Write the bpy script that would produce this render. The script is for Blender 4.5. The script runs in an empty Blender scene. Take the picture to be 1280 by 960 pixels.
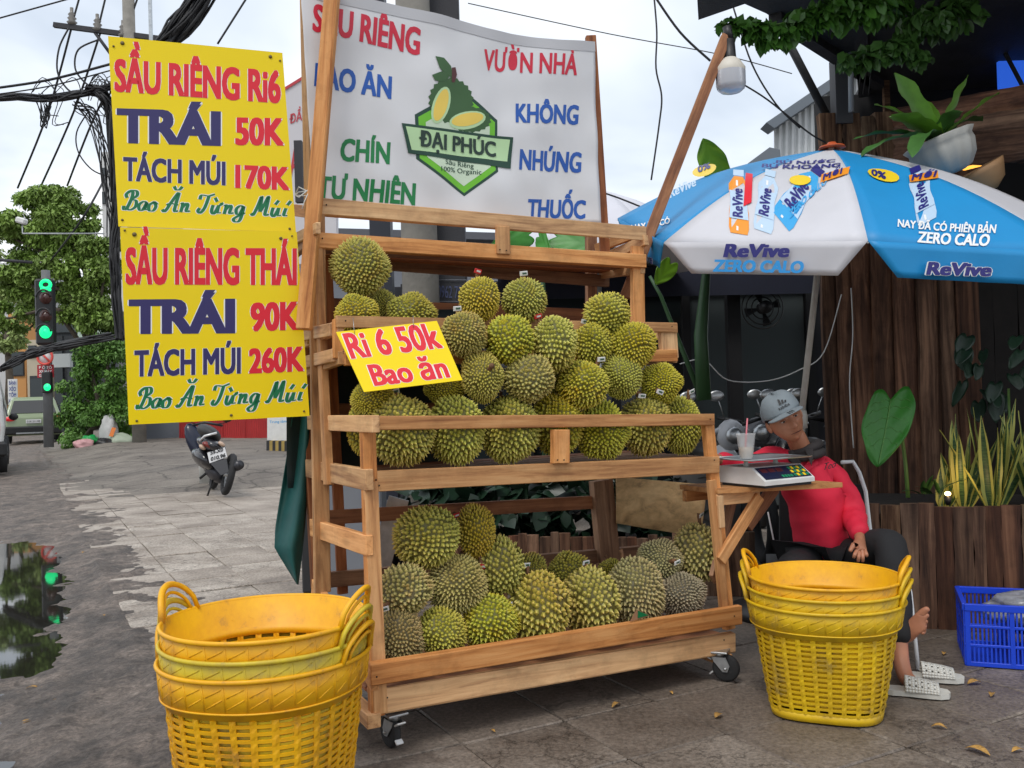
import bpy, bmesh, math, random
from math import sin, cos, pi, radians, sqrt, atan2, hypot, atan, asin, exp
from mathutils import Vector, Matrix, noise
random.seed(7)
scene = bpy.context.scene
COL = scene.collection
V3 = Vector
# ------------------------------------------------------------------ camera
F = 1157.0; ROLL = atan(.03); PITCH = asin(14/F); EYE = 1.25
def ray(px, py):
    dx = px-640; dy = 480-py
    a = dx*cos(ROLL)+dy*sin(ROLL); b = -dx*sin(ROLL)+dy*cos(ROLL)
    return V3((a, F*cos(PITCH)-b*sin(PITCH), F*sin(PITCH)+b*cos(PITCH)))
CP = V3((0, 0, EYE))
def G(px, py, z=0.0):
    d = ray(px, py); return CP+d*((z-EYE)/d.z)
def A(px, py, Y):
    d = ray(px, py); return CP+d*(Y/d.y)
def onplane(px, py, p0, n):
    d = ray(px, py); return CP+d*((p0-CP).dot(n)/d.dot(n))
cam = bpy.data.cameras.new('camera'); camo = bpy.data.objects.new('camera', cam); COL.objects.link(camo)
cam.sensor_fit = 'HORIZONTAL'; cam.sensor_width = 36; cam.lens = F/1280*36
cam.clip_start = .05; cam.clip_end = 2000
fx = (ray(641, 480)-ray(640, 480)).normalized(); fz = -ray(640, 480).normalized(); fy = fz.cross(fx)
camo.matrix_world = Matrix(((fx.x, fy.x, fz.x, 0), (fx.y, fy.y, fz.y, 0), (fx.z, fy.z, fz.z, EYE), (0, 0, 0, 1)))
scene.camera = camo
# ------------------------------------------------------------------ world, sun, exposure
SUN_EL = radians(58); SUN_AZ = radians(205)      # behind the camera, a little to its left
w = bpy.data.worlds.new('World'); scene.world = w; w.use_nodes = True
nt = w.node_tree; nt.nodes.clear()
def N(nt, t, **k):
    n = nt.nodes.new(t)
    for a, b in k.items():
        if a.startswith('i_'):
            key = a[2:]
            n.inputs[int(key) if key.isdigit() else key.replace('_', ' ')].default_value = b
        else: setattr(n, a, b)
    return n
def L(nt, a, b): nt.links.new(a, b)
out = N(nt, 'ShaderNodeOutputWorld')
sky = N(nt, 'ShaderNodeTexSky', sky_type='NISHITA', sun_disc=False, sun_elevation=SUN_EL, sun_rotation=SUN_AZ, air_density=1.3, dust_density=2.5)
bg1 = N(nt, 'ShaderNodeBackground'); bg1.inputs[1].default_value = .1; L(nt, sky.outputs[0], bg1.inputs[0])
tc = N(nt, 'ShaderNodeTexCoord'); sep = N(nt, 'ShaderNodeSeparateXYZ'); L(nt, tc.outputs['Generated'], sep.inputs[0])
mz = N(nt, 'ShaderNodeMath', operation='MAXIMUM'); L(nt, sep.outputs[2], mz.inputs[0]); mz.inputs[1].default_value = 0
az = N(nt, 'ShaderNodeMath', operation='ADD'); L(nt, mz.outputs[0], az.inputs[0]); az.inputs[1].default_value = .22
dx_ = N(nt, 'ShaderNodeMath', operation='DIVIDE'); L(nt, sep.outputs[0], dx_.inputs[0]); L(nt, az.outputs[0], dx_.inputs[1])
dy_ = N(nt, 'ShaderNodeMath', operation='DIVIDE'); L(nt, sep.outputs[1], dy_.inputs[0]); L(nt, az.outputs[0], dy_.inputs[1])
cb = N(nt, 'ShaderNodeCombineXYZ'); L(nt, dx_.outputs[0], cb.inputs[0]); L(nt, dy_.outputs[0], cb.inputs[1])
n1 = N(nt, 'ShaderNodeTexNoise', i_Scale=1.1, i_Detail=5.0, i_Roughness=.5, i_Distortion=.35); L(nt, cb.outputs[0], n1.inputs['Vector'])
rp = N(nt, 'ShaderNodeValToRGB'); L(nt, n1.outputs[0], rp.inputs[0])
e = rp.color_ramp.elements
e[0].position = .34; e[0].color = (.50, .57, .67, 1); e[1].position = .62; e[1].color = (1.0, 1.0, 1.0, 1)
x = e.new(.47); x.color = (.71, .77, .85, 1)
bg2 = N(nt, 'ShaderNodeBackground'); bg2.inputs[1].default_value = 1.12; L(nt, rp.outputs[0], bg2.inputs[0])
mx = N(nt, 'ShaderNodeMixShader'); mx.inputs[0].default_value = .86
L(nt, bg1.outputs[0], mx.inputs[1]); L(nt, bg2.outputs[0], mx.inputs[2]); L(nt, mx.outputs[0], out.inputs[0])
sl = bpy.data.lights.new('sun', 'SUN'); sl.energy = 1.1; sl.angle = radians(18); sl.color = (1, .96, .9)
so = bpy.data.objects.new('sun', sl); COL.objects.link(so)
sd = V3((sin(SUN_AZ)*cos(SUN_EL), cos(SUN_AZ)*cos(SUN_EL), sin(SUN_EL)))
so.rotation_euler = sd.to_track_quat('Z', 'Y').to_euler(); so.location = (-3, -6, 12)
scene.view_settings.view_transform = 'Standard'; scene.view_settings.look = 'None'
scene.view_settings.exposure = 0.3; scene.view_settings.gamma = 1
scene.cycles.max_bounces = 6; scene.cycles.transparent_max_bounces = 12
# ------------------------------------------------------------------ materials
def lin(r, g, b):
    f = lambda c: (c/255/12.92) if c/255 <= .04045 else ((c/255+.055)/1.055)**2.4
    return (f(r), f(g), f(b))
MATS = {}
def mat(name, col, rough=.6, metal=0, var=.0, nscale=6, col2=None, bump=0, bscale=60, spec=.5, emit=None, estr=0, trans=0, rnd=0, coat=0, alpha=1, lo=.35, hi=.65, stretch=None):
    """Principled material: colour noise towards col2 / darker, fine bump, per-object random brightness."""
    if name in MATS: return MATS[name]
    m = bpy.data.materials.new(name); m.use_nodes = True; nt = m.node_tree
    b = nt.nodes['Principled BSDF']
    b.inputs['Base Color'].default_value = (*col, 1); b.inputs['Roughness'].default_value = rough
    b.inputs['Metallic'].default_value = metal; b.inputs['Specular IOR Level'].default_value = spec
    b.inputs['Transmission Weight'].default_value = trans; b.inputs['Coat Weight'].default_value = coat
    b.inputs['Alpha'].default_value = alpha
    if emit: b.inputs['Emission Color'].default_value = (*emit, 1); b.inputs['Emission Strength'].default_value = estr
    tc = N(nt, 'ShaderNodeTexCoord'); src = tc.outputs['Object']
    if stretch:
        mp = N(nt, 'ShaderNodeMapping'); mp.inputs['Scale'].default_value = stretch; L(nt, src, mp.inputs[0]); src = mp.outputs[0]
    c = None
    if var or col2:
        oi = N(nt, 'ShaderNodeObjectInfo')
        n = N(nt, 'ShaderNodeTexNoise', noise_dimensions='4D', i_Scale=nscale, i_Detail=6.0, i_Roughness=.6); L(nt, src, n.inputs['Vector'])
        mw = N(nt, 'ShaderNodeMath', operation='MULTIPLY'); mw.inputs[1].default_value = 37; L(nt, oi.outputs['Random'], mw.inputs[0]); L(nt, mw.outputs[0], n.inputs['W'])
        r = N(nt, 'ShaderNodeMapRange'); r.inputs[1].default_value = lo; r.inputs[2].default_value = hi; L(nt, n.outputs[0], r.inputs[0])
        mxx = N(nt, 'ShaderNodeMix', data_type='RGBA'); c2 = col2 or tuple(v*(1-var) for v in col)
        mxx.inputs[6].default_value = (*col, 1); mxx.inputs[7].default_value = (*c2, 1); L(nt, r.outputs[0], mxx.inputs[0]); c = mxx.outputs[2]
    if rnd:
        oi = N(nt, 'ShaderNodeObjectInfo'); rr = N(nt, 'ShaderNodeMapRange'); rr.inputs[3].default_value = 1-rnd; rr.inputs[4].default_value = 1+rnd
        L(nt, oi.outputs['Random'], rr.inputs[0]); hs = N(nt, 'ShaderNodeHueSaturation'); L(nt, rr.outputs[0], hs.inputs['Value'])
        if c: L(nt, c, hs.inputs['Color'])
        else: hs.inputs['Color'].default_value = (*col, 1)
        c = hs.outputs[0]
    if c: L(nt, c, b.inputs['Base Color'])
    if bump:
        n = N(nt, 'ShaderNodeTexNoise', i_Scale=bscale, i_Detail=4.0); L(nt, src, n.inputs['Vector'])
        bp = N(nt, 'ShaderNodeBump'); bp.inputs['Strength'].default_value = bump; bp.inputs['Distance'].default_value = .01
        L(nt, n.outputs[0], bp.inputs['Height']); L(nt, bp.outputs[0], b.inputs['Normal'])
    MATS[name] = m
    return m
def wood(name, c1, c2, c3, rough=.65, knots=.5, gs=1.0, rnd=.2, bump=.5):
    """plank wood, grain along local X"""
    if name in MATS: return MATS[name]
    m = bpy.data.materials.new(name); m.use_nodes = True; nt = m.node_tree; b = nt.nodes['Principled BSDF']
    tc = N(nt, 'ShaderNodeTexCoord'); oi = N(nt, 'ShaderNodeObjectInfo')
    mp = N(nt, 'ShaderNodeMapping'); mp.inputs['Scale'].default_value = (2.2*gs, 34*gs, 34*gs); L(nt, tc.outputs['Object'], mp.inputs[0])
    rv = N(nt, 'ShaderNodeMath', operation='MULTIPLY'); rv.inputs[1].default_value = 91; L(nt, oi.outputs['Random'], rv.inputs[0])
    n = N(nt, 'ShaderNodeTexNoise', noise_dimensions='4D', i_Scale=1.0, i_Detail=7.0, i_Roughness=.65, i_Distortion=.6); L(nt, mp.outputs[0], n.inputs['Vector']); L(nt, rv.outputs[0], n.inputs['W'])
    cr = N(nt, 'ShaderNodeValToRGB'); L(nt, n.outputs[0], cr.inputs[0]); e = cr.color_ramp.elements
    e[0].position = .33; e[0].color = (*c3, 1); e[1].position = .66; e[1].color = (*c1, 1); q = e.new(.48); q.color = (*c2, 1)
    # knots
    mp2 = N(nt, 'ShaderNodeMapping'); mp2.inputs['Scale'].default_value = (3.2, 9, 9); L(nt, tc.outputs['Object'], mp2.inputs[0])
    av = N(nt, 'ShaderNodeVectorMath', operation='ADD'); L(nt, mp2.outputs[0], av.inputs[0]); L(nt, rv.outputs[0], av.inputs[1])
    vo = N(nt, 'ShaderNodeTexVoronoi', feature='F1', i_Scale=1.0); L(nt, av.outputs[0], vo.inputs['Vector'])
    kr = N(nt, 'ShaderNodeMapRange'); kr.inputs[1].default_value = .03; kr.inputs[2].default_value = .22; kr.inputs[3].default_value = knots; kr.inputs[4].default_value = 0; L(nt, vo.outputs['Distance'], kr.inputs[0])
    mk = N(nt, 'ShaderNodeMix', data_type='RGBA'); L(nt, kr.outputs[0], mk.inputs[0]); L(nt, cr.outputs[0], mk.inputs[6]); mk.inputs[7].default_value = (*[v*.35 for v in c3], 1)
    # dirt
    n3 = N(nt, 'ShaderNodeTexNoise', noise_dimensions='4D', i_Scale=5.0, i_Detail=6.0, i_Roughness=.7); L(nt, tc.outputs['Object'], n3.inputs['Vector']); L(nt, rv.outputs[0], n3.inputs['W'])
    dr = N(nt, 'ShaderNodeMapRange'); dr.inputs[1].default_value = .49; dr.inputs[2].default_value = .78; dr.inputs[4].default_value = .6; L(nt, n3.outputs[0], dr.inputs[0])
    md = N(nt, 'ShaderNodeMix', data_type='RGBA'); L(nt, dr.outputs[0], md.inputs[0]); L(nt, mk.outputs[2], md.inputs[6]); md.inputs[7].default_value = (*[v*.5 for v in c3], 1)
    hs = N(nt, 'ShaderNodeHueSaturation'); rr = N(nt, 'ShaderNodeMapRange'); rr.inputs[3].default_value = 1-rnd; rr.inputs[4].default_value = 1+rnd
    L(nt, oi.outputs['Random'], rr.inputs[0]); L(nt, rr.outputs[0], hs.inputs['Value']); fr_ = N(nt, 'ShaderNodeMath', operation='FRACT'); fm_ = N(nt, 'ShaderNodeMath', operation='MULTIPLY'); fm_.inputs[1].default_value = 7.3; L(nt, oi.outputs['Random'], fm_.inputs[0]); L(nt, fm_.outputs[0], fr_.inputs[0]); hr_ = N(nt, 'ShaderNodeMapRange'); hr_.inputs[3].default_value = .49; hr_.inputs[4].default_value = .508; L(nt, fr_.outputs[0], hr_.inputs[0]); L(nt, hr_.outputs[0], hs.inputs['Hue']); sr_ = N(nt, 'ShaderNodeMapRange'); sr_.inputs[3].default_value = 1.05; sr_.inputs[4].default_value = .8; L(nt, fr_.outputs[0], sr_.inputs[0]); L(nt, sr_.outputs[0], hs.inputs['Saturation']); L(nt, md.outputs[2], hs.inputs['Color']); L(nt, hs.outputs[0], b.inputs['Base Color'])
    b.inputs['Roughness'].default_value = rough; b.inputs['Specular IOR Level'].default_value = .3
    bp = N(nt, 'ShaderNodeBump'); bp.inputs['Strength'].default_value = bump; bp.inputs['Distance'].default_value = .004; L(nt, n.outputs[0], bp.inputs['Height']); L(nt, bp.outputs[0], b.inputs['Normal'])
    MATS[name] = m
    return m
M_PINE = wood('pine_board', lin(226, 174, 112), lin(204, 148, 88), lin(156, 104, 58))
M_BROWN = wood('brown_board', lin(176, 122, 78), lin(146, 96, 60), lin(104, 64, 42))
M_PLY = wood('plywood', lin(224, 180, 112), lin(204, 156, 88), lin(160, 118, 66), knots=.15, gs=.5)
M_OLD = wood('old_wood', lin(146, 108, 80), lin(98, 68, 50), lin(54, 38, 31), knots=.6, gs=.6, rough=.85, rnd=.35, bump=.8)
M_BLACK = mat('black_plastic', (.012, .012, .013), .45)
M_RUBBER = mat('rubber', (.02, .02, .021), .8, bump=.3)
M_STEEL = mat('galvanised_steel', (.55, .57, .58), .35, metal=.9, var=.3, nscale=20)
M_WHITE = mat('white_plastic', (.75, .75, .73), .4, var=.12, nscale=9)
# ------------------------------------------------------------------ object helpers
WM = {}
def wm(o): return WM.get(o.name, Matrix.Identity(4)) if o else Matrix.Identity(4)
def tag(o, label=None, cat=None, group=None, kind=None):
    if label: o['label'] = label
    if cat: o['category'] = cat
    if group: o['group'] = group
    if kind: o['kind'] = kind
    return o
def thing(name, label, cat, loc=(0, 0, 0), rz=0, group=None):
    o = bpy.data.objects.new(name, None); COL.objects.link(o); o.empty_display_size = .1
    o.location = loc; o.rotation_euler = (0, 0, rz); WM[o.name] = Matrix.Translation(V3(loc)) @ Matrix.Rotation(rz, 4, 'Z')
    return tag(o, label, cat, group)
def add(name, data, parent=None, ml=None):
    o = bpy.data.objects.new(name, data); COL.objects.link(o)
    if parent: o.parent = parent
    ml = ml or Matrix.Identity(4)
    o.matrix_local = ml; WM[o.name] = wm(parent) @ ml
    return o
def copy_tree(o, parent=None, ml=None):
    c = o.copy(); COL.objects.link(c)
    if parent: c.parent = parent
    if ml is not None: c.matrix_local = ml
    WM[c.name] = (wm(parent) if parent else Matrix.Identity(4)) @ (ml if ml is not None else o.matrix_local)
    for ch in o.children: copy_tree(ch, c)
    return c
class MB:
    """collects shapes (world coordinates unless told) into one mesh"""
    def __init__(s): s.v = []; s.f = []; s.m = []; s.sm = []
    def poly(s, pts, m=0, smooth=False):
        b = len(s.v); s.v += [V3(p) for p in pts]; s.f.append(tuple(range(b, b+len(pts)))); s.m.append(m); s.sm.append(smooth); return s
    def mesh(s, vs, fs, m=0, smooth=True):
        b = len(s.v); s.v += [V3(p) for p in vs]
        for f in fs: s.f.append(tuple(b+i for i in f)); s.m.append(m); s.sm.append(smooth)
        return s
    def box(s, c, d, m=0, R=None, bev=0):
        c = V3(c); hx, hy, hz = d[0]/2, d[1]/2, d[2]/2; R = R or Matrix.Identity(3)
        if bev:
            bv = min(bev, hx*.9, hy*.9, hz*.9); pts = []; idx = {}
            for sx in (-1, 1):
                for sy in (-1, 1):
                    for sz in (-1, 1):
                        for ax in range(3):
                            q = [sx*(hx-bv), sy*(hy-bv), sz*(hz-bv)]; q[ax] = (sx*hx, sy*hy, sz*hz)[ax]
                            idx[sx, sy, sz, ax] = len(pts); pts.append(c+R@V3(q))
            fs = []
            for ax in range(3):
                o1, o2 = [(1, 2), (2, 0), (0, 1)][ax]
                for sg in (-1, 1):
                    cyc = [(-1, -1), (1, -1), (1, 1), (-1, 1)]
                    if sg < 0: cyc = cyc[::-1]
                    f = []
                    for a_, b_ in cyc:
                        k = [0, 0, 0]; k[ax] = sg; k[o1] = a_; k[o2] = b_; f.append(idx[k[0], k[1], k[2], ax])
                    fs.append(f)
                for a_ in (-1, 1):
                    for b_ in (-1, 1):
                        k0 = [0, 0, 0]; k0[ax] = -1; k0[o1] = a_; k0[o2] = b_; k1 = list(k0); k1[ax] = 1
                        f = [idx[(*k0, o1)], idx[(*k1, o1)], idx[(*k1, o2)], idx[(*k0, o2)]]
                        if a_*b_ > 0: f = f[::-1]
                        fs.append(f)
            for sx in (-1, 1):
                for sy in (-1, 1):
                    for sz in (-1, 1):
                        f = [idx[sx, sy, sz, 0], idx[sx, sy, sz, 1], idx[sx, sy, sz, 2]]
                        if sx*sy*sz < 0: f = f[::-1]
                        fs.append(f)
            return s.mesh(pts, fs, m, False)
        vs = [c+R@V3((x*hx, y*hy, z*hz)) for x in (-1, 1) for y in (-1, 1) for z in (-1, 1)]
        return s.mesh(vs, [(0, 1, 3, 2), (4, 6, 7, 5), (0, 4, 5, 1), (2, 3, 7, 6), (0, 2, 6, 4), (1, 5, 7, 3)], m, False)
    def tube(s, pts, r, n=8, m=0, cap=True, closed=False, ry=None):
        pts = [V3(p) for p in pts]; K = len(pts); rs = r if isinstance(r, (list, tuple)) else [r]*K
        ref = None; vs = []; fs = []
        for i, p in enumerate(pts):
            if closed: t = pts[(i+1) % K]-pts[i-1]
            else: t = pts[min(i+1, K-1)]-pts[max(i-1, 0)]
            t = t.normalized() if t.length > 1e-9 else V3((0, 0, 1))
            if ref is None:
                ref = t.orthogonal().normalized() if abs(t.z) > .9 else V3((0, 0, 1)).cross(t).normalized()
            ref = (ref-t*ref.dot(t)).normalized(); b2 = t.cross(ref)
            for k in range(n):
                a = 2*pi*k/n; vs.append(p+ref*cos(a)*rs[i]+b2*sin(a)*(ry if ry else rs[i]))
        for i in range(K if closed else K-1):
            for k in range(n):
                a = i*n+k; b = i*n+(k+1) % n; c = ((i+1) % K)*n+(k+1) % n; d = ((i+1) % K)*n+k; fs.append((a, b, c, d))
        if cap and not closed: fs.append(tuple(range(n))[::-1]); fs.append(tuple((K-1)*n+k for k in range(n)))
        return s.mesh(vs, fs, m, True)
    def lathe(s, prof, c=(0, 0, 0), n=24, m=0, R=None, cap=True, sx=1, sy=1):
        c = V3(c); R = R or Matrix.Identity(3); vs = []; fs = []
        for r_, z_ in prof:
            for k in range(n):
                a = 2*pi*k/n; vs.append(c+R@V3((r_*cos(a)*sx, r_*sin(a)*sy, z_)))
        for i in range(len(prof)-1):
            for k in range(n): fs.append((i*n+k, i*n+(k+1) % n, (i+1)*n+(k+1) % n, (i+1)*n+k))
        if cap: fs.append(tuple(range(n))[::-1]); fs.append(tuple((len(prof)-1)*n+k for k in range(n)))
        return s.mesh(vs, fs, m, True)
    def ell(s, c, r, n=12, m=0, R=None, k=None):
        c = V3(c); R = R or Matrix.Identity(3); vs = []; fs = []; H = k or max(4, n//2)
        r = r if isinstance(r, (tuple, list)) else (r, r, r)
        for i in range(H+1):
            t = pi*i/H
            for j in range(n):
                a = 2*pi*j/n; vs.append(c+R@V3((r[0]*sin(t)*cos(a), r[1]*sin(t)*sin(a), r[2]*cos(t))))
        for i in range(H):
            for j in range(n): fs.append((i*n+j, (i+1)*n+j, (i+1)*n+(j+1) % n, i*n+(j+1) % n))
        return s.mesh(vs, fs, m, True)
    def prism(s, pts, d, m=0, smooth=False):
        """polygon pts extruded by vector d"""
        pts = [V3(p) for p in pts]; d = V3(d); n = len(pts); vs = pts+[p+d for p in pts]
        fs = [tuple(range(n))[::-1], tuple(range(n, 2*n))]+[(i, (i+1) % n, n+(i+1) % n, n+i) for i in range(n)]
        return s.mesh(vs, fs, m, smooth)
    def grid(s, fn, nu, nv, m=0, smooth=True, thick=None):
        vs = [fn(i/nu, j/nv) for j in range(nv+1) for i in range(nu+1)]
        fs = [(j*(nu+1)+i, j*(nu+1)+i+1, (j+1)*(nu+1)+i+1, (j+1)*(nu+1)+i) for j in range(nv) for i in range(nu)]
        return s.mesh(vs, fs, m, smooth)
    def build(s, name, mats, parent=None, local=False, thick=0, ml=None):
        me = bpy.data.meshes.new(name); inv = Matrix.Identity(4) if local else (wm(parent) @ (ml or Matrix.Identity(4))).inverted()
        me.from_pydata([(inv @ p)[:] for p in s.v], [], s.f)
        for mt in (mats if isinstance(mats, (list, tuple)) else [mats]): me.materials.append(mt)
        me.polygons.foreach_set('material_index', s.m); me.polygons.foreach_set('use_smooth', s.sm); me.update()
        o = add(name, me, parent, ml)
        if thick:
            md = o.modifiers.new('solid', 'SOLIDIFY'); md.thickness = thick; md.offset = 0
        return o
def struct(o): o['kind'] = 'structure'; return o
def frame(xd, zd=(0, 0, 1)):
    xd = V3(xd).normalized(); zd = V3(zd); yd = zd.cross(xd).normalized(); zd = xd.cross(yd)
    return Matrix((xd, yd, zd)).transposed()
def board(name, p0, p1, wid, th, parent, m=None, up=(0, 0, 1), wob=0, pts2=None, bev=.0025):
    """a plank from p0 to p1 (coordinates of the parent); wid along 'up', th across"""
    p0 = V3(p0); p1 = V3(p1); R = frame(p1-p0, up); Ln = (p1-p0).length
    b = MB(); b.box((0, 0, 0), (Ln, th, wid), bev=bev)
    if wob:
        for i, v in enumerate(b.v): v.z += random.uniform(-wob, wob); v.y += random.uniform(-wob, wob)*.4
    return b.build(name, m or M_PINE, parent, local=True, ml=Matrix.Translation((p0+p1)/2) @ R.to_4x4())
# ------------------------------------------------------------------ lettering
_tc = {}
def glyphs(txt, off=0.0, space=1.0):
    k = (txt, round(off, 4), space)
    if k in _tc: return _tc[k]
    cu = bpy.data.curves.new('lettering', 'FONT'); cu.body = txt; cu.size = 1; cu.offset = off; cu.resolution_u = 3; cu.space_character = space
    cu.fill_mode = 'FRONT'
    ob = bpy.data.objects.new('lettering', cu); COL.objects.link(ob)
    dg = bpy.context.evaluated_depsgraph_get(); me = bpy.data.meshes.new_from_object(ob.evaluated_get(dg))
    vs = [v.co.copy() for v in me.vertices]; fs = [tuple(p.vertices) for p in me.polygons]
    COL.objects.unlink(ob); bpy.data.objects.remove(ob); bpy.data.curves.remove(cu); bpy.data.meshes.remove(me)
    _tc[k] = (vs, fs); return _tc[k]
_h = glyphs('H'); CAP = max(v.y for v in _h[0])
def subdiv(vs, fs, Lm):
    """split flat faces so that print can follow a curved surface"""
    vs = [V3(v) for v in vs]; tris = []
    for f in fs: tris += [(f[0], f[i], f[i+1]) for i in range(1, len(f)-1)]
    for _ in range(6):
        mid = {}; out_ = []; ch = False
        def md(a, b):
            k = (a, b) if a < b else (b, a)
            if (vs[a]-vs[b]).length <= Lm: return None
            if k not in mid: mid[k] = len(vs); vs.append((vs[a]+vs[b])/2)
            return mid[k]
        for a, b, c in tris:
            m = [md(a, b), md(b, c), md(c, a)]; q = [a, b, c]; n = sum(x is not None for x in m)
            if n == 0: out_.append((a, b, c)); continue
            ch = True
            if n == 3: out_ += [(a, m[0], m[2]), (m[0], b, m[1]), (m[2], m[1], c), (m[0], m[1], m[2])]
            elif n == 1:
                i = [x is not None for x in m].index(True); p, q1, r = q[i], q[(i+1) % 3], q[(i+2) % 3]; out_ += [(p, m[i], r), (m[i], q1, r)]
            else:
                i = [x is None for x in m].index(True); p, q1, r = q[i], q[(i+1) % 3], q[(i+2) % 3]; x, y = m[(i+1) % 3], m[(i+2) % 3]
                out_ += [(x, r, y), (p, q1, x), (p, x, y)]
        tris = out_
        if not ch: break
    return vs, tris
FINE = set()
def letter(name, txt, Apx, Bpx, cap, surf, mt, parent, off=.03, oline=None, ooff=.06, lift=.0008, shear=0, up=None, space=1.0, cut=None):
    """lettering whose baseline runs Apx->Bpx (photo pixels), capitals `cap` high, laid on surf(px,py,lift)"""
    vs, fs = glyphs(txt, 0, space); x0 = min(v.x for v in vs); x1 = max(v.x for v in vs)
    if surf in FINE: vs, fs = subdiv(vs, fs, .16)
    x0 -= off*.7; x1 += off*.7; dirs = [(0, 0), (1, 0), (-1, 0), (.5, 0), (-.5, 0)]; ring = [(cos(2*pi*k/12), sin(2*pi*k/12)) for k in range(12)]
    ax, ay = Apx; bx, by = Bpx; ux, uy = up if up else (0, -1)
    def put(vv, lf):
        r = []
        for v in vv:
            s = (v.x-x0)/(x1-x0); t = v.y/CAP*cap; s2 = shear*t
            r.append(surf(ax+(bx-ax)*s+ux*t+s2, ay+(by-ay)*s+uy*t, lf))
        return r
    b = MB(); k = 0; ee = .00002
    if oline:
        r_ = (ooff-off)*.75
        for sx_ in (-1, -.4, .4, 1):
            for dx, dy in (ring if abs(sx_) == 1 else ring[2:5]+ring[8:11]):
                k += 1; b.mesh(put([V3((v.x+sx_*off*.7+dx*r_, v.y+dy*r_, 0)) for v in vs], lift*.35+k*ee*.25), fs, 0, False)
    for dx, dy in dirs:
        for sy in ((.38, -.38) if off > .02 else (0,)):
            k += 1; b.mesh(put([V3((v.x+dx*off*.7, v.y+sy*off, 0)) for v in vs], lift+k*ee*.25), fs, 1 if oline else 0, False)
    return b.build(name, [oline, mt] if oline else mt, parent)
def px_poly(name, pts, surf, mt, parent, lift=.002, mb=None, m=0):
    b = mb or MB(); c = [sum(p[0] for p in pts)/len(pts), sum(p[1] for p in pts)/len(pts)]
    n = len(pts); base = len(b.v); b.mesh([surf(p[0], p[1], lift) for p in pts], [tuple(range(n))], m, False)
    return b if mb else b.build(name, mt, parent)
# ================================================================== STALL
TH = radians(28); UD = V3((cos(TH), sin(TH), 0)); VD = V3((-sin(TH), cos(TH), 0)); ZD = V3((0, 0, 1))
O = G(487, 942)
SM = Matrix.Translation(O) @ Matrix.Rotation(TH, 4, 'Z'); SI = SM.inverted()
def S(u, v, z): return O+UD*u+VD*v+ZD*z                     # stall coordinates -> world
def SV(px, py, v):                                          # photo pixel on the plane v -> stall coordinates
    return SI @ onplane(px, py, O+VD*v, VD)
def SU(px, py, u): return SI @ onplane(px, py, O+UD*u, UD)
stall = thing('fruit_stall', 'tiered pine wood fruit stall on casters filled with durians', 'fruit stall', O[:], TH)
def rail(name, x0, t0, b0, x1, t1, b1, v, th=.028, m=None, wob=.0032):
    a = SV(x0, (t0+b0)/2, v); b = SV(x1, (t1+b1)/2, v)
    wd = ((SV(x0, t0, v)-SV(x0, b0, v)).length+(SV(x1, t1, v)-SV(x1, b1, v)).length)/2
    return board(name, a, b, wd, th, stall, m, wob=wob)
def post(name, x0, y0, x1, y1, wpx, v, th=.03, m=None, wob=.002):
    """upright in the plane v; wpx photo width"""
    a = SV(x0, y0, v); b = SV(x1, y1, v); wd = (SV(x1+wpx/2, y1, v)-SV(x1-wpx/2, y1, v)).length
    return board(name, a, b, wd, th, stall, m, up=(1, 0, 0), wob=wob)
# bottom tray
rail('rail', 462, 829, 857, 925, 756, 779, -.018, wob=.004)
rail('rail', 480, 862, 889, 917, 788, 816, .012, wob=.004)
rail('rail', 468, 770, 860, 470, 770, 860, .0) if 0 else None
board('base_skid', (-.06, -.02, .13), (-.06, .72, .15), .05, .05, stall)
board('base_skid', (1.53, -.02, .085), (1.53, .72, .1), .05, .05, stall)
for k in range(6): board('shelf_board', (-.04, .06+k*.122, .20-.0), (1.56, .06+k*.122, .175), .018, .112, stall, M_BROWN, wob=.001)
# mid shelf (the deepest)
rail('rail', 455, 521, 537, 891, 517, 531, .04)
rail('rail', 455, 590, 614, 897, 569, 592, .04, .03)
for k in range(6): board('shelf_board', (-.03, .10+k*.118, .955), (1.56, .10+k*.118, .945), .018, .108, stall, M_BROWN, wob=.001)
board('rail', SU(388, 528, -.045), SU(470, 530, -.045), .06, .028, stall)
board('rail', SU(386, 585, -.045), SU(462, 600, -.045), .075, .03, stall)
board('rail', SU(391, 659, -.05), SU(462, 682, -.05), .072, .028, stall)
board('rail', SU(393, 735, -.05), SU(470, 850, -.05), .085, .028, stall)
# front legs
board('post', SV(459, 528, .05), SV(471, 894, 0.012), .05, .04, stall, up=(1, 0, 0))
board('post', SV(463, 602, .03), SV(475, 892, -.0), .052, .02, stall, up=(1, 0, 0))
board('post', SV(884, 528, .06), SV(911, 786, .03), .05, .035, stall, up=(1, 0, 0))
board('post', SV(889, 600, .03), SV(905, 762, .005), .045, .02, stall, up=(1, 0, 0))
board('post', SV(463, 534, .06), SV(463, 592, .06), .055, .03, stall, up=(1, 0, 0)) if 0 else None
post('short_post', 700, 537, 700, 579, 20, .025)
# main posts
board('post', SU(393, 246, -.06), SU(411, 606, -.06), .03, .055, stall, up=(1, 0, 0))
board('post', SV(395, 262, .50), SV(403, 740, .60), .065, .03, stall, up=(1, 0, 0), m=M_PINE)
board('post', SU(378, 420, -.03), SU(396, 735, -.03), .04, .05, stall, up=(1, 0, 0), m=M_BROWN)
post('post', 796, 308, 797, 404, 14, .52)
post('post', 739, 290, 739, 400, 12, .92, m=M_BROWN)
post('post', 751, 600, 762, 722, 24, .76, .05, m=M_BROWN)
post('post', 407, 300, 428, 742, 12, .80, m=M_BROWN)
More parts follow.
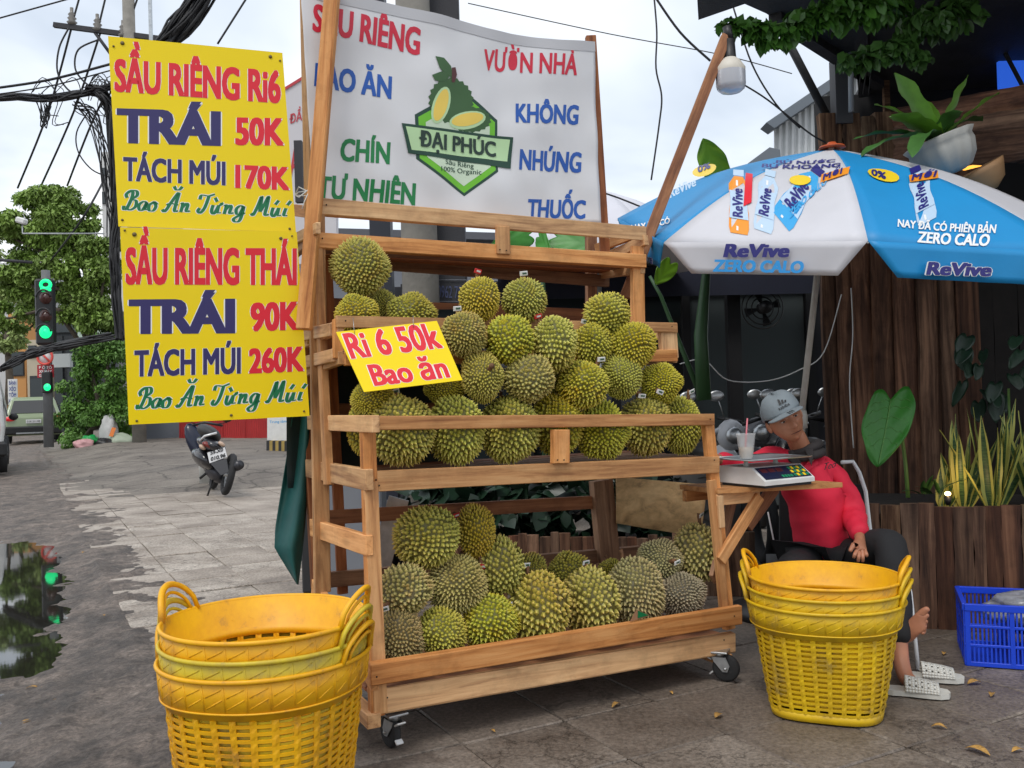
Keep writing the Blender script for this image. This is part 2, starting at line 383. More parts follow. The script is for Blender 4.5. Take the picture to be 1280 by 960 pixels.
# top tier frame
rail('rail', 399, 250, 268, 806, 283, 302, .5, .03)
rail('rail', 397, 290, 311, 806, 318, 335, .5, .03)
rail('rail', 400, 314, 333, 760, 345, 358, .86, .03, M_BROWN)
rail('rail', 408, 372, 392, 745, 387, 402, .86, .03, M_BROWN)
post('short_post', 628, 283, 629, 318, 16, .482, .022)
for k in range(3): board('shelf_board', (0, .56+k*.125, 1.885), (1.52, .56+k*.125, 1.87), .016, .1, stall, M_BROWN)
board('brace', SV(745, 311, .8), SV(806, 288, .52), .045, .025, stall)
board('rail', SU(808, 300, 1.54)-V3((0, 0, 0)), (1.53, .86, 1.93), .05, .028, stall)
board('rail', (1.53, .5, 1.84), (1.53, .86, 1.86), .05, .028, stall)
# second tier frame
rail('rail', 420, 395, 409, 845, 404, 416, .25)
rail('rail', 430, 440, 456, 845, 437, 452, .25)
post('short_post', 422, 399, 423, 448, 12, .27)
post('short_post', 834, 412, 836, 448, 20, .262)
for k in range(5): board('shelf_board', (-.05, .30+k*.112, 1.43), (1.5, .30+k*.112, 1.42), .016, .1, stall, M_BROWN)
board('rail', (-.055, .25, 1.53), (-.055, .72, 1.50), .05, .026, stall)
board('rail', (-.055, .25, 1.41), (-.055, .72, 1.38), .05, .026, stall)
board('rail', (1.51, .25, 1.52), (1.51, .72, 1.52), .05, .026, stall)
board('rail', (1.51, .25, 1.40), (1.51, .72, 1.40), .05, .026, stall)
# back rails lower half
rail('rail', 400, 640, 655, 760, 617, 636, .78, .028, M_BROWN)
rail('rail', 412, 715, 733, 800, 682, 698, .78, .028, M_BROWN)
rail('rail', 400, 505, 530, 560, 503, 528, .80, .028, M_BROWN)
# upper-left side stubs behind the price boards
board('rail', SU(362, 262, -.06), SU(396, 266, -.06), .05, .028, stall)
board('rail', SU(372, 420, -.075), SU(415, 412, -.075), .05, .02, stall)
board('rail', SU(374, 455, -.075), SU(418, 444, -.075), .05, .02, stall)
board('rail', (-.075, .56, 1.91), (-.075, .9, 1.88), .055, .025, stall, M_BROWN)
board('rail', (-.075, .56, 1.78), (-.075, .9, 1.72), .055, .025, stall, M_BROWN)
board('brace', SU(367, 300, -.09), SU(398, 285, -.09), .045, .02, stall)
# nail heads as one fine detail part
nb = MB()
for (px, py, v) in ((470, 525, .02), (474, 531, .02), (470, 600, .02), (474, 607, .02), (697, 575, .005), (705, 575, .005), (408, 256, .48), (403, 298, .48), (625, 312, .468), (633, 313, .468), (888, 524, .02), (893, 575, .02), (432, 401, .23), (840, 408, .23), (471, 846, -.033), (918, 770, -.033), (484, 872, -.006), (905, 800, -.006)):
    q = SV(px, py, v); nb.lathe([(.0035, 0), (.003, .002)], q, 6, R=Matrix.Rotation(pi/2, 3, 'X'))
no = nb.build('nail_heads', mat('nail_dark', (.03, .025, .02), .6, metal=.5), stall, local=True); no['kind'] = 'stuff'
# scale shelf bracket on the right end
board('side_table_top', SV(900, 606, .30)+V3((-.0, 0, 0)), SV(1052, 602, .02) if 0 else SV(900, 606, .30)+V3((.1, 0, 0)), .3, .02, stall) if 0 else None
tb = MB(); pz = .82
def SZ(px, py, z): return SI @ G(px, py, z)
q = [SZ(897, 611, pz), SZ(1053, 603, pz), SZ(1040, 597, pz), SZ(905, 592, pz)]
q = [q[0], q[1], q[1]+V3((-.03, .26, 0)), q[0]+V3((0, .26, 0))]
tb.prism(q, (0, 0, -.022)); tb.build('side_shelf', M_PINE, stall, local=True)
e0 = q[0]; e1 = q[1]; eL = (e1-e0).length
board('shelf_support', e0+V3((.0, .02, -.05)), e0+V3((eL*.42, .02, -.05)), .05, .03, stall)
board('shelf_support', e0+V3((.0, .23, -.05)), e0+V3((eL*.75, .23, -.05)), .05, .03, stall)
board('brace', e0+V3((.0, -.0, -.31)), e0+V3((eL*.40, .0, -.05)), .05, .026, stall)
board('brace', e0+V3((.0, .05, -.40)), e0+V3((eL*.45, .20, -.06)), .07, .02, stall, M_BROWN)
board('brace', e0+V3((eL*.45, .12, -.20)), e0+V3((eL*.75, .12, -.035)), .06, .026, stall, M_BROWN)
board('post', e0+V3((.015, .01, -.03)), e0+V3((.02, .01, -.17)), .03, .026, stall, up=(1, 0, 0))
# plywood skirt seen through the lower tier
sk = MB()
a_, b_, c_, d_ = SV(770, 596, .70), SV(886, 606, .42), SV(878, 672, .42), SV(770, 654, .70)
def skf(u, v):
    t = a_.lerp(b_, u); bt = d_.lerp(c_, u); r = t.lerp(bt, v); return r+V3((0, .012*sin(u*14), 0))
sk.grid(skf, 16, 2); sk.build('plywood_skirt', M_PLY, stall, local=True, thick=.008)
# casters
def caster(x, y, rz, name='caster'):
    c = MB(); R = Matrix.Rotation(rz, 3, 'Z'); P = V3((x, y, 0)); r = .058
    c.box(P+V3((0, 0, .128)), (.08, .08, .008), R=R, bev=.002); c.lathe([(.022, 0), (.022, .02)], P+V3((0, 0, .106)), 14)
    for s in (-1, 1):
        pts = [(-.03, .106), (.03, .106), (.045, .07), (.035, .045), (.015, .045), (-.02, .085)]
        c.prism([P+R@V3((q0, s*.021-.0015, q1)) for q0, q1 in pts], R@V3((0, .003, 0)))
    c.tube([P+R@V3((.027, -.028, .057)), P+R@V3((.027, .028, .057))], .007, 8)
    o = c.build(name, M_STEEL, stall, local=True)
    t = MB(); R2 = R @ Matrix.Rotation(pi/2, 3, 'X')
    t.lathe([(.02, -.015), (.048, -.016), (r-.003, -.012), (r, -.005), (r, .005), (r-.003, .012), (.048, .016), (.02, .015)], P+R@V3((.027, 0, r)), 28, R=R2)
    t.build('wheel', M_RUBBER, o, local=True)
    k = MB(); k.box(P+R@V3((-.045, .0, .10)), (.03, .035, .006), R=R@Matrix.Rotation(.5, 3, 'Y'), bev=.002); k.box(P+R@V3((-.035, .0, .035)), (.02, .03, .006), R=R@Matrix.Rotation(-.7, 3, 'Y'), bev=.002)
    k.build('brake_pedal', mat('brake_white', (.65, .66, .66), .35, metal=.2), o, local=True)
caster(.03, .03, 1.9-TH+.3); caster(1.5, .0, -.4-TH); caster(-.02, .68, 1.2); caster(1.5, .66, .2)
# ================================================================== DURIANS
def durian_material():
    m = bpy.data.materials.new('durian_husk'); m.use_nodes = True; nt = m.node_tree; b = nt.nodes['Principled BSDF']
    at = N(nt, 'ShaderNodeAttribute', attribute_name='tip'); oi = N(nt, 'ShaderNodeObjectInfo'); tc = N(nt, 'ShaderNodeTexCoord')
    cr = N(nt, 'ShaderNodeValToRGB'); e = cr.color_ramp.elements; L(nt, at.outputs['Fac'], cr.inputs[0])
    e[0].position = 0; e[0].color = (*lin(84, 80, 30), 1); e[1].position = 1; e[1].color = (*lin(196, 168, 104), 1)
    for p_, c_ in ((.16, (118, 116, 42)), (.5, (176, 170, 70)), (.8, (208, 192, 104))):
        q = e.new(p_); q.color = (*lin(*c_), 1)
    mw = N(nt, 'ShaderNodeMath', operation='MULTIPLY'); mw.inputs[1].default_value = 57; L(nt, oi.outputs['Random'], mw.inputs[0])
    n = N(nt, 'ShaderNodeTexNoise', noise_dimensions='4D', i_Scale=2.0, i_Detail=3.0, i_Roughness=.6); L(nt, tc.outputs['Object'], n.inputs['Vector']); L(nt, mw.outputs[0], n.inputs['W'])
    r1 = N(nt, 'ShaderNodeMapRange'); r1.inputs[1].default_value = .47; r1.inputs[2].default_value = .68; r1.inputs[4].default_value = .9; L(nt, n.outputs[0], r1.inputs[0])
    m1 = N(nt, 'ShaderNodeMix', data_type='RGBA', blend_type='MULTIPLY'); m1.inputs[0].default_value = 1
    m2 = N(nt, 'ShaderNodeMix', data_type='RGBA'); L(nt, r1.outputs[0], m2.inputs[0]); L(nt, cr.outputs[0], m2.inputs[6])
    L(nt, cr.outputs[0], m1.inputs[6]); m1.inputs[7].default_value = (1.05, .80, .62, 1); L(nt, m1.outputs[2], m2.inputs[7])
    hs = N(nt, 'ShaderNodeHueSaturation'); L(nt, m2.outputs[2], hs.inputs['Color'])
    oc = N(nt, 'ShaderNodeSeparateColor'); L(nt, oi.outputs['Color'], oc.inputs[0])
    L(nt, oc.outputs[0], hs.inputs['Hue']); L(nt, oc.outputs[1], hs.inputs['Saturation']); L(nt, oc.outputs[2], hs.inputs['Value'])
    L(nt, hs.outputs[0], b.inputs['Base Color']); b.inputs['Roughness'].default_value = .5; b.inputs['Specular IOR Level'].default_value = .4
    return m
M_DUR = durian_material()
def durian_mesh(seed, n, ln):
    rnd = random.Random(seed); me = bpy.data.meshes.new('husk'); vs = []; fs = []; tip = []
    ga = pi*(3-sqrt(5)); lob = rnd.uniform(0, 6)
    def rad(d):
        a = atan2(d.y, d.x); q = 1+.05*cos(5*a+lob)*(1-d.z*d.z)+.10*noise.noise(d*1.4+V3((seed*3.1, 0, 0)))
        return q*.93
    H, K = 14, 24
    for i in range(H+1):
        t = pi*i/H
        for j in range(K):
            d = V3((sin(t)*cos(2*pi*j/K), sin(t)*sin(2*pi*j/K), cos(t))); vs.append(d*rad(d)); tip.append(.0)
    for i in range(H):
        for j in range(K): fs.append((i*K+j, (i+1)*K+j, (i+1)*K+(j+1) % K, i*K+(j+1) % K))
    br = 1.95/sqrt(n)
    for i in range(n):
        z = 1-2*(i+.5)/n; a = ga*i; s_ = sqrt(1-z*z); d = V3((s_*cos(a), s_*sin(a), z))
        d = (d+V3((rnd.uniform(-1, 1), rnd.uniform(-1, 1), rnd.uniform(-1, 1)))*.42*br).normalized()
        r = rad(d); t1 = d.orthogonal().normalized(); t2 = d.cross(t1); l_ = ln*rnd.uniform(.65, 1.25); ph = rnd.uniform(0, 6); b = len(vs); k = 5
        for q in range(k): a2 = ph+2*pi*q/k; vs.append(d*(r-.012)+(t1*cos(a2)+t2*sin(a2))*br*rnd.uniform(.88, 1.08)); tip.append(.12)
        for q in range(k): a2 = ph+2*pi*q/k; vs.append(d*(r+l_*.45)+(t1*cos(a2)+t2*sin(a2))*br*.36); tip.append(.5)
        vs.append(d*(r+l_)+(t1*rnd.uniform(-1, 1)+t2*rnd.uniform(-1, 1))*.018-V3((0, 0, .02))); tip.append(1.)
        for q in range(k):
            fs.append((b+q, b+(q+1) % k, b+k+(q+1) % k, b+k+q)); fs.append((b+k+q, b+k+(q+1) % k, b+2*k))
    me.from_pydata([v[:] for v in vs], [], fs); at = me.attributes.new('tip', 'FLOAT', 'POINT'); at.data.foreach_set('value', tip)
    me.materials.append(M_DUR); me.update(); return me
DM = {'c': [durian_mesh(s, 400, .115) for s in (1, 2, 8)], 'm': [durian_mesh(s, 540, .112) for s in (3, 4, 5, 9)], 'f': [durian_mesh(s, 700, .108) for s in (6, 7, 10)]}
M_STEM = mat('durian_stem', lin(130, 92, 62), .8, var=.4, nscale=30)
M_TAGW = mat('white_tag', (.8, .8, .78), .5); M_TAGR = mat('red_tag', (.62, .03, .03), .5); M_TAGP = mat('tag_print', (.05, .12, .08), .6)
sb_ = MB(); sb_.tube([(0, 0, .85), (.02, 0, 1.02), (.0, .03, 1.2), (.03, .03, 1.3)], [.085, .06, .07, .085], 9); STEM = None
def make_durian(px, py, rx, ry, v, style, stem, tagc, label, hue=.5, sat=1., val=1., grp='durians on the stall'):
    """stem: direction in stall coordinates; tag None|'w'|'r'"""
    rx *= 1.05; ry *= 1.04; c = SV(px, py, v); sc = (SV(px+rx, py, v)-SV(px-rx, py, v)).length/2; R_x = rx; dist = (S(*c)-CP).length
    sx = rx*dist/F/1.0; sy = ry*dist/F
    t = thing('durian', label, 'durian', S(*c)[:], TH, grp)
    me = random.choice(DM[style]); o = add('husk', me, t)
    d = V3(stem).normalized(); ro = Matrix.Rotation(random.uniform(0, 6), 4, 'Z')
    q = d.to_track_quat('Z', 'Y').to_matrix().to_4x4()
    Sc = Matrix.Diagonal((sx, (sx+sy)/2*1.0, sy, 1)); ml = Sc @ q @ ro
    if abs(d.z) < .6: pass
    o.matrix_local = ml
    # bake non-uniform shear safely: place through matrix_local on a mesh copy
    if max(sx, sy)/min(sx, sy) > 1.04:
        m2 = me.copy(); m2.transform(ml); o.data = m2; o.matrix_local = Matrix.Identity(4)
    o.color = (hue, sat, val*1.2, 1); t['size'] = round(sx, 3)
    rr = (sx+sy)/2; st = MB(); M4 = Matrix.Diagonal((sx, rr, sy, 1)) @ q
    pts = [M4 @ V3(p) for p in ((0, 0, .84), (.03, 0, 1.03), (.0, .04, 1.16), (.04, .03, 1.26))]
    st.tube(pts, [.011, .0075, .009, .011], 8); st.build('stem', M_STEM, t, local=True)
    if tagc:
        p = pts[3]; g = MB(); ln_ = p.normalized()
        R = frame(V3((1, random.uniform(-.3, .3), random.uniform(-.4, .4))), V3((0, -.3, 1)))
        g.box(p+V3((.0, -.014, -.004)), (.034, .003, .019), R=R, bev=.001)
        g.box(p+V3((.002, -.017, -.004)), (.018, .001, .007), R=R, m=1)
        g.build('price_tag', [M_TAGW if tagc == 'w' else M_TAGR, M_TAGP if tagc == 'w' else M_TAGW], t, local=True)
    return t
D = [
 (450, 334, 35, 34, .46, 'f', (.3, .2, -1), 'w', 'big round durian sitting alone on top of three others, highest left on the stall'),
 (446, 393, 26, 25, .40, 'm', (.2, 1, .3), None, 'durian half hidden behind the rail, directly under the big round one'),
 (476, 382, 19, 20, .56, 'f', (0, .6, -1), None, 'small shaded durian at the back between the two under the big round one'),
 (514, 393, 30, 26, .41, 'm', (.2, 1, .2), None, 'wide durian behind the rail just above the small tilted price card'),
 (600, 374, 24, 28, .24, 'm', (0, .2, 1), 'r', 'yellowish durian with a red tag on its upright stem, top left of the right heap'),
 (655, 375, 27, 27, .24, 'm', (.1, .2, 1), 'w', 'green durian with white tagged stem on top of the heap beside the yellowish one'),
 (758, 392, 28, 26, .22, 'c', (.8, -.2, -.6), 'w', 'lone coarse spined durian crowning the right end of the upper heap'),
 (580, 418, 28, 28, .16, 'm', (-.1, .4, 1), 'w', 'brown green durian at the upper corner of the small tilted price card'),
 (637, 424, 30, 30, .13, 'c', (.2, .5, -.6), 'w', 'round green durian below the two topmost ones in the heap'),
 (693, 430, 27, 35, .13, 'c', (-.5, .6, 1), 'r', 'tall upright durian in the middle of the upper heap with red tag at its shoulder'),
 (740, 431, 24, 26, .20, 'c', (-.1, .5, 1), 'w', 'durian tucked right below the lone crowning one'),
 (791, 432, 27, 29, .14, 'm', (-.6, .6, .7), 'w', 'durian at the right edge of the heap below the end of the second rail'),
 (555, 484, 24, 22, .24, 'f', (0, 1, -.3), None, 'shaded durian peeking out under the right corner of the small price card'),
 (466, 500, 27, 24, .24, 'f', (0, 1, 0), None, 'shaded durian under the left half of the small price card'),
 (602, 471, 26, 31, .14, 'f', (-.1, -1, .3), None, 'fine spined durian with its bare stem scar facing the front beside the price card'),
 (661, 473, 31, 30, .10, 'c', (.3, .7, -.4), 'w', 'brownish durian with large flat spines in the centre of the heap'),
 (729, 481, 30, 30, .11, 'm', (.7, -.2, 1), 'w', 'durian with a white tagged stem leaning right in the third row'),
 (776, 470, 24, 28, .15, 'f', (.8, -.3, -.8), 'w', 'small upright durian between the tagged one and the end one of its row'),
 (826, 479, 25, 24, .14, 'f', (-.6, -.6, -.3), 'w', 'rightmost durian of the upper heap just above the mid shelf rail'),
 (693, 470, 20, 22, .26, 'f', (0, 1, 0), None, 'dark durian deep in the heap showing only between its neighbours'),
 (459, 536, 25, 34, .34, 'm', (-.2, .2, 1), None, 'shaded durian furthest left on the mid shelf behind the corner post'),
 (501, 538, 39, 44, .17, 'm', (.1, .6, 1), 'w', 'largest durian on the mid shelf, next to the left corner post'),
 (570, 537, 34, 43, .17, 'm', (-.0, .3, 1), 'w', 'durian behind the mid rail below the right corner of the small price card'),
 (636, 537, 35, 42, .17, 'm', (-.1, .3, 1), 'w', 'bright green durian left of the short middle post on the mid shelf'),
 (696, 531, 31, 38, .18, 'm', (-.2, .6, 1), 'w', 'durian standing right behind the short middle post of the mid shelf'),
 (752, 538, 33, 35, .17, 'f', (0, 1, .2), None, 'brown green durian just right of the short middle post'),
 (806, 533, 30, 37, .17, 'm', (.1, .5, 1), 'w', 'durian second from the right end of the mid shelf front row'),
 (850, 531, 25, 34, .20, 'f', (.3, -.3, 1), 'w', 'last durian at the right end of the mid shelf front row'),
 (533, 671, 41, 38, .22, 'm', (1, .3, .5), 'r', 'largest durian of the bottom heap, at its upper left with a red tag'),
 (594, 664, 23, 33, .24, 'm', (0, -.4, -1), 'r', 'yellow tall durian beside the largest one of the bottom heap'),
 (506, 737, 32, 32, .15, 'c', (-1, -.5, -.4), 'w', 'brown spined durian against the left post of the bottom heap'),
 (571, 730, 36, 34, .18, 'f', (.5, .6, .8), None, 'durian in the middle of the second row of the bottom heap under the largest'),
 (624, 708, 28, 37, .22, 'c', (-.1, -.6, -1), 'w', 'mottled bright green durian leaning below the yellow tall one'),
 (498, 796, 29, 36, .12, 'f', (0, 1, -.3), None, 'brown green durian lying in the bottom left corner of the tray'),
 (551, 791, 29, 31, .12, 'm', (0, 1, -.3), None, 'small light green durian second in the bottom row of the tray'),
 (612, 778, 34, 34, .12, 'm', (-.1, .4, 1), None, 'round durian third in the bottom row below the white tag'),
 (674, 762, 35, 45, .12, 'c', (-.1, .5, 1), 'w', 'tall yellow durian with a brown patch, fourth in the bottom row'),
 (737, 753, 34, 41, .14, 'c', (.3, .6, 1), 'w', 'yellow brown durian with two tags, fifth in the bottom row'),
 (661, 716, 24, 24, .40, 'f', (0, 1, .4), 'w', 'shaded durian behind the tall yellow one of the bottom row'),
 (712, 716, 26, 26, .34, 'm', (.3, 1, .3), 'w', 'green yellow durian lying behind the two yellow ones of the bottom row'),
 (794, 741, 34, 42, .16, 'f', (-.2, .4, 1), None, 'grey green durian with stem on top, sixth in the bottom row'),
 (824, 700, 28, 25, .22, 'f', (-.1, -1, .1), 'w', 'small durian with its stem scar facing the viewer, right part of the bottom heap'),
 (871, 691, 28, 36, .20, 'c', (.1, -.1, 1), 'w', 'tall durian with a white tag on top resting against the right leg'),
 (851, 743, 29, 26, .12, 'f', (-.2, 1, .3), 'w', 'brown violet durian at the right end of the bottom row'),
 (765, 722, 18, 22, .4, 'f', (.1, .6, 1), None, 'small dark durian far back between the fifth and sixth of the bottom row'),
]
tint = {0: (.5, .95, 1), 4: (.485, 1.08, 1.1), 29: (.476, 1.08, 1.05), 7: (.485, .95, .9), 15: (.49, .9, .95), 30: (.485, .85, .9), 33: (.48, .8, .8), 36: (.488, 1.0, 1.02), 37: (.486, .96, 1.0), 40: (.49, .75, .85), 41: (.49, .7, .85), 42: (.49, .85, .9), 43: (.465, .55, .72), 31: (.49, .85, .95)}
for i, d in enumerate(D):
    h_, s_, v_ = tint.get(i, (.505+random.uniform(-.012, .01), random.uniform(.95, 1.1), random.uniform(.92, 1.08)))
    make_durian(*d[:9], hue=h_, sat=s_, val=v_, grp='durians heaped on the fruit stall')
# ================================================================== PRICE BOARDS AND BANNER
M_YEL = mat('yellow_sign', lin(246, 216, 0), .25, var=.05, nscale=2, bump=.04, bscale=5, spec=.35)
M_RED = mat('red_print', lin(222, 22, 44), .35); M_NAVY = mat('navy_print', lin(46, 38, 96), .35); M_GRN = mat('green_print', lin(0, 112, 66), .35)
M_WPR = mat('white_print', (.85, .85, .83), .4)
def planar(p0, n):
    n = n.normalized()
    if n.dot(CP-p0) < 0: n = -n
    return lambda px, py, lf=0: onplane(px, py, p0, n)+n*lf
yaw = radians(16); sn1 = V3((sin(yaw), -cos(yaw), 0))
Psign = S(-.12, .5, 1.5)
sg1 = planar(Psign, sn1+V3((0, 0, .03))); sg2 = planar(Psign+V3((0, -.012, 0)), sn1+V3((0, 0, -.03)))
STROKES = {  # script hand: polylines in a unit box, x to the right, baseline 0, x-height .45, capitals 1
 'B': (.62, [[(.05, .85), (.25, 1.0), (.3, .7), (.16, .1), (.02, .02), (.0, .2)], [(.08, .62), (.02, .8), (.2, 1.0), (.45, .98), (.5, .75), (.3, .55), (.5, .48), (.52, .18), (.3, 0), (.12, .1)]]),
 'a': (.44, [[(.38, .4), (.22, .46), (.05, .28), (.1, .03), (.25, .05), (.38, .42), (.34, .1), (.48, .05)]]),
 'o': (.42, [[(.25, .46), (.06, .28), (.1, .02), (.28, .02), (.36, .25), (.25, .46), (.42, .34)]]),
 'A': (.72, [[(-.05, .1), (.08, .0), (.3, .5), (.55, 1.0), (.52, .5), (.5, .05), (.66, .06)], [(.1, .34), (.3, .42), (.62, .36)]]),
 'n': (.52, [[(.02, .4), (.1, .44), (.07, .0)], [(.08, .2), (.25, .45), (.33, .36), (.3, .06), (.48, .08)]]),
 'T': (.58, [[(.0, .7), (.05, .92), (.35, .9), (.62, 1.0)], [(.38, .92), (.28, .3), (.12, .0), (.0, .1), (.06, .25)]]),
 'u': (.54, [[(.05, .44), (.03, .1), (.16, .0), (.3, .42)], [(.3, .44), (.3, .08), (.46, .06)], [(.32, .42), (.42, .5), (.4, .58)]]),
 'g': (.46, [[(.36, .4), (.2, .46), (.05, .28), (.1, .04), (.24, .06), (.36, .42), (.3, -.25), (.12, -.38), (.0, -.25), (.2, -.06), (.46, .1)]]),
 'M': (.86, [[(-.02, .1), (.08, .02), (.22, .5), (.32, .98), (.34, .4), (.36, .2)], [(.36, .2), (.5, .6), (.62, 1.0), (.62, .5), (.6, .05), (.78, .08)]]),
 'v': (.54, [[(.05, .44), (.03, .1), (.16, .0), (.3, .42)], [(.3, .44), (.3, .08), (.46, .06)]]),
 'i': (.24, [[(.08, .44), (.04, .08), (.2, .06)]]),
}
MARK = {'acute': [[(.12, .6), (.24, .82)]], 'grave': [[(.08, .82), (.2, .62)]], 'breve': [[(.3, 1.32), (.4, 1.16), (.55, 1.16), (.66, 1.32)]], 'dot': [[(.09, .6), (.1, .63)]]}
def catmull(p, n=6):
    if len(p) == 2: return [(p[0][0]+(p[1][0]-p[0][0])*t/n, p[0][1]+(p[1][1]-p[0][1])*t/n) for t in range(n+1)]
    P = [p[0]]+list(p)+[p[-1]]; r = []
    for i in range(1, len(P)-2):
        for k in range(n):
            t = k/n; r.append(tuple(.5*(2*P[i][j]+(P[i+1][j]-P[i-1][j])*t+(2*P[i-1][j]-5*P[i][j]+4*P[i+1][j]-P[i+2][j])*t*t+(3*P[i][j]-P[i-1][j]-3*P[i+1][j]+P[i+2][j])*t**3) for j in (0, 1)))
    r.append(p[-1]); return r
def script_line(name, seq, Apx, Bpx, cap, surf, parent):
    x = 0; lines = []
    for g in seq:
        if g == ' ': x += .3; continue
        k, *marks = g.split('+'); wd, st = STROKES[k]
        for s_ in st: lines.append([(x+a, b) for a, b in catmull(s_)])
        for mk in marks:
            for s_ in MARK[mk]: lines.append([(x+a, b) for a, b in catmull(s_)])
        x += wd
    b = MB(); z = 0
    for (hw, nib, m, lf) in ((.10, .06, 0, .0004), (.042, .055, 1, .0008)):
        for ln in lines:
            z += 1; l2 = lf+.000004*z
            def put(a, c): return surf(Apx[0]+(Bpx[0]-Apx[0])*a/x+c*cap*.18, Apx[1]+(Bpx[1]-Apx[1])*a/x-c*cap, l2)
            L_, R_ = [], []
            for i, (a, c) in enumerate(ln):
                q = ln[min(i+1, len(ln)-1)]; r = ln[max(i-1, 0)]; tx, ty = q[0]-r[0], q[1]-r[1]; d = hypot(tx, ty) or 1; nx, ny = -ty/d, tx/d
                w_ = hw*.55+nib*abs(nx)*1.0
                L_.append(put(a+nx*w_, c+ny*w_*1.0)); R_.append(put(a-nx*w_, c-ny*w_*1.0))
            K = len(ln); b.mesh(L_+R_, [(i, i+1, K+i+1, K+i) for i in range(K-1)], m, False)
    return b.build(name, [M_WPR, M_GRN], parent)
SEQ = ['B', 'a', 'o', ' ', 'A+breve', 'n', ' ', 'T', 'u+grave', 'n', 'g', ' ', 'M', 'v+acute', 'i+acute']
def sign(label, corners, surf, name='price_sign', th=.004, group=None):
    p = [surf(*c) for c in corners]; t = thing(name, label, 'sign', ((p[2]+p[3])/2)[:], 0, group)
    b = MB(); nrm = (surf(*corners[0], .01)-p[0]).normalized(); b.prism(p, -nrm*th)
    b.build('panel', M_YEL, t)
    return t
def rivets(t, pts, surf, r=.006):
    b = MB()
    for x_, y_, s_ in pts:
        q = surf(x_, y_, .001); nrm = (surf(x_, y_, .01)-q).normalized(); R = nrm.to_track_quat('Z', 'Y').to_matrix(); b.lathe([(r*s_, 0), (r*s_*.9, .003), (r*s_*.3, .004)], q, 10, R=R)
    b.build('screw', mat('screw_brown', (.16, .12, .04), .5, metal=.4), t)
t1 = sign('upper yellow price board listing 50K and 170K, with glare on its top left', [(135, 45), (353, 66), (370, 290), (148, 283)], sg1, group='yellow price boards on the left of the stall')
for txt, a, b, c, mt, o in (('SẦU RIÊNG Ri6', (143, 113), (351, 128), 38, M_RED, .066), ('TRÁI', (146, 177), (276, 181), 40, M_NAVY, .075), ('50K', (294, 180), (355, 181), 32, M_RED, .07), ('TÁCH MÚI', (154, 225), (282, 231), 28, M_NAVY, .055), ('170K', (294, 234), (362, 237), 27, M_RED, .07)):
    letter('lettering', txt, a, b, c, sg1, mt, t1, o, M_WPR, o+.035)
script_line('lettering', SEQ, (154, 262), (360, 271), 24, sg1, t1)
rivets(t1, [(153, 54, 1.3), (142, 58, .7), (338, 71, 1.2), (350, 76, .7), (153, 275, .8), (362, 286, .8)], sg1)
t2 = sign('lower yellow price board listing 90K and 260K', [(150, 284), (371, 290), (387, 520), (161, 531)], sg2, group='yellow price boards on the left of the stall')
for txt, a, b, c, mt, o in (('SẦU RIÊNG THÁI', (157, 354), (371, 355), 43, M_RED, .066), ('TRÁI', (161, 416), (294, 415), 40, M_NAVY, .075), ('90K', (313, 413), (374, 411), 33, M_RED, .07), ('TÁCH MÚI', (168, 470), (301, 466), 31, M_NAVY, .055), ('260K', (311, 466), (380, 463), 29, M_RED, .07)):
    letter('lettering', txt, a, b, c, sg2, mt, t2, o, M_WPR, o+.035)
script_line('lettering', SEQ, (171, 511), (379, 501), 26, sg2, t2)
rivets(t2, [(168, 293, 1.4), (156, 288, .7), (351, 298, 1.1), (365, 295, .6), (171, 526, .8), (289, 519, .9), (380, 514, .7)], sg2)
sg3 = planar(S(-.05, .215, 1.53), -VD+ZD*.55-UD*.22)
t3 = sign('small tilted yellow card with red lettering wired to the second rail', [(420, 415), (546, 401), (578, 475), (455, 490)], sg3, 'price_card', .003)
letter('lettering', 'Ri 6 50k', (439, 448), (554, 434), 30, sg3, M_RED, t3, .05, M_WPR, .09, up=(-.38, -1))
letter('lettering', 'Bao ăn', (468, 482), (563, 471), 25, sg3, M_RED, t3, .05, M_WPR, .09, up=(-.38, -1))
wr = MB(); wr.tube([sg3(443, 418, .003), sg3(442, 411, .012), sg3(441, 399, .01)], .0012, 5); wr.tube([sg3(517, 410, .003), sg3(516, 404, .01), sg3(516, 396, .01)], .0012, 5); wr.build('wire', M_STEEL, t3)
# banner
M_BAN = mat('banner_vinyl', (.71, .71, .725), .42, var=.05, nscale=3)
BV = .56
def bw(q):   # gentle billow and creases of the cloth, in stall coordinates
    u, z = q.x, q.z
    return .018*sin(u*4.2+z*1.3)+.006*sin(u*11-z*5)+.004*sin(u*23+z*17)*max(0, 1-abs(z-2.2)*2)+.010*noise.noise(V3((u*3.2+z*2, z*5-u*3, 4)))+.004*noise.noise(V3((u*9, z*3, 1)))
def ban(px, py, lf=0):
    q = SV(px, py, BV); q.y += bw(q)-lf; return S(*q)
FINE.add(ban)
bt = thing('shop_banner', 'white vinyl durian banner hung between two poles above the stall', 'banner', S(.8, BV, 2.06)[:])
TOPP = [(374, -22), (400, -12), (460, 1), (520, 13), (580, 27), (640, 40), (700, 49), (744, 52)]
BOTP = [(394, 262), (420, 264), (470, 266), (530, 269), (590, 272), (650, 275), (700, 277), (753, 279)]
def bl(P, s):
    x_ = s*(len(P)-1); i = min(int(x_), len(P)-2); f = x_-i; return (P[i][0]*(1-f)+P[i+1][0]*f, P[i][1]*(1-f)+P[i+1][1]*f)
bb = MB()
def bf(s, t):
    a = bl(TOPP, s); c = bl(BOTP, s); return ban(a[0]+(c[0]-a[0])*t, a[1]+(c[1]-a[1])*t)
bb.grid(bf, 90, 40); bb.build('cloth', M_BAN, bt, thick=.0012)
hb = MB()
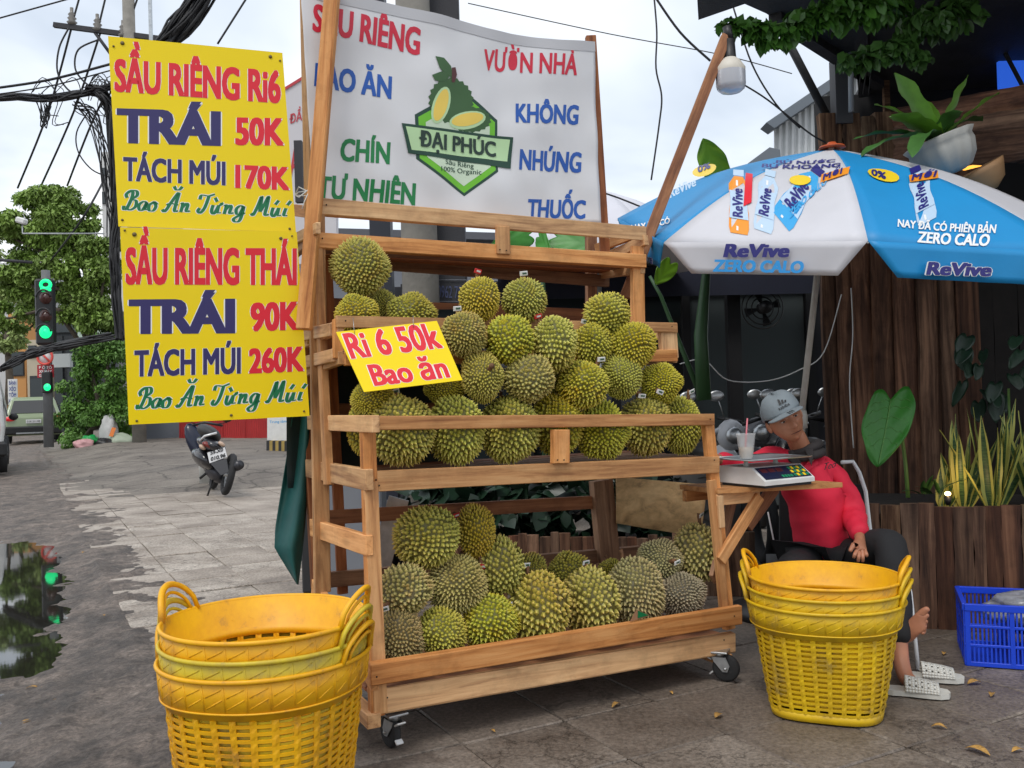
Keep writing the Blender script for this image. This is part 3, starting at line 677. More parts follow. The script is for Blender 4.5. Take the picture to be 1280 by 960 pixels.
def hf(s, t):
    a = bl(TOPP, s); c = bl(BOTP, s); return ban(a[0]+(c[0]-a[0])*t*.055, a[1]+(c[1]-a[1])*t*.055, .0025)
hb.grid(hf, 60, 1); hb.build('hem', mat('banner_hem', (.5, .5, .52), .5), bt)
MR, MBl, MG = mat('banner_red', lin(205, 24, 56), .4), mat('banner_blue', lin(20, 84, 172), .4), mat('banner_green', lin(0, 122, 60), .4)
for txt, a, b, c, mt in (('SẦU RIÊNG', (389, 39), (523, 70), 32, MR), ('VƯỜN NHÀ', (605, 86), (722, 93), 25, MR), ('BAO ĂN', (392, 107), (487, 125), 27, MBl), ('KHÔNG', (645, 152), (725, 154), 23, MBl), ('NHÚNG', (649, 211), (729, 214), 24, MBl), ('THUỐC', (660, 271), (734, 272), 22, MBl), ('CHÍN', (425, 200), (485, 206), 26, MG), ('TƯ NHIÊN', (397, 246), (517, 257), 26, MG)):
    letter('lettering', txt, a, b, c, ban, mt, bt, .040 if txt[0] == 'V' else .056, lift=.0022, shear=.06)
# emblem
mdg, mlg, mpg, mcr = mat('emblem_dark', lin(10, 62, 44), .4), mat('emblem_lime', lin(108, 190, 36), .4), mat('emblem_pale', lin(186, 220, 168), .4), mat('emblem_cream', lin(204, 222, 196), .4)
mye, mol = mat('emblem_flesh', lin(238, 206, 90), .4), mat('emblem_husk', lin(52, 92, 46), .45)
def layer(pts, mt, lf, name='emblem'):
    # subdivide so that the flat print follows the cloth
    n = len(pts); cx = sum(p[0] for p in pts)/n; cy = sum(p[1] for p in pts)/n; b = MB(); rings = 10; edge = []
    for i in range(n):
        a, c = pts[i], pts[(i+1) % n]; k = max(1, int(hypot(a[0]-c[0], a[1]-c[1])/4))
        edge += [(a[0]+(c[0]-a[0])*j/k, a[1]+(c[1]-a[1])*j/k) for j in range(k)]
    m_ = len(edge); vs = [ban(cx, cy, lf)]
    for r in range(1, rings+1): vs += [ban(cx+(p[0]-cx)*r/rings, cy+(p[1]-cy)*r/rings, lf) for p in edge]
    fs = [(0, 1+i, 1+(i+1) % m_) for i in range(m_)]
    for r in range(rings-1): fs += [(1+r*m_+i, 1+(r+1)*m_+i, 1+(r+1)*m_+(i+1) % m_, 1+r*m_+(i+1) % m_) for i in range(m_)]
    b.mesh(vs, fs, 0, True); return b.build(name, mt, bt)
hexa = lambda k: [(578+(x-578)*k, 188+(y-188)*k) for x, y in ((516, 145), (545, 129), (578, 112), (622, 150), (622, 215), (579, 246), (518, 200))]
layer(hexa(1.0), mdg, 0.0015); layer(hexa(.93), mlg, 0.0020); layer(hexa(.78), mcr, 0.0026)
husk = []
for i in range(44):
    a = 2*pi*i/44; r = 1+(.10 if i % 2 else 0); husk.append((562+27*r*cos(a)*1.0, 127+27*r*sin(a)))
layer(husk, mol, 0.0031)
husk2 = []
for i in range(40):
    a = 2*pi*i/40; r = 1+(.10 if i % 2 else 0); husk2.append((586+26*r*cos(a), 150+15*r*sin(a)))
layer(husk2, mol, 0.0032)
ov = lambda cx, cy, a, b, rot: [(cx+a*cos(t)*cos(rot)-b*sin(t)*sin(rot), cy+a*cos(t)*sin(rot)+b*sin(t)*cos(rot)) for t in [2*pi*i/20 for i in range(20)]]
layer(ov(549, 133, 24, 11, -1.25), mpg, 0.0038); layer(ov(549, 133, 21, 8, -1.25), mye, 0.0043)
layer(ov(583, 151, 24, 11, -.2), mpg, 0.0038); layer(ov(583, 150, 21, 8, -.2), mye, 0.0043)
layer([(542, 72), (553, 74), (562, 84), (565, 98), (556, 96), (547, 87)], mol, 0.0038); layer([(537, 96), (550, 91), (560, 98), (552, 104), (541, 103)], mol, 0.0040)
layer([(563, 86), (568, 85), (570, 94), (567, 104), (563, 104)], mat('emblem_stem', lin(84, 40, 40), .5), 0.0041)
layer([(499, 156), (641, 172), (638, 211), (508, 193)], mdg, 0.0045); layer([(504, 160), (637, 175), (634, 202), (512, 189)], mpg, 0.0050)
letter('lettering', 'ĐẠI PHÚC', (521, 184), (620, 196), 18, ban, mat('emblem_ink', lin(14, 48, 36), .4), bt, .05, lift=.008)
letter('lettering', 'Sầu Riêng', (555, 206), (591, 211), 6, ban, mdg, bt, .01, lift=.0042)
letter('lettering', '100% Organic', (549, 215), (600, 219), 6, ban, mdg, bt, .01, lift=.0042)
# poles that carry the banner and lamp
def pole(name, label, p0, p1, w_, th, m=M_PINE, cat='wooden pole'):
    t = thing(name, label, cat, V3(p0)[:]); R = frame(V3(p1)-V3(p0), (0, 0, 1) if abs((V3(p1)-V3(p0)).normalized().z) < .9 else (1, 0, 0))
    b = MB(); b.box((0, 0, 0), ((V3(p1)-V3(p0)).length, th, w_), bev=.004)
    for v in b.v: v.y += random.uniform(-.002, .002); v.z += random.uniform(-.002, .002)
    ml = Matrix.Translation((V3(p1)-V3(p0))/2) @ R.to_4x4()
    b.build('batten', m, t, local=True, ml=ml); return t
q0 = SV(380, 412, .43); q1 = SV(417, -30, .50)
def spole(label, a, b, w_, th, m=M_PINE, name='wooden_pole'):
    P0, P1 = S(*a), S(*b); t = thing(name, label, 'wooden pole', P0[:]); x_ = (P1-P0); R = frame(x_, V3((1, 0, 0)))
    mb_ = MB(); mb_.box((0, 0, 0), (x_.length, th, w_), bev=.004)
    for v in mb_.v: v.y += random.uniform(-.003, .003); v.z += random.uniform(-.003, .003)
    mb_.build('batten', m, t, local=True, ml=Matrix.Translation(x_/2) @ R.to_4x4()); return t
spole('slanting square batten crossing the left end of the banner', q0, q1, .055, .04)
spole('thin light upright batten at the left edge of the banner', SV(388, 430, .62), SV(379, -30, .585), .03, .02)
spole('dark upright batten holding the right edge of the banner', SV(757, 330, .62), SV(738, 45, .60), .05, .035, M_BROWN)
lp = spole('long brown batten leaning right from the stall with a lamp hung on its top', SV(781, 372, .66), SV(908, 45, .45), .052, .045, M_BROWN)
# hanging lamp
lq = S(*SV(913, 90, .44)); lt = thing('hanging_lamp', 'unlit white bulb lamp hanging from the top of the leaning batten', 'lamp', lq[:])
k_ = (S(*SV(927, 90, .44))-S(*SV(899, 90, .44))).length/2
hd = MB(); hd.lathe([(k_*.35, k_*2.2), (k_*.42, k_*1.0), (k_*.45, k_*.9)], lq, 16); hd.tube([lq+V3((0, 0, k_*2.2)), lq+V3((-.01, .0, k_*3.1))], k_*.3, 10); hd.build('socket', M_BLACK, lt)
bs = MB(); bs.lathe([(k_*.42, k_*.95), (k_*.7, k_*.7), (k_*1.0, k_*.25), (k_, 0)], lq, 20, cap=False); bs.build('bulb_base', mat('bulb_base', (.62, .58, .5), .5), lt)
bg = MB(); bg.lathe([(k_, 0), (k_*1.0, -k_*.9), (k_*.92, -k_*1.15), (k_*.7, -k_*1.35), (k_*.35, -k_*1.45), (.001, -k_*1.48)], lq, 20, cap=False); bg.build('bulb', mat('bulb_frosted', (.55, .56, .6), .25, trans=.15), lt)
# dark green tarpaulin hanging at the back left
M_TARP = mat('green_tarp', lin(32, 98, 94), .6, var=.3, nscale=5, bump=.2, bscale=30)
tp = thing('tarpaulin', 'dark green tarpaulin hanging to a point behind the lower price board', 'tarpaulin', S(-.1, .85, 1.2)[:])
tm = MB(); LP = [(366, 515), (360, 560), (352, 610), (344, 660), (343, 685), (371, 730)]; RP = [(388, 500), (386, 560), (384, 620), (382, 650), (378, 690), (373, 731)]
def tf(s, t):
    a = bl(LP, t); c = bl(RP, t); px = a[0]+(c[0]-a[0])*s; py = a[1]+(c[1]-a[1])*s
    return S(*SV(px, py, .82+.05*sin(s*5+t*2)+.03*sin(t*6)))
tm.grid(tf, 14, 24); tm.build('hanging_corner', M_TARP, tp, thick=.002)
tm = MB()
def tf2(s, t):
    return S(-.12+s*.86, .84+.015*sin(s*17)+.01*sin(t*9+s*5), 1.66-t*(.78 if s < 2 else .5))
tm.grid(tf2, 30, 14); tm.build('back_sheet', mat('dark_sheet', lin(24, 44, 46), .7, var=.3, nscale=4), tp, thick=.002)
# small card in the bottom tray
cp = MB(); q = SV(800, 772, -.02); cp.prism([q+V3((-.05, 0, -.01)), q+V3((-.015, .0, .035)), q+V3((.05, 0, .0))], (0, .002, 0)); cp.prism([q+V3((-.012, -.003, .0)), q+V3((-.01, -.003, .03)), q+V3((.042, -.003, .004))], (0, .002, 0), 1)
cp.build('folded_card', [mat('card_brown', lin(150, 110, 80), .8), M_GRN], None, local=True)
o = bpy.data.objects['folded_card']; o.matrix_local = SM.copy(); tag(o, 'folded brown card with a green corner on the front of the bottom tray', 'card')

ts = MB(); q = SV(382, 243, .50)
for k in range(3): ts.tube([q+V3((-.035, -.03, .02-.02*k)), q+V3((0, -.045, .005*k)), q+V3((.035, -.03, -.02+.02*k)), q+V3((.03, .03, 0)), q+V3((-.035, .03, 0))], .0025, 5, closed=True)
ts.tube([q+V3((.01, -.045, 0)), q+V3((.02, -.05, .05)), q+V3((.035, -.05, .03))], .002, 5); ts.tube([q+V3((.0, -.045, 0)), q+V3((-.02, -.05, -.04)), q+V3((-.03, -.05, -.07))], .002, 5)
ts.build('tie_string', mat('white_string', (.6, .6, .56), .8), stall, local=True)
# ================================================================== GROUND
def gmat(name, cA, cB, rough=(.55, .9), sc=1.2, crack=.0, wet=None, bumpd=.02, stain=None):
    m = bpy.data.materials.new(name); m.use_nodes = True; nt = m.node_tree; b = nt.nodes['Principled BSDF']
    ge = N(nt, 'ShaderNodeNewGeometry'); P = ge.outputs['Position']
    n = N(nt, 'ShaderNodeTexNoise', i_Scale=sc, i_Detail=9.0, i_Roughness=.68); L(nt, P, n.inputs['Vector'])
    r = N(nt, 'ShaderNodeMapRange'); r.inputs[1].default_value = .36; r.inputs[2].default_value = .64; L(nt, n.outputs[0], r.inputs[0])
    mx = N(nt, 'ShaderNodeMix', data_type='RGBA'); mx.inputs[6].default_value = (*cA, 1); mx.inputs[7].default_value = (*cB, 1); L(nt, r.outputs[0], mx.inputs[0]); c = mx.outputs[2]
    n2 = N(nt, 'ShaderNodeTexNoise', i_Scale=55.0, i_Detail=8.0, i_Roughness=.75); L(nt, P, n2.inputs['Vector'])
    r2 = N(nt, 'ShaderNodeMapRange'); r2.inputs[1].default_value = .35; r2.inputs[2].default_value = .68; r2.inputs[3].default_value = .52; r2.inputs[4].default_value = 1.45; L(nt, n2.outputs[0], r2.inputs[0])
    mu = N(nt, 'ShaderNodeVectorMath', operation='SCALE'); L(nt, c, mu.inputs[0]); L(nt, r2.outputs[0], mu.inputs['Scale']); c = mu.outputs[0]
    rg = N(nt, 'ShaderNodeMapRange'); rg.inputs[3].default_value = rough[1]; rg.inputs[4].default_value = rough[0]; L(nt, n.outputs[0], rg.inputs[0]); ro = rg.outputs[0]
    if wet:   # a dark, damp, trodden patch: centre, radii, colour
        (wx, wy, wrx, wry, wc, wr) = wet
        mp = N(nt, 'ShaderNodeMapping'); mp.vector_type = 'POINT'
        sb = N(nt, 'ShaderNodeVectorMath', operation='SUBTRACT'); L(nt, P, sb.inputs[0]); sb.inputs[1].default_value = (wx, wy, 0)
        L(nt, sb.outputs[0], mp.inputs[0]); mp.inputs['Rotation'].default_value = (0, 0, -radians(28)); mp.inputs['Scale'].default_value = (1/wrx, 1/wry, 0)
        ln = N(nt, 'ShaderNodeVectorMath', operation='LENGTH'); L(nt, mp.outputs[0], ln.inputs[0])
        n3 = N(nt, 'ShaderNodeTexNoise', i_Scale=2.2, i_Detail=7.0, i_Roughness=.65); L(nt, P, n3.inputs['Vector'])
        ad = N(nt, 'ShaderNodeMath', operation='MULTIPLY_ADD'); L(nt, n3.outputs[0], ad.inputs[0]); ad.inputs[1].default_value = 1.1; L(nt, ln.outputs['Value'], ad.inputs[2])
        wr_ = N(nt, 'ShaderNodeMapRange'); wr_.inputs[1].default_value = 1.35; wr_.inputs[2].default_value = 1.6; wr_.inputs[3].default_value = 1; wr_.inputs[4].default_value = 0; L(nt, ad.outputs[0], wr_.inputs[0])
        mw = N(nt, 'ShaderNodeMix', data_type='RGBA', blend_type='MULTIPLY'); L(nt, wr_.outputs[0], mw.inputs[0]); L(nt, c, mw.inputs[6]); mw.inputs[7].default_value = (*wc, 1); c = mw.outputs[2]
        mr = N(nt, 'ShaderNodeMix'); L(nt, wr_.outputs[0], mr.inputs[0]); L(nt, ro, mr.inputs[2]); mr.inputs[3].default_value = wr; ro = mr.outputs[0]
    if crack:
        vo = N(nt, 'ShaderNodeTexVoronoi', feature='DISTANCE_TO_EDGE', i_Scale=crack); dn = N(nt, 'ShaderNodeVectorMath', operation='MULTIPLY_ADD'); L(nt, n.outputs['Color'], dn.inputs[0]); dn.inputs[1].default_value = (.5, .5, .5); L(nt, P, dn.inputs[2]); L(nt, dn.outputs[0], vo.inputs['Vector'])
        cr = N(nt, 'ShaderNodeMapRange'); cr.inputs[1].default_value = 0; cr.inputs[2].default_value = .03; cr.inputs[3].default_value = .38; cr.inputs[4].default_value = 1; L(nt, vo.outputs['Distance'], cr.inputs[0])
        m4 = N(nt, 'ShaderNodeVectorMath', operation='SCALE'); L(nt, c, m4.inputs[0]); L(nt, cr.outputs[0], m4.inputs['Scale']); c = m4.outputs[0]
    L(nt, c, b.inputs['Base Color']); L(nt, ro, b.inputs['Roughness']); b.inputs['Specular IOR Level'].default_value = .4
    bp = N(nt, 'ShaderNodeBump'); bp.inputs['Strength'].default_value = .7; bp.inputs['Distance'].default_value = bumpd; L(nt, n2.outputs[0], bp.inputs['Height']); L(nt, bp.outputs[0], b.inputs['Normal'])
    return m
wetc = S(1.9, 1.0, 0)
WET = (wetc.x, wetc.y, 2.9, 2.6, (.47, .445, .43), .5)
M_SLAB = gmat('paving_slab', lin(180, 169, 157), lin(136, 125, 114), sc=1.6, wet=WET, bumpd=.006)
M_SLAB2 = gmat('paving_slab_worn', lin(192, 182, 170), lin(142, 130, 118), sc=2.3, wet=WET, crack=4.5, bumpd=.008)
M_BED = gmat('joint_dirt', lin(98, 90, 84), lin(62, 56, 52), sc=3, wet=WET)
M_DIRT = gmat('dirty_asphalt', lin(152, 138, 127), lin(96, 87, 80), sc=2.6, rough=(.28, .85), bumpd=.05)
_nt = M_DIRT.node_tree; _b = _nt.nodes['Principled BSDF']; _src = _b.inputs['Base Color'].links[0].from_socket; _ge = N(_nt, 'ShaderNodeNewGeometry')
_v = N(_nt, 'ShaderNodeTexNoise', i_Scale=9.0, i_Detail=9.0, i_Roughness=.75, i_Distortion=.8); L(_nt, _ge.outputs['Position'], _v.inputs['Vector'])
_r = N(_nt, 'ShaderNodeMapRange'); _r.inputs[1].default_value = .38; _r.inputs[2].default_value = .66; _r.inputs[3].default_value = .55; _r.inputs[4].default_value = 1.4; L(_nt, _v.outputs[0], _r.inputs[0])
_m = N(_nt, 'ShaderNodeVectorMath', operation='SCALE'); L(_nt, _src, _m.inputs[0]); L(_nt, _r.outputs[0], _m.inputs['Scale']); L(_nt, _m.outputs[0], _b.inputs['Base Color'])
_bp = N(_nt, 'ShaderNodeBump'); _bp.inputs['Strength'].default_value = .9; _bp.inputs['Distance'].default_value = .03; L(_nt, _v.outputs[0], _bp.inputs['Height']); L(_nt, _b.inputs['Normal'].links[0].from_socket, _bp.inputs['Normal']); L(_nt, _bp.outputs[0], _b.inputs['Normal'])
M_ASPH = gmat('road_asphalt', lin(118, 114, 112), lin(98, 94, 92), sc=.6)
M_CONC = gmat('far_paving', lin(140, 132, 122), lin(108, 100, 92), sc=.9, crack=1.1)
g = MB(); g.box((0, 250, -.35), (1400, 1400, .1)); struct(g.build('ground', M_ASPH))
random.seed(11)
def fbm(x, y, s, o=5):
    return noise.fractal(V3((x*s, y*s, 3.3)), .6, 2.1, o)
def gh(u, v):
    """height of the broken strip between paving and road"""
    e = max(0, min(1, (-.62-u)/.75)); h = -.012-.026*e
    if u < -3.2: h = -.036-.004*(u+3.2)
    pa = exp(-((u+1.45)/.70)**4-((v-4.6)/2.9)**4); pb = exp(-((u+1.95)/.72)**4-((v-.75)/.85)**4)
    h -= .052*max(pa, pb); h += .012*(1-max(pa, pb))
    if u > -.66: return -.004+.030*fbm(u+2, v, 1.3)+.010*fbm(u, v, 6)-(u+.45)*.055+min(0, (v-1.2)*.02)
    h += .017*fbm(u, v, 1.7)+.010*fbm(u+9, v, 6)+.006*abs(fbm(u, v+4, 15, 3))
    return h
us = []; u = -12.
while u < .42: us.append(u); u += .045 if u > -3.2 else .5
vs_ = []; v = -3.5
while v < 60: vs_.append(v); v += .05 if v < 6 else (.1 if v < 12 else .8)
g = MB(); nu_ = len(us)
g.mesh([S(a, b, gh(a, b)) for b in vs_ for a in us], [(j*nu_+i, j*nu_+i+1, (j+1)*nu_+i+1, (j+1)*nu_+i) for j in range(len(vs_)-1) for i in range(nu_-1)], 0, True)
struct(g.build('road_gutter', M_DIRT))
M_WATER = mat('puddle_water', (.018, .017, .014), .03, spec=.9, bump=.02, bscale=4)
for (u0, u1, v0, v1) in ((-3.1, -.7, 1.9, 9.6), (-3.3, -.7, -1.2, 1.75)):
    g = MB(); g.mesh([S(a, b, -.047) for a, b in ((u0, v0), (u1, v0), (u1, v1), (u0, v1))], [(0, 1, 2, 3)], 0, False); struct(g.build('puddle', M_WATER))
g = MB(); g.mesh([S(a, b, -.022) for a, b in ((-.6, -4), (14, -4), (14, 15.), (-.6, 15.))], [(0, 1, 2, 3)], 0, False); bed = struct(g.build('pavement_bed', M_BED))
pv = bpy.data.objects.new('pavement', None); COL.objects.link(pv); pv['kind'] = 'structure'; WM['pavement'] = Matrix.Identity(4)
sl_ = MB(); n_ = .43
def slab_mesh(seed, mt, nx=1, ny=1):
    rnd = random.Random(seed); b = MB(); j = .006
    b.box((0, 0, -.02), (n_*nx-j, n_*ny-j, .036), bev=.005)
    for p in b.v: p.x += rnd.uniform(-.003, .003); p.y += rnd.uniform(-.003, .003); p.z += rnd.uniform(-.001, .001)
    me = bpy.data.meshes.new('slab'); me.from_pydata([q[:] for q in b.v], [], b.f); me.materials.append(mt); me.update(); return me
SMs = [slab_mesh(i, M_SLAB if i % 2 else M_SLAB2) for i in range(6)]
cells = []
for i in range(-0, 24):
    for j in range(-8, 34):
        u = -.6+n_/2+i*n_; v = -2.2+n_/2+(j+8)*n_; p = S(u, v, 0)
        if p.y < 1.9: continue
        X = 640+p.x/p.y*F; Yp = 494+EYE*F/p.y
        if -80 < X < 1360 and Yp < 1020:
            if u > 1.9 and v > 2.6+(u-1.9)*.2 and False: continue
            if False: continue
            cells.append((p.y, u, v, p))
cells.sort(key=lambda c: c[0])
rest = MB()
for k, (_, u, v, p) in enumerate(cells):
    tilt = .004 if u < 1.2 and v > 1 else .0015
    R = Matrix.Rotation(TH+random.uniform(-.004, .004), 4, 'Z') @ Matrix.Rotation(random.uniform(-tilt, tilt)*3, 4, 'X') @ Matrix.Rotation(random.uniform(-tilt, tilt)*3, 4, 'Y')
    ml = Matrix.Translation(S(u, v, random.uniform(-tilt, tilt)*1.2)) @ R
    if k < 296:
        add('slab', random.choice(SMs), pv, ml)
    else: rest.box(ml.translation-V3((0, 0, .02)), (n_-.008, n_-.008, .036), R=R.to_3x3())
o = rest.build('far_slabs', M_SLAB, pv); o['kind'] = 'stuff'
# sloping, broken forecourt beyond the paving
def fh(u, v):
  return max(0, min(.2, (v-11)*.03))*max(0, min(1, (u+.2)/1.2))+.015*fbm(u, v, 1.1)-.004+(.16*exp(-((u-3.2)/1.6)**2-((v-13)/2.2)**2))
g = MB(); g.grid(lambda a, b: S(-.6+a*17, 10.6+b*45, (fh(-.6+a*17, 10.6+b*45) if b > .004 else -.02)), 70, 150); struct(g.build('forecourt', M_CONC))
# fallen leaves
M_LEAFY = mat('dry_leaf', lin(196, 150, 78), .7, var=.6, nscale=60, rnd=.2)
lf_spots = [(770, 883, 1.0, 'curled dry leaf on the dark paving in front of the stall'), (839, 867, .5, 'tiny dry leaf behind the curled one on the dark paving'), (898, 896, .7, 'small pale leaf on the paving left of the right basket stack'), (616, 915, .45, 'tiny pale leaf on the paving near the front caster'),
 (55, 862, .8, 'orange dry leaf on the wet edge of the near puddle'), (70, 877, .9, 'long dry leaf beside the near puddle'), (34, 906, 1.1, 'brown leaf floating in the near puddle'), (41, 861, .8, 'leaf at the far rim of the near puddle'), (1222, 941, 1.3, 'large yellow leaf in the bottom right corner of the paving'), (1174, 911, 1.1, 'yellow leaf on the tile joint right of the basket stack'), (1218, 855, 1.0, 'orange leaf in front of the blue crate'), (1240, 870, .9, 'second orange leaf in front of the blue crate, nearer the camera'), (1180, 818, .6, 'small leaf between the slippers and the planter'), (1272, 940, .9, 'orange leaf cut by the right edge of the photo'), (104, 691, .5, 'pale scrap leaf by the far puddle'), (130, 770, .4, 'small leaf on the grit beside the slabs')]
for i, (px, py, s, lb) in enumerate(lf_spots):
    p = G(px, py, -.04 if px < 100 else .001); a = random.uniform(0, 6); b = MB(); ln = .030*s*(p.y/3.2)**.5*random.uniform(.8, 1.2); wd = ln*random.uniform(.3, .55)
    def lfn(t, w_): x = (t-.5)*2*ln; y = (w_-.5)*2*wd*sin(pi*min(1, max(.02, t)))**.8; return p+V3((x*cos(a)-y*sin(a), x*sin(a)+y*cos(a), .004+.25*abs(y)+.012*s*sin(t*pi)*.8))
    b.grid(lfn, 8, 4); o = b.build('fallen_leaf', M_LEAFY, None, thick=.001); tag(o, lb, 'leaf', 'fallen dry leaves')
# ================================================================== BASKETS
def bmat(name, c1, c2, c3):
    m = bpy.data.materials.new(name); m.use_nodes = True; nt = m.node_tree; b = nt.nodes['Principled BSDF']
    tc = N(nt, 'ShaderNodeTexCoord'); n = N(nt, 'ShaderNodeTexNoise', i_Scale=7.0, i_Detail=8.0, i_Roughness=.7); L(nt, tc.outputs['Object'], n.inputs['Vector'])
    cr = N(nt, 'ShaderNodeValToRGB'); L(nt, n.outputs[0], cr.inputs[0]); e = cr.color_ramp.elements
    e[0].position = .40; e[0].color = (*c1, 1); e[1].position = .70; e[1].color = (*c3, 1); q = e.new(.57); q.color = (*c2, 1)
    L(nt, cr.outputs[0], b.inputs['Base Color']); b.inputs['Roughness'].default_value = .48; b.inputs['Subsurface Weight'].default_value = .0
    n2 = N(nt, 'ShaderNodeTexNoise', i_Scale=90.0); L(nt, tc.outputs['Object'], n2.inputs['Vector']); bp = N(nt, 'ShaderNodeBump'); bp.inputs['Strength'].default_value = .15; L(nt, n2.outputs[0], bp.inputs['Height']); L(nt, bp.outputs[0], b.inputs['Normal'])
    return m
B_OR = bmat('orange_yellow_plastic', lin(240, 180, 8), lin(228, 164, 18), lin(160, 118, 60)); B_LI = bmat('lime_yellow_plastic', lin(214, 190, 40), lin(196, 170, 54), lin(140, 126, 90)); B_YE = bmat('yellow_plastic', lin(226, 186, 14), lin(208, 168, 26), lin(140, 118, 70))
NC = 30
def bR(th, z, h=.43):
    t = max(0, min(1, z/h)); n = 2+1.6*(1-t)**1.2; r = .222+.085*t
    if z > .345: r += .014
    c, s = abs(cos(th)), abs(sin(th)); return r/((c**n+s**n)**(1/n))
def bp_(th, z, off=0): r = bR(th, z)+off; return V3((r*cos(th), r*sin(th), z))
def basket_parts():
    w_ = MB(); rows = 15; z0, z1 = .035, .325; dz = (z1-z0)/rows; vi = {}
    def vert(i, j):
        if (i, j) in vi: return vi[i, j]
        th = 2*pi*(i//4+(0, .17, .34, .67)[i % 4])/NC; z = z0+dz*(j//2)+(0, .45)[j % 2]*dz; rib = i % 4 in (0, 1, 2)
        off = (.0035 if (j//2+i//4) % 2 else .001) if rib and i % 4 == 1 else (.0012 if i % 4 == 3 else 0)
        vi[i, j] = len(w_.v); w_.v.append(bp_(th, z, off)); return vi[i, j]
    for j in range(rows*2):
        for i in range(NC*4):
            if j % 2 == 1 and i % 4 in (2, 3): continue
            f = (vert(i, j), vert((i+1) % (NC*4), j), vert((i+1) % (NC*4), j+1), vert(i, j+1)); w_.f.append(f); w_.m.append(0); w_.sm.append(False)
    n = 90
    def ring(zs, offs, flat=False):
        vv = [bp_(2*pi*i/n, z, o) for z, o in zip(zs, offs) for i in range(n)]
        w_.mesh(vv, [(j*n+i, j*n+(i+1) % n, (j+1)*n+(i+1) % n, (j+1)*n+i) for j in range(len(zs)-1) for i in range(n)], 0, True)
    ring([.0, .004, .035], [-.012, 0, 0]); ring([.325, .343, .3451, .43], [0, 0, .0, 0])
    bt_ = [bp_(2*pi*i/n, 0, -.012) for i in range(n)]; w_.mesh(bt_, [tuple(range(n))[::-1]], 0, False)
    for i in range(NC):      # embossed slants on the band
        th = 2*pi*(i+.1)/NC; t2 = 2*pi*(i+.9)/NC
        a, b, c, d = bp_(th, .36, 0), bp_(t2, .385, 0), bp_(th, .39, 0), bp_(t2, .412, 0)
        for p, q in ((a, b), (c, d), (bp_(th-.02, .352, 0), bp_(th-.02, .42, 0))):
            w_.tube([p, (p+q)/2, q], .0015, 4)
    rm = MB(); rm.tube([bp_(2*pi*i/n, .43, .002) for i in range(n)], .0065, 8, closed=True); rm.tube([bp_(2*pi*i/n, .347, .0) for i in range(n)], .003, 6, closed=True)
    hs_ = []
    for s in (0, pi):
        h = MB(); pts = []; p2 = []
        for k in range(17):
            t = k/16; a = s+(-.34+.68*t); up = sin(pi*t)**.55*.085; out_ = .022*sin(pi*t)
            pts.append(bp_(a, .43, .002+out_)+V3((0, 0, up))); p2.append(bp_(s+(-.25+.5*t), .43, .001+out_*.9)+V3((0, 0, sin(pi*t)**.6*.062)))
        h.tube(pts, .008, 8, ry=.011); h.tube(p2, .005, 6)
        hs_.append(h)
    return w_, rm, hs_
wB, rB, hB = basket_parts()
def mkmesh(mb_, name, mt):
    me = bpy.data.meshes.new(name); me.from_pydata([p[:] for p in mb_.v], [], mb_.f); me.materials.append(mt); me.polygons.foreach_set('use_smooth', mb_.sm); me.update(); return me
BM = {m.name: (mkmesh(wB, 'woven_wall', m), mkmesh(rB, 'rim', m), [mkmesh(h, 'handle', m) for h in hB]) for m in (B_OR, B_LI, B_YE)}
def basket(x, y, z, rz, m, sc, label, grp):
    t = thing('plastic_basket', label, 'basket', (x, y, z), rz, grp)
    a, b, c = BM[m.name]; Sc = Matrix.Rotation(random.uniform(-.006, .006), 4, 'X') @ Matrix.Rotation(random.uniform(-.006, .006), 4, 'Y') @ Matrix.Diagonal((sc[0], sc[1]*.985, sc[2], 1))
    o = add('woven_wall', a, t, Sc); md = o.modifiers.new('solid', 'SOLIDIFY'); md.thickness = .0045; md.offset = -1
    add('rim', b, t, Sc)
    for h in c: add('handle', h, t, Sc)
    return t
lx, ly = (328-640)/F*2.86-.010, 2.86
for k, (m, lb) in enumerate(((B_OR, 'bottom basket of the left nest, orange yellow with its woven body showing'), (B_LI, 'middle basket of the left nest with a scuffed lime yellow band'), (B_OR, 'top basket of the left nest, empty and open, clean orange yellow'))):
    basket(lx, ly, k*.054, radians((-13, -14, -12.4)[k]), m, (.985-.017*k, .985-.017*k, 1.12), lb, 'yellow baskets nested left of the stall')
rx_, ry_ = (1021-640)/F*3.61, 3.61
for k, (m, lb) in enumerate(((B_YE, 'bottom basket of the nest by the seated man, yellow woven body on the ground'), (B_YE, 'middle yellow basket of the nest by the seated man'), (B_OR, 'top orange yellow basket of the nest by the seated man'))):
    basket(rx_, ry_, k*.045, radians((-24, -25, -23.4)[k]), m, (.915-.015*k, .915-.015*k, .985), lb, 'yellow baskets nested beside the seated man')
# ================================================================== UMBRELLA
M_UW = mat('umbrella_white', (.62, .62, .66), .55, var=.12, nscale=2, bump=.15, bscale=9); M_UB = mat('umbrella_blue', lin(24, 142, 204), .5, var=.12, nscale=2, bump=.15, bscale=9)
M_IND = mat('indigo_print', lin(40, 38, 120), .4); M_SKY = mat('sky_print', lin(60, 164, 222), .4); M_PALE = mat('pale_print', lin(186, 210, 232), .4); M_ORN = mat('orange_print', lin(238, 150, 40), .4); M_YPR = mat('yellow_print', lin(240, 206, 40), .4)
UC = V3((1.78, 5.0, 2.12)); AP = A(1040, 186, 4.89)
rim = {0: A(830, 303, 4.37), 1: A(1085, 301, 3.82), 2: A(1345, 316, 3.95), 7: A(772, 273, 5.3)}
for k, o_ in ((4, 0), (5, 1), (6, 2), (3, 7)): rim[k] = UC*2-rim[o_]
um = thing('street_umbrella', 'big blue and white drink umbrella leaning over the seated man', 'umbrella', (1.43, 5.1, 0))
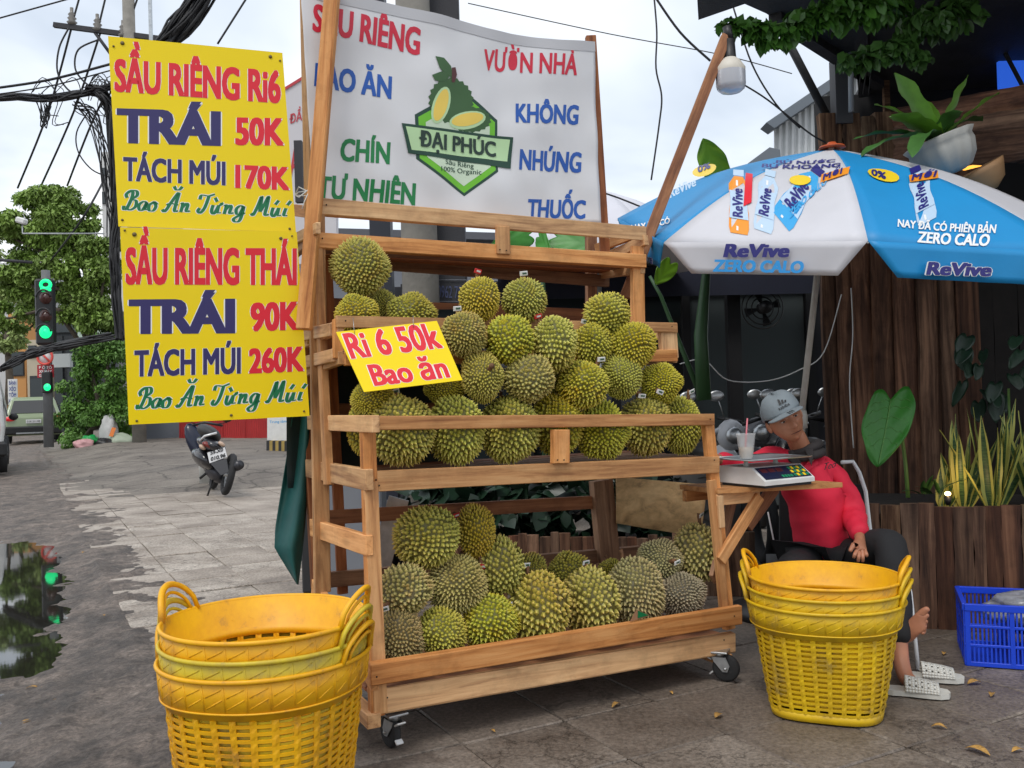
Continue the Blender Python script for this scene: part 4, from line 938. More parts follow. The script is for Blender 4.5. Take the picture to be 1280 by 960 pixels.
def pn_(i):
    n = (rim[i % 8]-AP).cross(rim[(i+1) % 8]-AP).normalized(); return -n if n.z < 0 else n
def panel_fn(i, lf=0):
    na, nb = (pn_(i-1)+pn_(i)).normalized(), (pn_(i)+pn_(i+1)).normalized()
    a, b = rim[i], rim[(i+1) % 8]; n = (a-AP).cross(b-AP).normalized()
    if n.z < 0: n = -n
    def f(s, t, l=0):
        return AP*(1-t)+(a*(1-s)+b*s)*t+(na*(1-s)+nb*s)*(.07*sin(pi*min(1, t)))+n*(-.022*sin(pi*s)*t+l+lf)
    return f, a, b, n
def panel_surf(i):
    f, a, b, n = panel_fn(i)
    def sf(px, py, l=0):
        q = onplane(px, py, AP+n*.03, n)-n*.03; e1_, e2_ = a-AP, b-AP; r = q-AP
        d11, d12, d22, r1, r2 = e1_.dot(e1_), e1_.dot(e2_), e2_.dot(e2_), r.dot(e1_), r.dot(e2_); dt = d11*d22-d12*d12
        x = (d22*r1-d12*r2)/dt; y = (d11*r2-d12*r1)/dt; t = x+y; s = y/t if abs(t) > 1e-6 else 0
        return f(s, t, l)
    FINE.add(sf); return sf
for i in range(8):
    f, a, b, n = panel_fn(i); mt = M_UB if i % 2 else M_UW
    if i == 7: mt = M_UB
    g = MB(); g.grid(lambda s, t: f(s, max(.01, t)), 12, 14); o = g.build('canopy_panel', mt, um, thick=.0015)
    outn = ((a+b)/2-UC); outn.z = 0; outn.normalize()
    def vf(s, t, l=0, a=a, b=b, outn=outn):
        cut = .14*t**1.0; s2 = cut+(1-2*cut)*s
        return a*(1-s2)+b*s2+V3((0, 0, -.145*t))+outn*(.004*sin(s*19)*t+l-.012*t)
    g = MB(); g.grid(vf, 20, 5); g.build('valance', mt, um, thick=.0015)
def vsurf(i):
    a, b = rim[i], rim[(i+1) % 8]; n = (b-a).cross(ZD).normalized()
    return planar(a+n*(.016 if n.dot(CP-a) > 0 else -.016), n)
rb_ = mat('rib_steel', (.35, .35, .36), .4, metal=.6)
for i in range(8):
    g = MB(); g.tube([AP-V3((0, 0, .03)), AP.lerp(rim[i], .5)+V3((0, 0, .02)), rim[i]-V3((0, 0, .01))], .005, 5); g.build('rib', rb_, um)
g = MB(); PB = V3((1.43, 5.1, 0)); PT = AP+V3((0, 0, .03)); g.tube([PB, PB.lerp(PT, .42)], .024, 12); g.tube([PB.lerp(PT, .41), PT], .017, 12); g.lathe([(.034, -.04), (.036, .03), (.028, .06)], PB.lerp(PT, .42), 14); g.build('pole', mat('pole_ivory', (.6, .58, .52), .4, var=.2, nscale=12), um)
g = MB(); g.lathe([(.07, 0), (.065, .008), (.03, .014), (.02, .03)], AP+V3((0, 0, .004)), 18); g.build('finial', mat('finial_orange', lin(190, 84, 40), .5), um)
g = MB(); g.lathe([(.26, 0), (.26, .05), (.1, .09), (.05, .14)], PB, 24); g.build('base', M_BLACK, um)
ps, pb, pl_ = panel_surf(0), panel_surf(1), panel_surf(7)
letter('lettering', 'BÙ NƯỚC', (972, 212), (1042, 210), 5, ps, M_IND, um, .05, lift=.005, shear=.2)
letter('lettering', 'BÙ KHOÁNG', (955, 219), (1048, 218), 5.5, ps, M_IND, um, .05, lift=.005, shear=.2)
def bottle(cx, cy, h, tilt, cap_m, body_m, sf, word):
    g = MB(); ax = (sin(tilt), -cos(tilt)); ux_ = (cos(tilt), sin(tilt))
    def P(x, y, l): return sf(cx+ux_[0]*x*h+ax[0]*y*h, cy+ux_[1]*x*h+ax[1]*y*h, l)
    prof = [(.17, -.5), (.2, -.42), (.19, -.2), (.155, -.05), (.19, .1), (.19, .2), (.1, .33), (.08, .36)]
    pts = [(x, y) for x, y in prof]+[(-x, y) for x, y in prof[::-1]]
    g.mesh([P(x, y, .0035) for x, y in pts], [tuple(range(len(pts)))], 0, False)
    g.mesh([P(x, y, .004) for x, y in ((-.1, .37), (.1, .37), (.1, .5), (-.1, .5))], [(0, 1, 2, 3)], 1, False)
    g.mesh([P(x, y, .0042) for x, y in ((-.19, -.3), (.19, -.3), (.16, -.05), (.18, .1), (-.18, .1), (-.16, -.05))], [(0, 1, 2, 3, 4, 5)], 2, False)
    g.mesh([P(x, y, .0046) for x, y in ((-.05, -.46), (-.01, -.46), (-.01, .28), (-.05, .28))], [(0, 1, 2, 3)], 3, False)
    g.build('bottle_print', [body_m, cap_m, M_PALE, M_WPR], um)
    a0 = (cx+ux_[0]*.07*h-ax[0]*.28*h, cy+ux_[1]*.07*h-ax[1]*.28*h); a1 = (cx+ux_[0]*.07*h+ax[0]*.14*h, cy+ux_[1]*.07*h+ax[1]*.14*h)
    letter('lettering', 'ReVive', a0, a1, h*.19, sf, M_IND, um, .05, lift=.0058, up=(-ux_[0], -ux_[1]))
bottle(925, 254, 62, .08, M_PALE, M_ORN, ps, 1); bottle(959, 252, 62, .22, M_PALE, M_PALE, ps, 1); bottle(1000, 246, 74, .72, M_IND, M_SKY, ps, 1)
def flat(pts, m, sf, l=.006, name='print'):
    g = MB(); v2, f2 = subdiv([V3((x, y, 0)) for x, y in pts], [tuple(range(len(pts)))], 5); g.mesh([sf(q.x, q.y, l) for q in v2], f2, 0, False); return g.build(name, m, um)
flat([(936, 228), (944, 229), (940, 258), (930, 262)], M_RED, ps, .008)
flat([(1026, 228), (1060, 220), (1058, 229), (1024, 238)], M_ORN, ps, .008); flat([(1000+13*cos(a)*1.0, 234+6*sin(a)) for a in [k*.42 for k in range(15)]], M_YPR, ps, .008)
letter('lettering', 'MỚI', (1027, 236), (1050, 229), 7, ps, M_IND, um, .05, lift=.012, shear=.2)
letter('lettering', 'ZERO CALO', (986, 272), (1032, 238), 7, ps, M_SKY, um, .04, lift=.0075)
v0s, v1s, v7s = vsurf(0), vsurf(1), vsurf(7)
letter('lettering', 'ReVive', (904, 321), (986, 321), 15.5, v0s, M_IND, um, .075, lift=.002, shear=.22)
letter('lettering', 'ZERO CALO', (891, 339), (1004, 341), 14, v0s, mat('calo_blue', lin(40, 150, 222), .4), um, .075, lift=.002, shear=.15)
letter('lettering', 'ReVive', (1157, 343), (1238, 345), 15, v1s, M_IND, um, .07, M_WPR, .14, lift=.003, shear=.22)
letter('lettering', 'NAY ĐÃ CÓ PHIÊN BẢN', (1124, 280), (1246, 287), 6.5, pb, M_WPR, um, .045, lift=.006)
letter('lettering', 'ZERO CALO', (1150, 293), (1240, 297), 9, pb, M_WPR, um, .055, lift=.006, shear=.1)
bottle(1150, 246, 62, -.38, M_IND, M_PALE, pb, 1)
flat([(1103+19*cos(a)*1.0-3*sin(a), 228+7*sin(a)+5*cos(a)) for a in [k*.42 for k in range(15)]], M_YPR, pb, .007)
flat([(1133, 229), (1166, 226), (1168, 234), (1135, 237)], M_ORN, pb, .009)
letter('lettering', 'MỚI', (1136, 236), (1164, 233), 7, pb, M_IND, um, .05, lift=.013, shear=.2); letter('lettering', '0%', (1088, 229), (1106, 234), 8, pb, M_IND, um, .05, lift=.010)
letter('lettering', 'NAY ĐÃ CÓ', (786, 279), (836, 275), 6, pl_, M_WPR, um, .045, lift=.006)
flat([(884+15*cos(a), 224+6*sin(a)-4*cos(a)) for a in [k*.42 for k in range(15)]], M_YPR, pl_, .007)
letter('lettering', '0%', (876, 228), (892, 222), 7, pl_, M_IND, um, .05, lift=.010); letter('lettering', 'ReVive', (838, 250), (872, 238), 7, pl_, M_PALE, um, .05, lift=.0015)
letter('lettering', 'ReVive', (795, 322), (816, 330), 10, v7s, M_IND, um, .05, M_WPR, .09, lift=.0015)
# ================================================================== SCALE, CUP
shz = O.z+pz
def onshelf(px, py, z=0): return G(px, py, pz+z)
kc = onshelf(955, 600); kc = V3((.0, 0, 0))+A(958, 601, 4.12); kc.z = pz+.001
sct = thing('price_scale', 'white digital price scale with steel platter on the small side shelf', 'scale', kc[:])
Rk = Matrix.Rotation(radians(30), 3, 'Z')
def K(x, y, z): return kc+Rk@V3((x, y, z))
g = MB(); hw, dp = .15, .14
prof = [(-dp, .012), (-dp, .03), (-.06, .085), (dp, .085), (dp, .012)]
g.prism([K(-hw, y, z) for y, z in prof], Rk@V3((2*hw, 0, 0))); g.build('scale_body', M_WHITE, sct)
g = MB(); g.box(K(0, 0, .007), (2*hw-.02, 2*dp-.02, .014), R=Rk); g.build('scale_foot', M_BLACK, sct)
pa, pb2 = V3((0, -dp, .03)), V3((0, -.06, .085)); dr = (pb2-pa).normalized(); nn = V3((0, -dr.z, dr.y))
def kp(x, s, l=0): return kc+Rk@(V3((x, 0, 0))+pa.lerp(pb2, s)+nn*l)
def kq(x0, x1, s0, s1, l): return [kp(x0, s0, l), kp(x1, s0, l), kp(x1, s1, l), kp(x0, s1, l)]
g = MB(); g.prism(kq(-.135, .14, .1, .92, .001), (kp(0, 0, .002)-kp(0, 0, 0))); g.build('display_panel', mat('scale_navy', lin(30, 34, 62), .2), sct)
g = MB()
for j in range(3):
    for i in range(5):
        x = .045+i*.018; g.prism(kq(x, x+.013, .16+j*.24, .33+j*.24, .003), (kp(0, 0, .002)-kp(0, 0, 0)), (0 if (i+j) % 2 else 1))
for i in range(4): g.prism(kq(-.03+i*.017, -.018+i*.017, .14, .30, .003), (kp(0, 0, .002)-kp(0, 0, 0)), 1)
o = g.build('keypad', [M_YPR, mat('key_green', lin(30, 130, 90), .4)], sct); o['kind'] = 'stuff'
g = MB()
for i in range(3): g.prism(kq(-.12+i*.045, -.085+i*.045, .55, .8, .003), (kp(0, 0, .001)-kp(0, 0, 0)))
g.build('display_window', mat('lcd_dark', (.03, .01, .015), .15, emit=(1, .1, .1), estr=.03), sct)
for s in (-1, 1):
    g = MB(); g.lathe([(.014, .085), (.01, .10), (.012, .115)], K(s*.09, .03, 0), 10); g.build('platter_pillar', M_WHITE, sct)
g = MB(); g.box(K(-.01, .02, .118), (.36, .26, .004), R=Rk, bev=.002); g.tube([K(-.01+x*.18, .02+y*.13, .121) for x, y in ((-1, -1), (1, -1), (1, 1), (-1, 1))], .003, 6, closed=True); g.build('platter', M_STEEL, sct)
cc = A(933, 570, 4.04); cc.z = kc.z+.122
ct = thing('drink_cup', 'clear plastic cup of pale iced drink with pink straw on the scale platter', 'cup', cc[:])
g = MB(); g.lathe([(.028, 0), (.031, .03), (.041, .105), (.044, .107), (.0438, .11)], cc, 24, cap=False); g.mesh([cc+V3((.028*cos(2*pi*i/24), .028*sin(2*pi*i/24), .001)) for i in range(24)], [tuple(range(24))], 0, False); g.build('cup_wall', mat('clear_plastic', (.85, .87, .88), .12, trans=.0, alpha=.32), ct)
g = MB(); g.lathe([(.0265, .004), (.0305, .034), (.0325, .05)], cc, 20); g.build('drink', mat('pale_drink', lin(176, 160, 140), .3), ct)
g = MB(); g.tube([cc+V3((-.005, 0, .03)), cc+V3((.012, .01, .175))], .0035, 8); g.build('straw', mat('pink_straw', lin(214, 120, 130), .4), ct)
# ================================================================== MAN
M_SKIN = mat('skin', lin(184, 124, 94), .5, var=.25, nscale=9, bump=.1, bscale=60); M_SHIRT = mat('red_shirt', lin(226, 34, 66), .75, var=.2, nscale=4, bump=.25, bscale=14); M_PANT = mat('black_trousers', (.012, .012, .014), .85, bump=.3, bscale=12)
man = thing('person', 'man in red long sleeved shirt and grey cap seated in chair behind the scale', 'person', (1.5, 4.4, 0))
def skin(name, chains, mt, parent, sub=2):
    """connected chains of (point, radius[, key]); shared keys weld -> one skinned surface"""
    vs, rs, es, key = [], [], [], {}
    for ch in chains:
        prev = None
        for it in ch:
            if isinstance(it, str): i = key[it]
            else:
                p, r = it[0], it[1]; i = len(vs); vs.append(V3(p)); rs.append(r)
                if len(it) > 2: key[it[2]] = i
            if prev is not None: es.append((prev, i))
            prev = i
    inv = wm(parent).inverted(); me = bpy.data.meshes.new(name); me.from_pydata([(inv@v)[:] for v in vs], es, []); me.materials.append(mt)
    o = add(name, me, parent); sk_ = o.modifiers.new('skin', 'SKIN'); sk_.use_smooth_shade = True
    dat = me.skin_vertices[0].data
    for i, r in enumerate(rs):
        rr = r if isinstance(r, tuple) else (r, r); dat[i].radius = rr; dat[i].use_root = (i == 0)
    sb = o.modifiers.new('sub', 'SUBSURF'); sb.levels = sb.render_levels = sub
    return o
pel = A(1030, 694, 4.52); ch_ = A(1012, 606, 4.47); nk = A(1004, 566, 4.42); hb_ = A(990, 536, 4.36)
shR = A(1043, 584, 4.46); elR = A(1067, 640, 4.42); wrR = A(1075, 672, 4.20)
shL = A(968, 570, 4.44); elL = A(925, 585, 4.50); wrL = A(898, 573, 4.42)
hipR = A(1052, 700, 4.46); knR = A(1113, 676, 4.12); anR = A(1126, 826, 3.90)
hipL = A(1008, 706, 4.45); knL = A(985, 716, 4.08); anL = A(1118, 792, 4.0)
hand = A(1076, 684, 4.12)
fing = []
for k, (dx, dy, ln) in enumerate(((-9, 12, 1.0), (-3, 15, 1.1), (3, 15.5, 1.05), (8.5, 12, .9))):
    b0 = A(1076+dx*.55, 684+dy*.35, 4.105); b1 = A(1076+dx*.85, 684+dy*.8, 4.08); b2 = A(1076+dx*.95-.5, 684+dy*1.15*ln, 4.09)
    fing.append(['palm', (b0, .011), (b1, .009), (b2, .0075)])
fing.append(['palm', (A(1066, 682, 4.10), .011), (A(1062, 690, 4.08), .009)])
body = skin('body', [[(pel, (.12, .09), 'pel'), ((pel+ch_)/2+V3((.02, .01, 0)), (.09, .065)), (ch_, (.09, .065), 'ch'), (nk, .052, 'nk'), (hb_, .05)],
  ['ch', (shR-V3((.01, 0, .015)), .034), (elR, .032), (wrR, .026), (hand, (.034, .02), 'palm')], *fing,
  ['ch', (shL-V3((0, 0, .01)), .034), (elL, .032), (wrL, .026), (wrL+V3((-.07, .0, .0)), .028)],
  ['pel', (hipR, .07), (knR, .055), (anR, .035), (A(1132, 848, 3.84), .034), (A(1152, 862, 3.76), .028)],
  ['pel', (hipL, .07), (knL, .055), (anL, .034), (A(1128, 798, 3.95), (.030, .036)), (A(1139, 788, 3.92), (.024, .04)), (A(1149, 779, 3.90), (.020, .044), 'fb')],
  *[['fb', (A(1155+1.5*k-.4*k*k, 763+7.2*k, 3.89), (.015, .011, .010, .010, .009)[k]), (A(1162-.4*k-.5*k*k, 760+7.6*k, 3.88), (.014, .010, .0095, .009, .008)[k])] for k in range(5)]], M_SKIN, man)
# toes of the bare foot
g = MB()
for k in range(5):
    t = k/4; c = A(1158+4*t-1, 761+17*t, 3.865+.01*k); rr_ = (.015, .011, .0105, .01, .009)[k]; g.ell(c, (rr_*1.7, rr_, rr_), 8, R=Matrix.Rotation(-.3, 3, 'Y'))
g.ell(A(1147, 777, 3.87), (.05, .03, .045), 12, R=Matrix.Rotation(.4, 3, 'Y'))
skin('trousers', [[(pel+V3((-.01, 0, .03)), (.16, .128), 'pel'), (hipR, .095), (hipR.lerp(knR, .55), .088), (knR, .082), (knR.lerp(anR, .5)+V3((.01, .03, 0)), .07), (anR+V3((0, 0, .06)), .056)],
  ['pel', (hipL, .095), (hipL.lerp(knL, .55), .09), (knL, .082), (knL.lerp(anL, .45), .066), (knL.lerp(anL, .72), .052)]], M_PANT, man)
skin('shirt', [[(A(1032, 704, 4.51), (.165, .13), 'w'), (A(1024, 668, 4.50), (.162, .122)), (A(1017, 632, 4.49), (.148, .112)), (ch_, (.155, .108), 'ch'), (A(1010, 580, 4.45), (.115, .08)), (A(1007, 569, 4.44), (.068, .06))],
  ['ch', ((ch_+shR)/2+V3((0, 0, .02)), .085), (shR, .062), (shR.lerp(elR, .5), .06), (elR, .06), (elR.lerp(wrR, .6), .05), (wrR+V3((0, 0, .012)), .040)],
  ['ch', (shL, .072), (shL.lerp(elL, .5), .055), (elL, .05), (wrL, .04)]], M_SHIRT, man)
M_COL = mat('dark_collar', (.035, .03, .03), .8)
g = MB()
for s, tipx, tipy in ((-1, 1001, 586), (1, 1014, 590)):
    a = A(990 if s < 0 else 1006, 562 if s < 0 else 562, 4.33); b = A(985 if s < 0 else 1016, 572 if s < 0 else 561, 4.33); c = A(996 if s < 0 else 1016, 588 if s < 0 else 569, 4.325); d = A(tipx, tipy-8, 4.32)
    g.prism([a, b, c, d], (0, -.006, 0))
g.tube([nk+V3((.070*cos(t)+.004, .062*sin(t)+.0, .02+.026*cos(t))) for t in [2*pi*i/20 for i in range(20)]], .021, 8, closed=True); g.tube([nk+V3((.082*cos(t)+.004, .072*sin(t)+.0, -.012+.016*cos(t))) for t in [2*pi*i/20 for i in range(20)]], .022, 8, closed=True)
g.build('collar', M_COL, man)
letter('lettering', 'Teo', (1028, 588), (1044, 584), 9, planar(A(1034, 585, 4.345), V3((.1, -1, .1))), mat('shirt_print', (.03, .01, .015), .6), man, .02, shear=.3)
for nm_, am_, sz_ in (('shirt', .030, .10), ('trousers', .022, .13)):
    tx_ = bpy.data.textures.new('folds', 'CLOUDS'); tx_.noise_scale = sz_; tx_.noise_depth = 2
    o_ = bpy.data.objects[nm_]; md_ = o_.modifiers.new('folds', 'DISPLACE'); md_.texture = tx_; md_.strength = am_; md_.mid_level = .5; o_.modifiers['sub'].levels = o_.modifiers['sub'].render_levels = 3
# head
hc = A(980, 523, 4.30)
up_h = V3((-.43, -.03, .90)).normalized(); fw = V3((.04, -1, -.05)); fw = (fw-up_h*fw.dot(up_h)).normalized(); rt = fw.cross(up_h)   # rt: the viewer's right
HR = Matrix((rt, fw, up_h)).transposed()
def HP(x, y, z): return hc+HR@V3((x, y, z))
gs_ = lambda x, y, x0, y0, sx, sy: exp(-((x-x0)/sx)**2-((y-y0)/sy)**2)
g = MB(); nu, nv = 56, 44; vv = []
for j in range(nv+1):
    t = pi*j/nv
    for i in range(nu):
        a = 2*pi*i/nu; dx, dy, dz = sin(t)*cos(a), sin(t)*sin(a), cos(t)
        x, y, z = dx*.078, dy*.098, dz*.122
        if z < 0:
            k = -z/.122; x *= 1-.30*k**1.6; y *= (1-.10*k) if dy > 0 else (1-.40*k)
        if dy > 0:
            q = max(0, dy)**.6
            y += q*(.034*gs_(x, z, 0, -.022, .011, .022)+.020*gs_(x, z, 0, -.036, .017, .010)+.011*gs_(abs(x), z, .013, -.037, .007, .007))
            y += q*(.012*gs_(abs(x), z, .028, .022, .024, .008)-.019*gs_(abs(x), z, .031, .004, .014, .009))
            y += q*(.013*gs_(x, z, 0, -.058, .022, .006)+.012*gs_(x, z, 0, -.070, .02, .006)-.009*gs_(x, z, 0, -.064, .026, .0028)-.003*gs_(x, z, 0, -.080, .02, .006)+.009*gs_(x, z, 0, -.098, .018, .013))
            y += q*(.006*gs_(abs(x), z, .045, -.018, .016, .014)-.005*gs_(abs(x), z, .034, -.044, .006, .016))
        vv.append(HP(x, y, z))
g.mesh(vv, [(j*nu+i, (j+1)*nu+i, (j+1)*nu+(i+1) % nu, j*nu+(i+1) % nu) for j in range(nv) for i in range(nu)])
for s in (-1, 1):
    g.ell(HP(s*.08, -.008, -.008), (.010, .018, .03), 10, R=HR@Matrix.Rotation(s*.3, 3, 'Z'))
g.build('head', M_SKIN, man)
for s in (-1, 1):
    g = MB(); g.ell(HP(s*.031, .079, .003), (.0125, .008, .0055), 12, R=HR); g.ell(HP(s*.031, .0855, .002), (.0055, .003, .0042), 10, m=1, R=HR); g.build('eye', [mat('eye_white', (.5, .46, .42), .3), M_BLACK], man)
    g = MB(); g.tube([HP(s*.015, .093, .019), HP(s*.03, .0925, .024), HP(s*.046, .082, .020)], [.003, .0035, .002], 6); g.build('eyebrow', mat('brow', (.02, .015, .012), .9), man)
    g = MB(); g.tube([HP(s*.017, .085, .006), HP(s*.031, .0905, .0095), HP(s*.045, .078, .004)], .0022, 6); g.build('eyelid', M_SKIN, man)
g = MB(); g.tube([HP(-.024, .089, -.066), HP(-.01, .098, -.0645), HP(.01, .098, -.0645), HP(.026, .088, -.064)], [.001, .002, .002, .001], 6); g.build('mouth', mat('lip_line', lin(74, 36, 30), .6), man)
g = MB()
def hairf(s, t):
    a = 2*pi*s; return HP(.083*cos(a)*(1-.1*t), -.012+.1*sin(a)*.97, .045-.055*t*(1 if sin(a) < .3 else .3))
g.grid(hairf, 28, 4); g.build('hair', mat('hair_black', (.012, .01, .01), .9, bump=.6, bscale=200), man, thick=.006)
# cap
M_CAP = mat('grey_cap', lin(132, 142, 148), .8, bump=.2, bscale=70, var=.08, nscale=9)
cap_ = []
g = MB()
def capf(s, t):
    a = 2*pi*s; r = cos(t*pi/2)**.55; z = sin(t*pi/2)*(.092+.006*sin(3*a))
    return HP(.090*r*cos(a), -.004+.110*r*sin(a), .034+z+(-.0 if sin(a) > 0 else -.014*r))
g.grid(capf, 36, 12); capo = g.build('cap', M_CAP, man, thick=.003)
g = MB()
def brim(s, t):
    a = pi*(.13+.74*s); x = .090*cos(a); y = -.004+.110*sin(a); q = sin((a-pi*.13)/(pi*.74)*pi)**.5
    return HP(x*(1+.02*t), y+.072*t*q, .042-.006*t-.020*(abs(cos(a))**2))
g.grid(brim, 24, 8); bro = g.build('brim', M_CAP, capo, thick=.004)
g = MB()
for k in (-1, 0, 1):
    g.mesh([brim(.5+(-k*.05)+d, t)+HR@V3((0, .001, .0035)) for d, t in ((-.013, .35), (.013, .35), (.013, .98), (-.013, .98))], [(0, 1, 2, 3)], 0, False)
g.build('brim_stripes', M_BLACK, capo); g = MB(); g.ell(HP(0, -.004, .131), (.008, .008, .004), 10)
for a_ in (pi/6, pi/2, 5*pi/6, 7*pi/6, 3*pi/2, 11*pi/6): g.tube([capf(a_/(2*pi), t_)+HR@V3((0, 0, .001)) for t_ in (.0, .25, .5, .75, .97)], .0011, 4)
g.build('cap_seams', mat('cap_seam', lin(96, 104, 110), .9), capo)
def capsurf(px, py, lf=0):      # front of the crown
    return None
g = MB()
def cfp(x, z, l=.003):          # point on the crown front at local x and height z
    tt = asin(max(0, min(1, (z-.034)/.098)))/(pi/2); r = cos(tt*pi/2)**.55; y = -.004+.110*r*sqrt(max(0, 1-(x/(.090*r))**2)); return HP(x, y+l, z+l*.5)
for k, (x0, h0) in enumerate(((-.018, .010), (-.005, .018), (.008, .026))):
    g.mesh([cfp(x0, .080), cfp(x0+.011, .080), cfp(x0+.004, .080+h0), cfp(x0-.004, .080+h0*.85)], [(0, 1, 2, 3)], 0, False)
v_, f_ = glyphs('adidas', .01); x1_ = max(p.x for p in v_); g.mesh([cfp(-.026+p.x/x1_*.056, .060+p.y/CAP*.014) for p in v_], f_, 0, False)
g.build('cap_emblem', [M_BLACK], capo)
# slippers
M_SLIP = mat('white_slipper', (.62, .61, .56), .5, var=.15, nscale=14)
def slipper(px, py, Y, rz, lb):
    c = A(px, py, Y); c.z = 0; R = Matrix.Rotation(rz, 3, 'Z'); t = thing('slipper', lb, 'slipper', c[:], 0, 'white slippers by the right basket stack')
    out_ = [(-.115, .032), (-.09, .038), (-.03, .036), (.04, .046), (.085, .047), (.115, .03), (.122, 0)]; pts = out_+[(x, -y) for x, y in out_[::-1][1:]]
    g = MB(); g.prism([c+R@V3((x, y, .004)) for x, y in pts], (0, 0, .02)); g.build('sole', M_SLIP, t)
    g = MB()
    def uf(s, w_):
        a = pi*w_; x = -.045+.125*s; wd = .042+.006*s; hgt = (.056-.020*s)*(1-.35*max(0, s-.7)); return c+R@V3((x, cos(a)*wd, .022+sin(a)*hgt))
    nS, nW = 11, 14; vi = {}
    for i in range(nS):
        for j in range(nW):
            if i % 2 == 1 and j % 2 == 1 and 0 < i < nS-1 and 1 < j < nW-1:
                # punched hole: small frame round it
                P = [uf(i/nS, j/nW), uf((i+1)/nS, j/nW), uf((i+1)/nS, (j+1)/nW), uf(i/nS, (j+1)/nW)]; cc_ = (P[0]+P[1]+P[2]+P[3])/4; Q = [cc_+(p-cc_)*.7 for p in P]
                g.mesh(P+Q, [(0, 1, 5, 4), (1, 2, 6, 5), (2, 3, 7, 6), (3, 0, 4, 7)], 0, False)
            else: g.mesh([uf(i/nS, j/nW), uf((i+1)/nS, j/nW), uf((i+1)/nS, (j+1)/nW), uf(i/nS, (j+1)/nW)], [(0, 1, 2, 3)], 0, True)
    g.build('upper', M_SLIP, t, thick=.003)
slipper(1146, 858, 3.72, -.35, 'white perforated slipper worn on the foot nearer the camera'); slipper(1166, 850, 3.90, -.28, 'empty white perforated slipper standing behind the worn one')
# chair
M_WTUBE = mat('white_tube', (.7, .7, .7), .3); cht = thing('folding_chair', 'black folding chair with white tube frame under the seated man', 'chair', (1.72, 4.6, 0))
ca = A(1069, 600, 4.62)
g = MB(); g.tube([A(1052, 578, 4.6), A(1066, 577, 4.62), A(1074, 590, 4.63), A(1082, 614, 4.64), A(1092, 700, 4.62), G(1130, 800, 0)], .010, 8); g.tube([A(960, 640, 4.72), A(972, 700, 4.7), G(985, 790, 0)], .004, 6); g.tube([A(1125, 700, 4.35), A(1138, 740, 4.2), G(1148, 838, 0)], .009, 8)
g.build('frame', M_WTUBE, cht)
g = MB(); p1, p2, p3, p4 = A(958, 712, 4.35), A(1100, 712, 4.30), A(1100, 712, 4.72), A(958, 712, 4.74)
for p in (p1, p2, p3, p4): p.z = .37
g.prism([p1, p2, p3, p4], (0, 0, .03)); g.build('seat', M_BLACK, cht)
g = MB(); p1, p2, p3, p4 = A(975, 700, 4.75), A(1092, 696, 4.66), A(1080, 606, 4.68), A(975, 600, 4.80)
g.prism([p1, p2, p3, p4], (0, .02, 0)); g.build('backrest', mat('black_cloth', (.014, .014, .016), .9), cht)
# ================================================================== BLUE CRATE
M_BLU = mat('blue_plastic', lin(22, 70, 214), .35, var=.1, nscale=7)
c0 = G(1208, 832); cx_ = V3((.93, -.36, 0)).normalized(); cy_ = V3((.36, .93, 0)); Lx, Ly, Hz = .56, .38, .27
crt = thing('plastic_crate', 'blue slotted plastic crate in front of the plank planter', 'crate', c0[:])
def CR(x, y, z): return c0+cx_*x+cy_*y+V3((0, 0, z))
def cside(name, o, d, Ln, nrm):
    g = MB(); R = frame(d); nseg = int(Ln/.0165)
    for z, h in ((.01, .02), (.092, .012), (.175, .012), (Hz-.012, .030)): g.box(o+d*Ln/2+V3((0, 0, z)), (Ln, .010 if h < .025 else .020, h), R=R, bev=.002)
    for k in range(nseg+1):
        x = Ln*k/nseg; g.box(o+d*min(max(x, .006), Ln-.006)+V3((0, 0, Hz/2)), (.0075, .005, Hz-.01), R=R)
    for k in (0, .33, .66, 1): g.box(o+d*min(max(Ln*k, .01), Ln-.01)+V3((0, 0, Hz/2)), (.018, .012, Hz-.012), R=R)
    return g.build(name, M_BLU, crt)
cside('crate_side', CR(0, 0, 0), cx_, Lx, None); cside('crate_side', CR(0, 0, 0), cy_, Ly, None); cside('crate_side', CR(0, Ly, 0), cx_, Lx, None); cside('crate_side', CR(Lx, 0, 0), cy_, Ly, None)
g = MB(); g.prism([CR(.01, .01, .01), CR(Lx-.01, .01, .01), CR(Lx-.01, Ly-.01, .01), CR(.01, Ly-.01, .01)], (0, 0, .006)); g.build('crate_floor', M_BLU, crt)
def crumple(name, c, r, mt, lb, cat, seed=1, amp=.25, grp=None):
    g = MB(); n, k = 28, 18; vv = []
    for j in range(k+1):
        t = pi*j/k
        for i in range(n):
            a = 2*pi*i/n; d = V3((sin(t)*cos(a), sin(t)*sin(a), cos(t))); q = 1+amp*(noise.noise(d*1.5+V3((seed*5, 0, 0)))+.6*abs(noise.noise(d*4+V3((seed, 2, 0))))+.25*noise.noise(d*9+V3((0, seed, 0))))
            p = V3((d.x*r[0], d.y*r[1], d.z*r[2]))*q; p.z = max(p.z, -r[2]*.7); vv.append(V3(c)+p)
    g.mesh(vv, [(j*n+i, (j+1)*n+i, (j+1)*n+(i+1) % n, j*n+(i+1) % n) for j in range(k) for i in range(n)])
    o = g.build(name, mt, None); tag(o, lb, cat, grp); return o
crumple('plastic_bag', CR(.30, .2, .22), (.20, .14, .07), mat('grey_film', (.42, .43, .46), .2, alpha=.75, var=.5, nscale=20), 'crumpled clear plastic bag lying in the blue crate', 'plastic bag', 3, .5)
crumple('black_bundle', CR(.34, .18, .16), (.15, .11, .06), mat('dark_bundle', (.03, .03, .035), .4), 'dark bundle inside the clear bag in the blue crate', 'bundle', 5, .4)
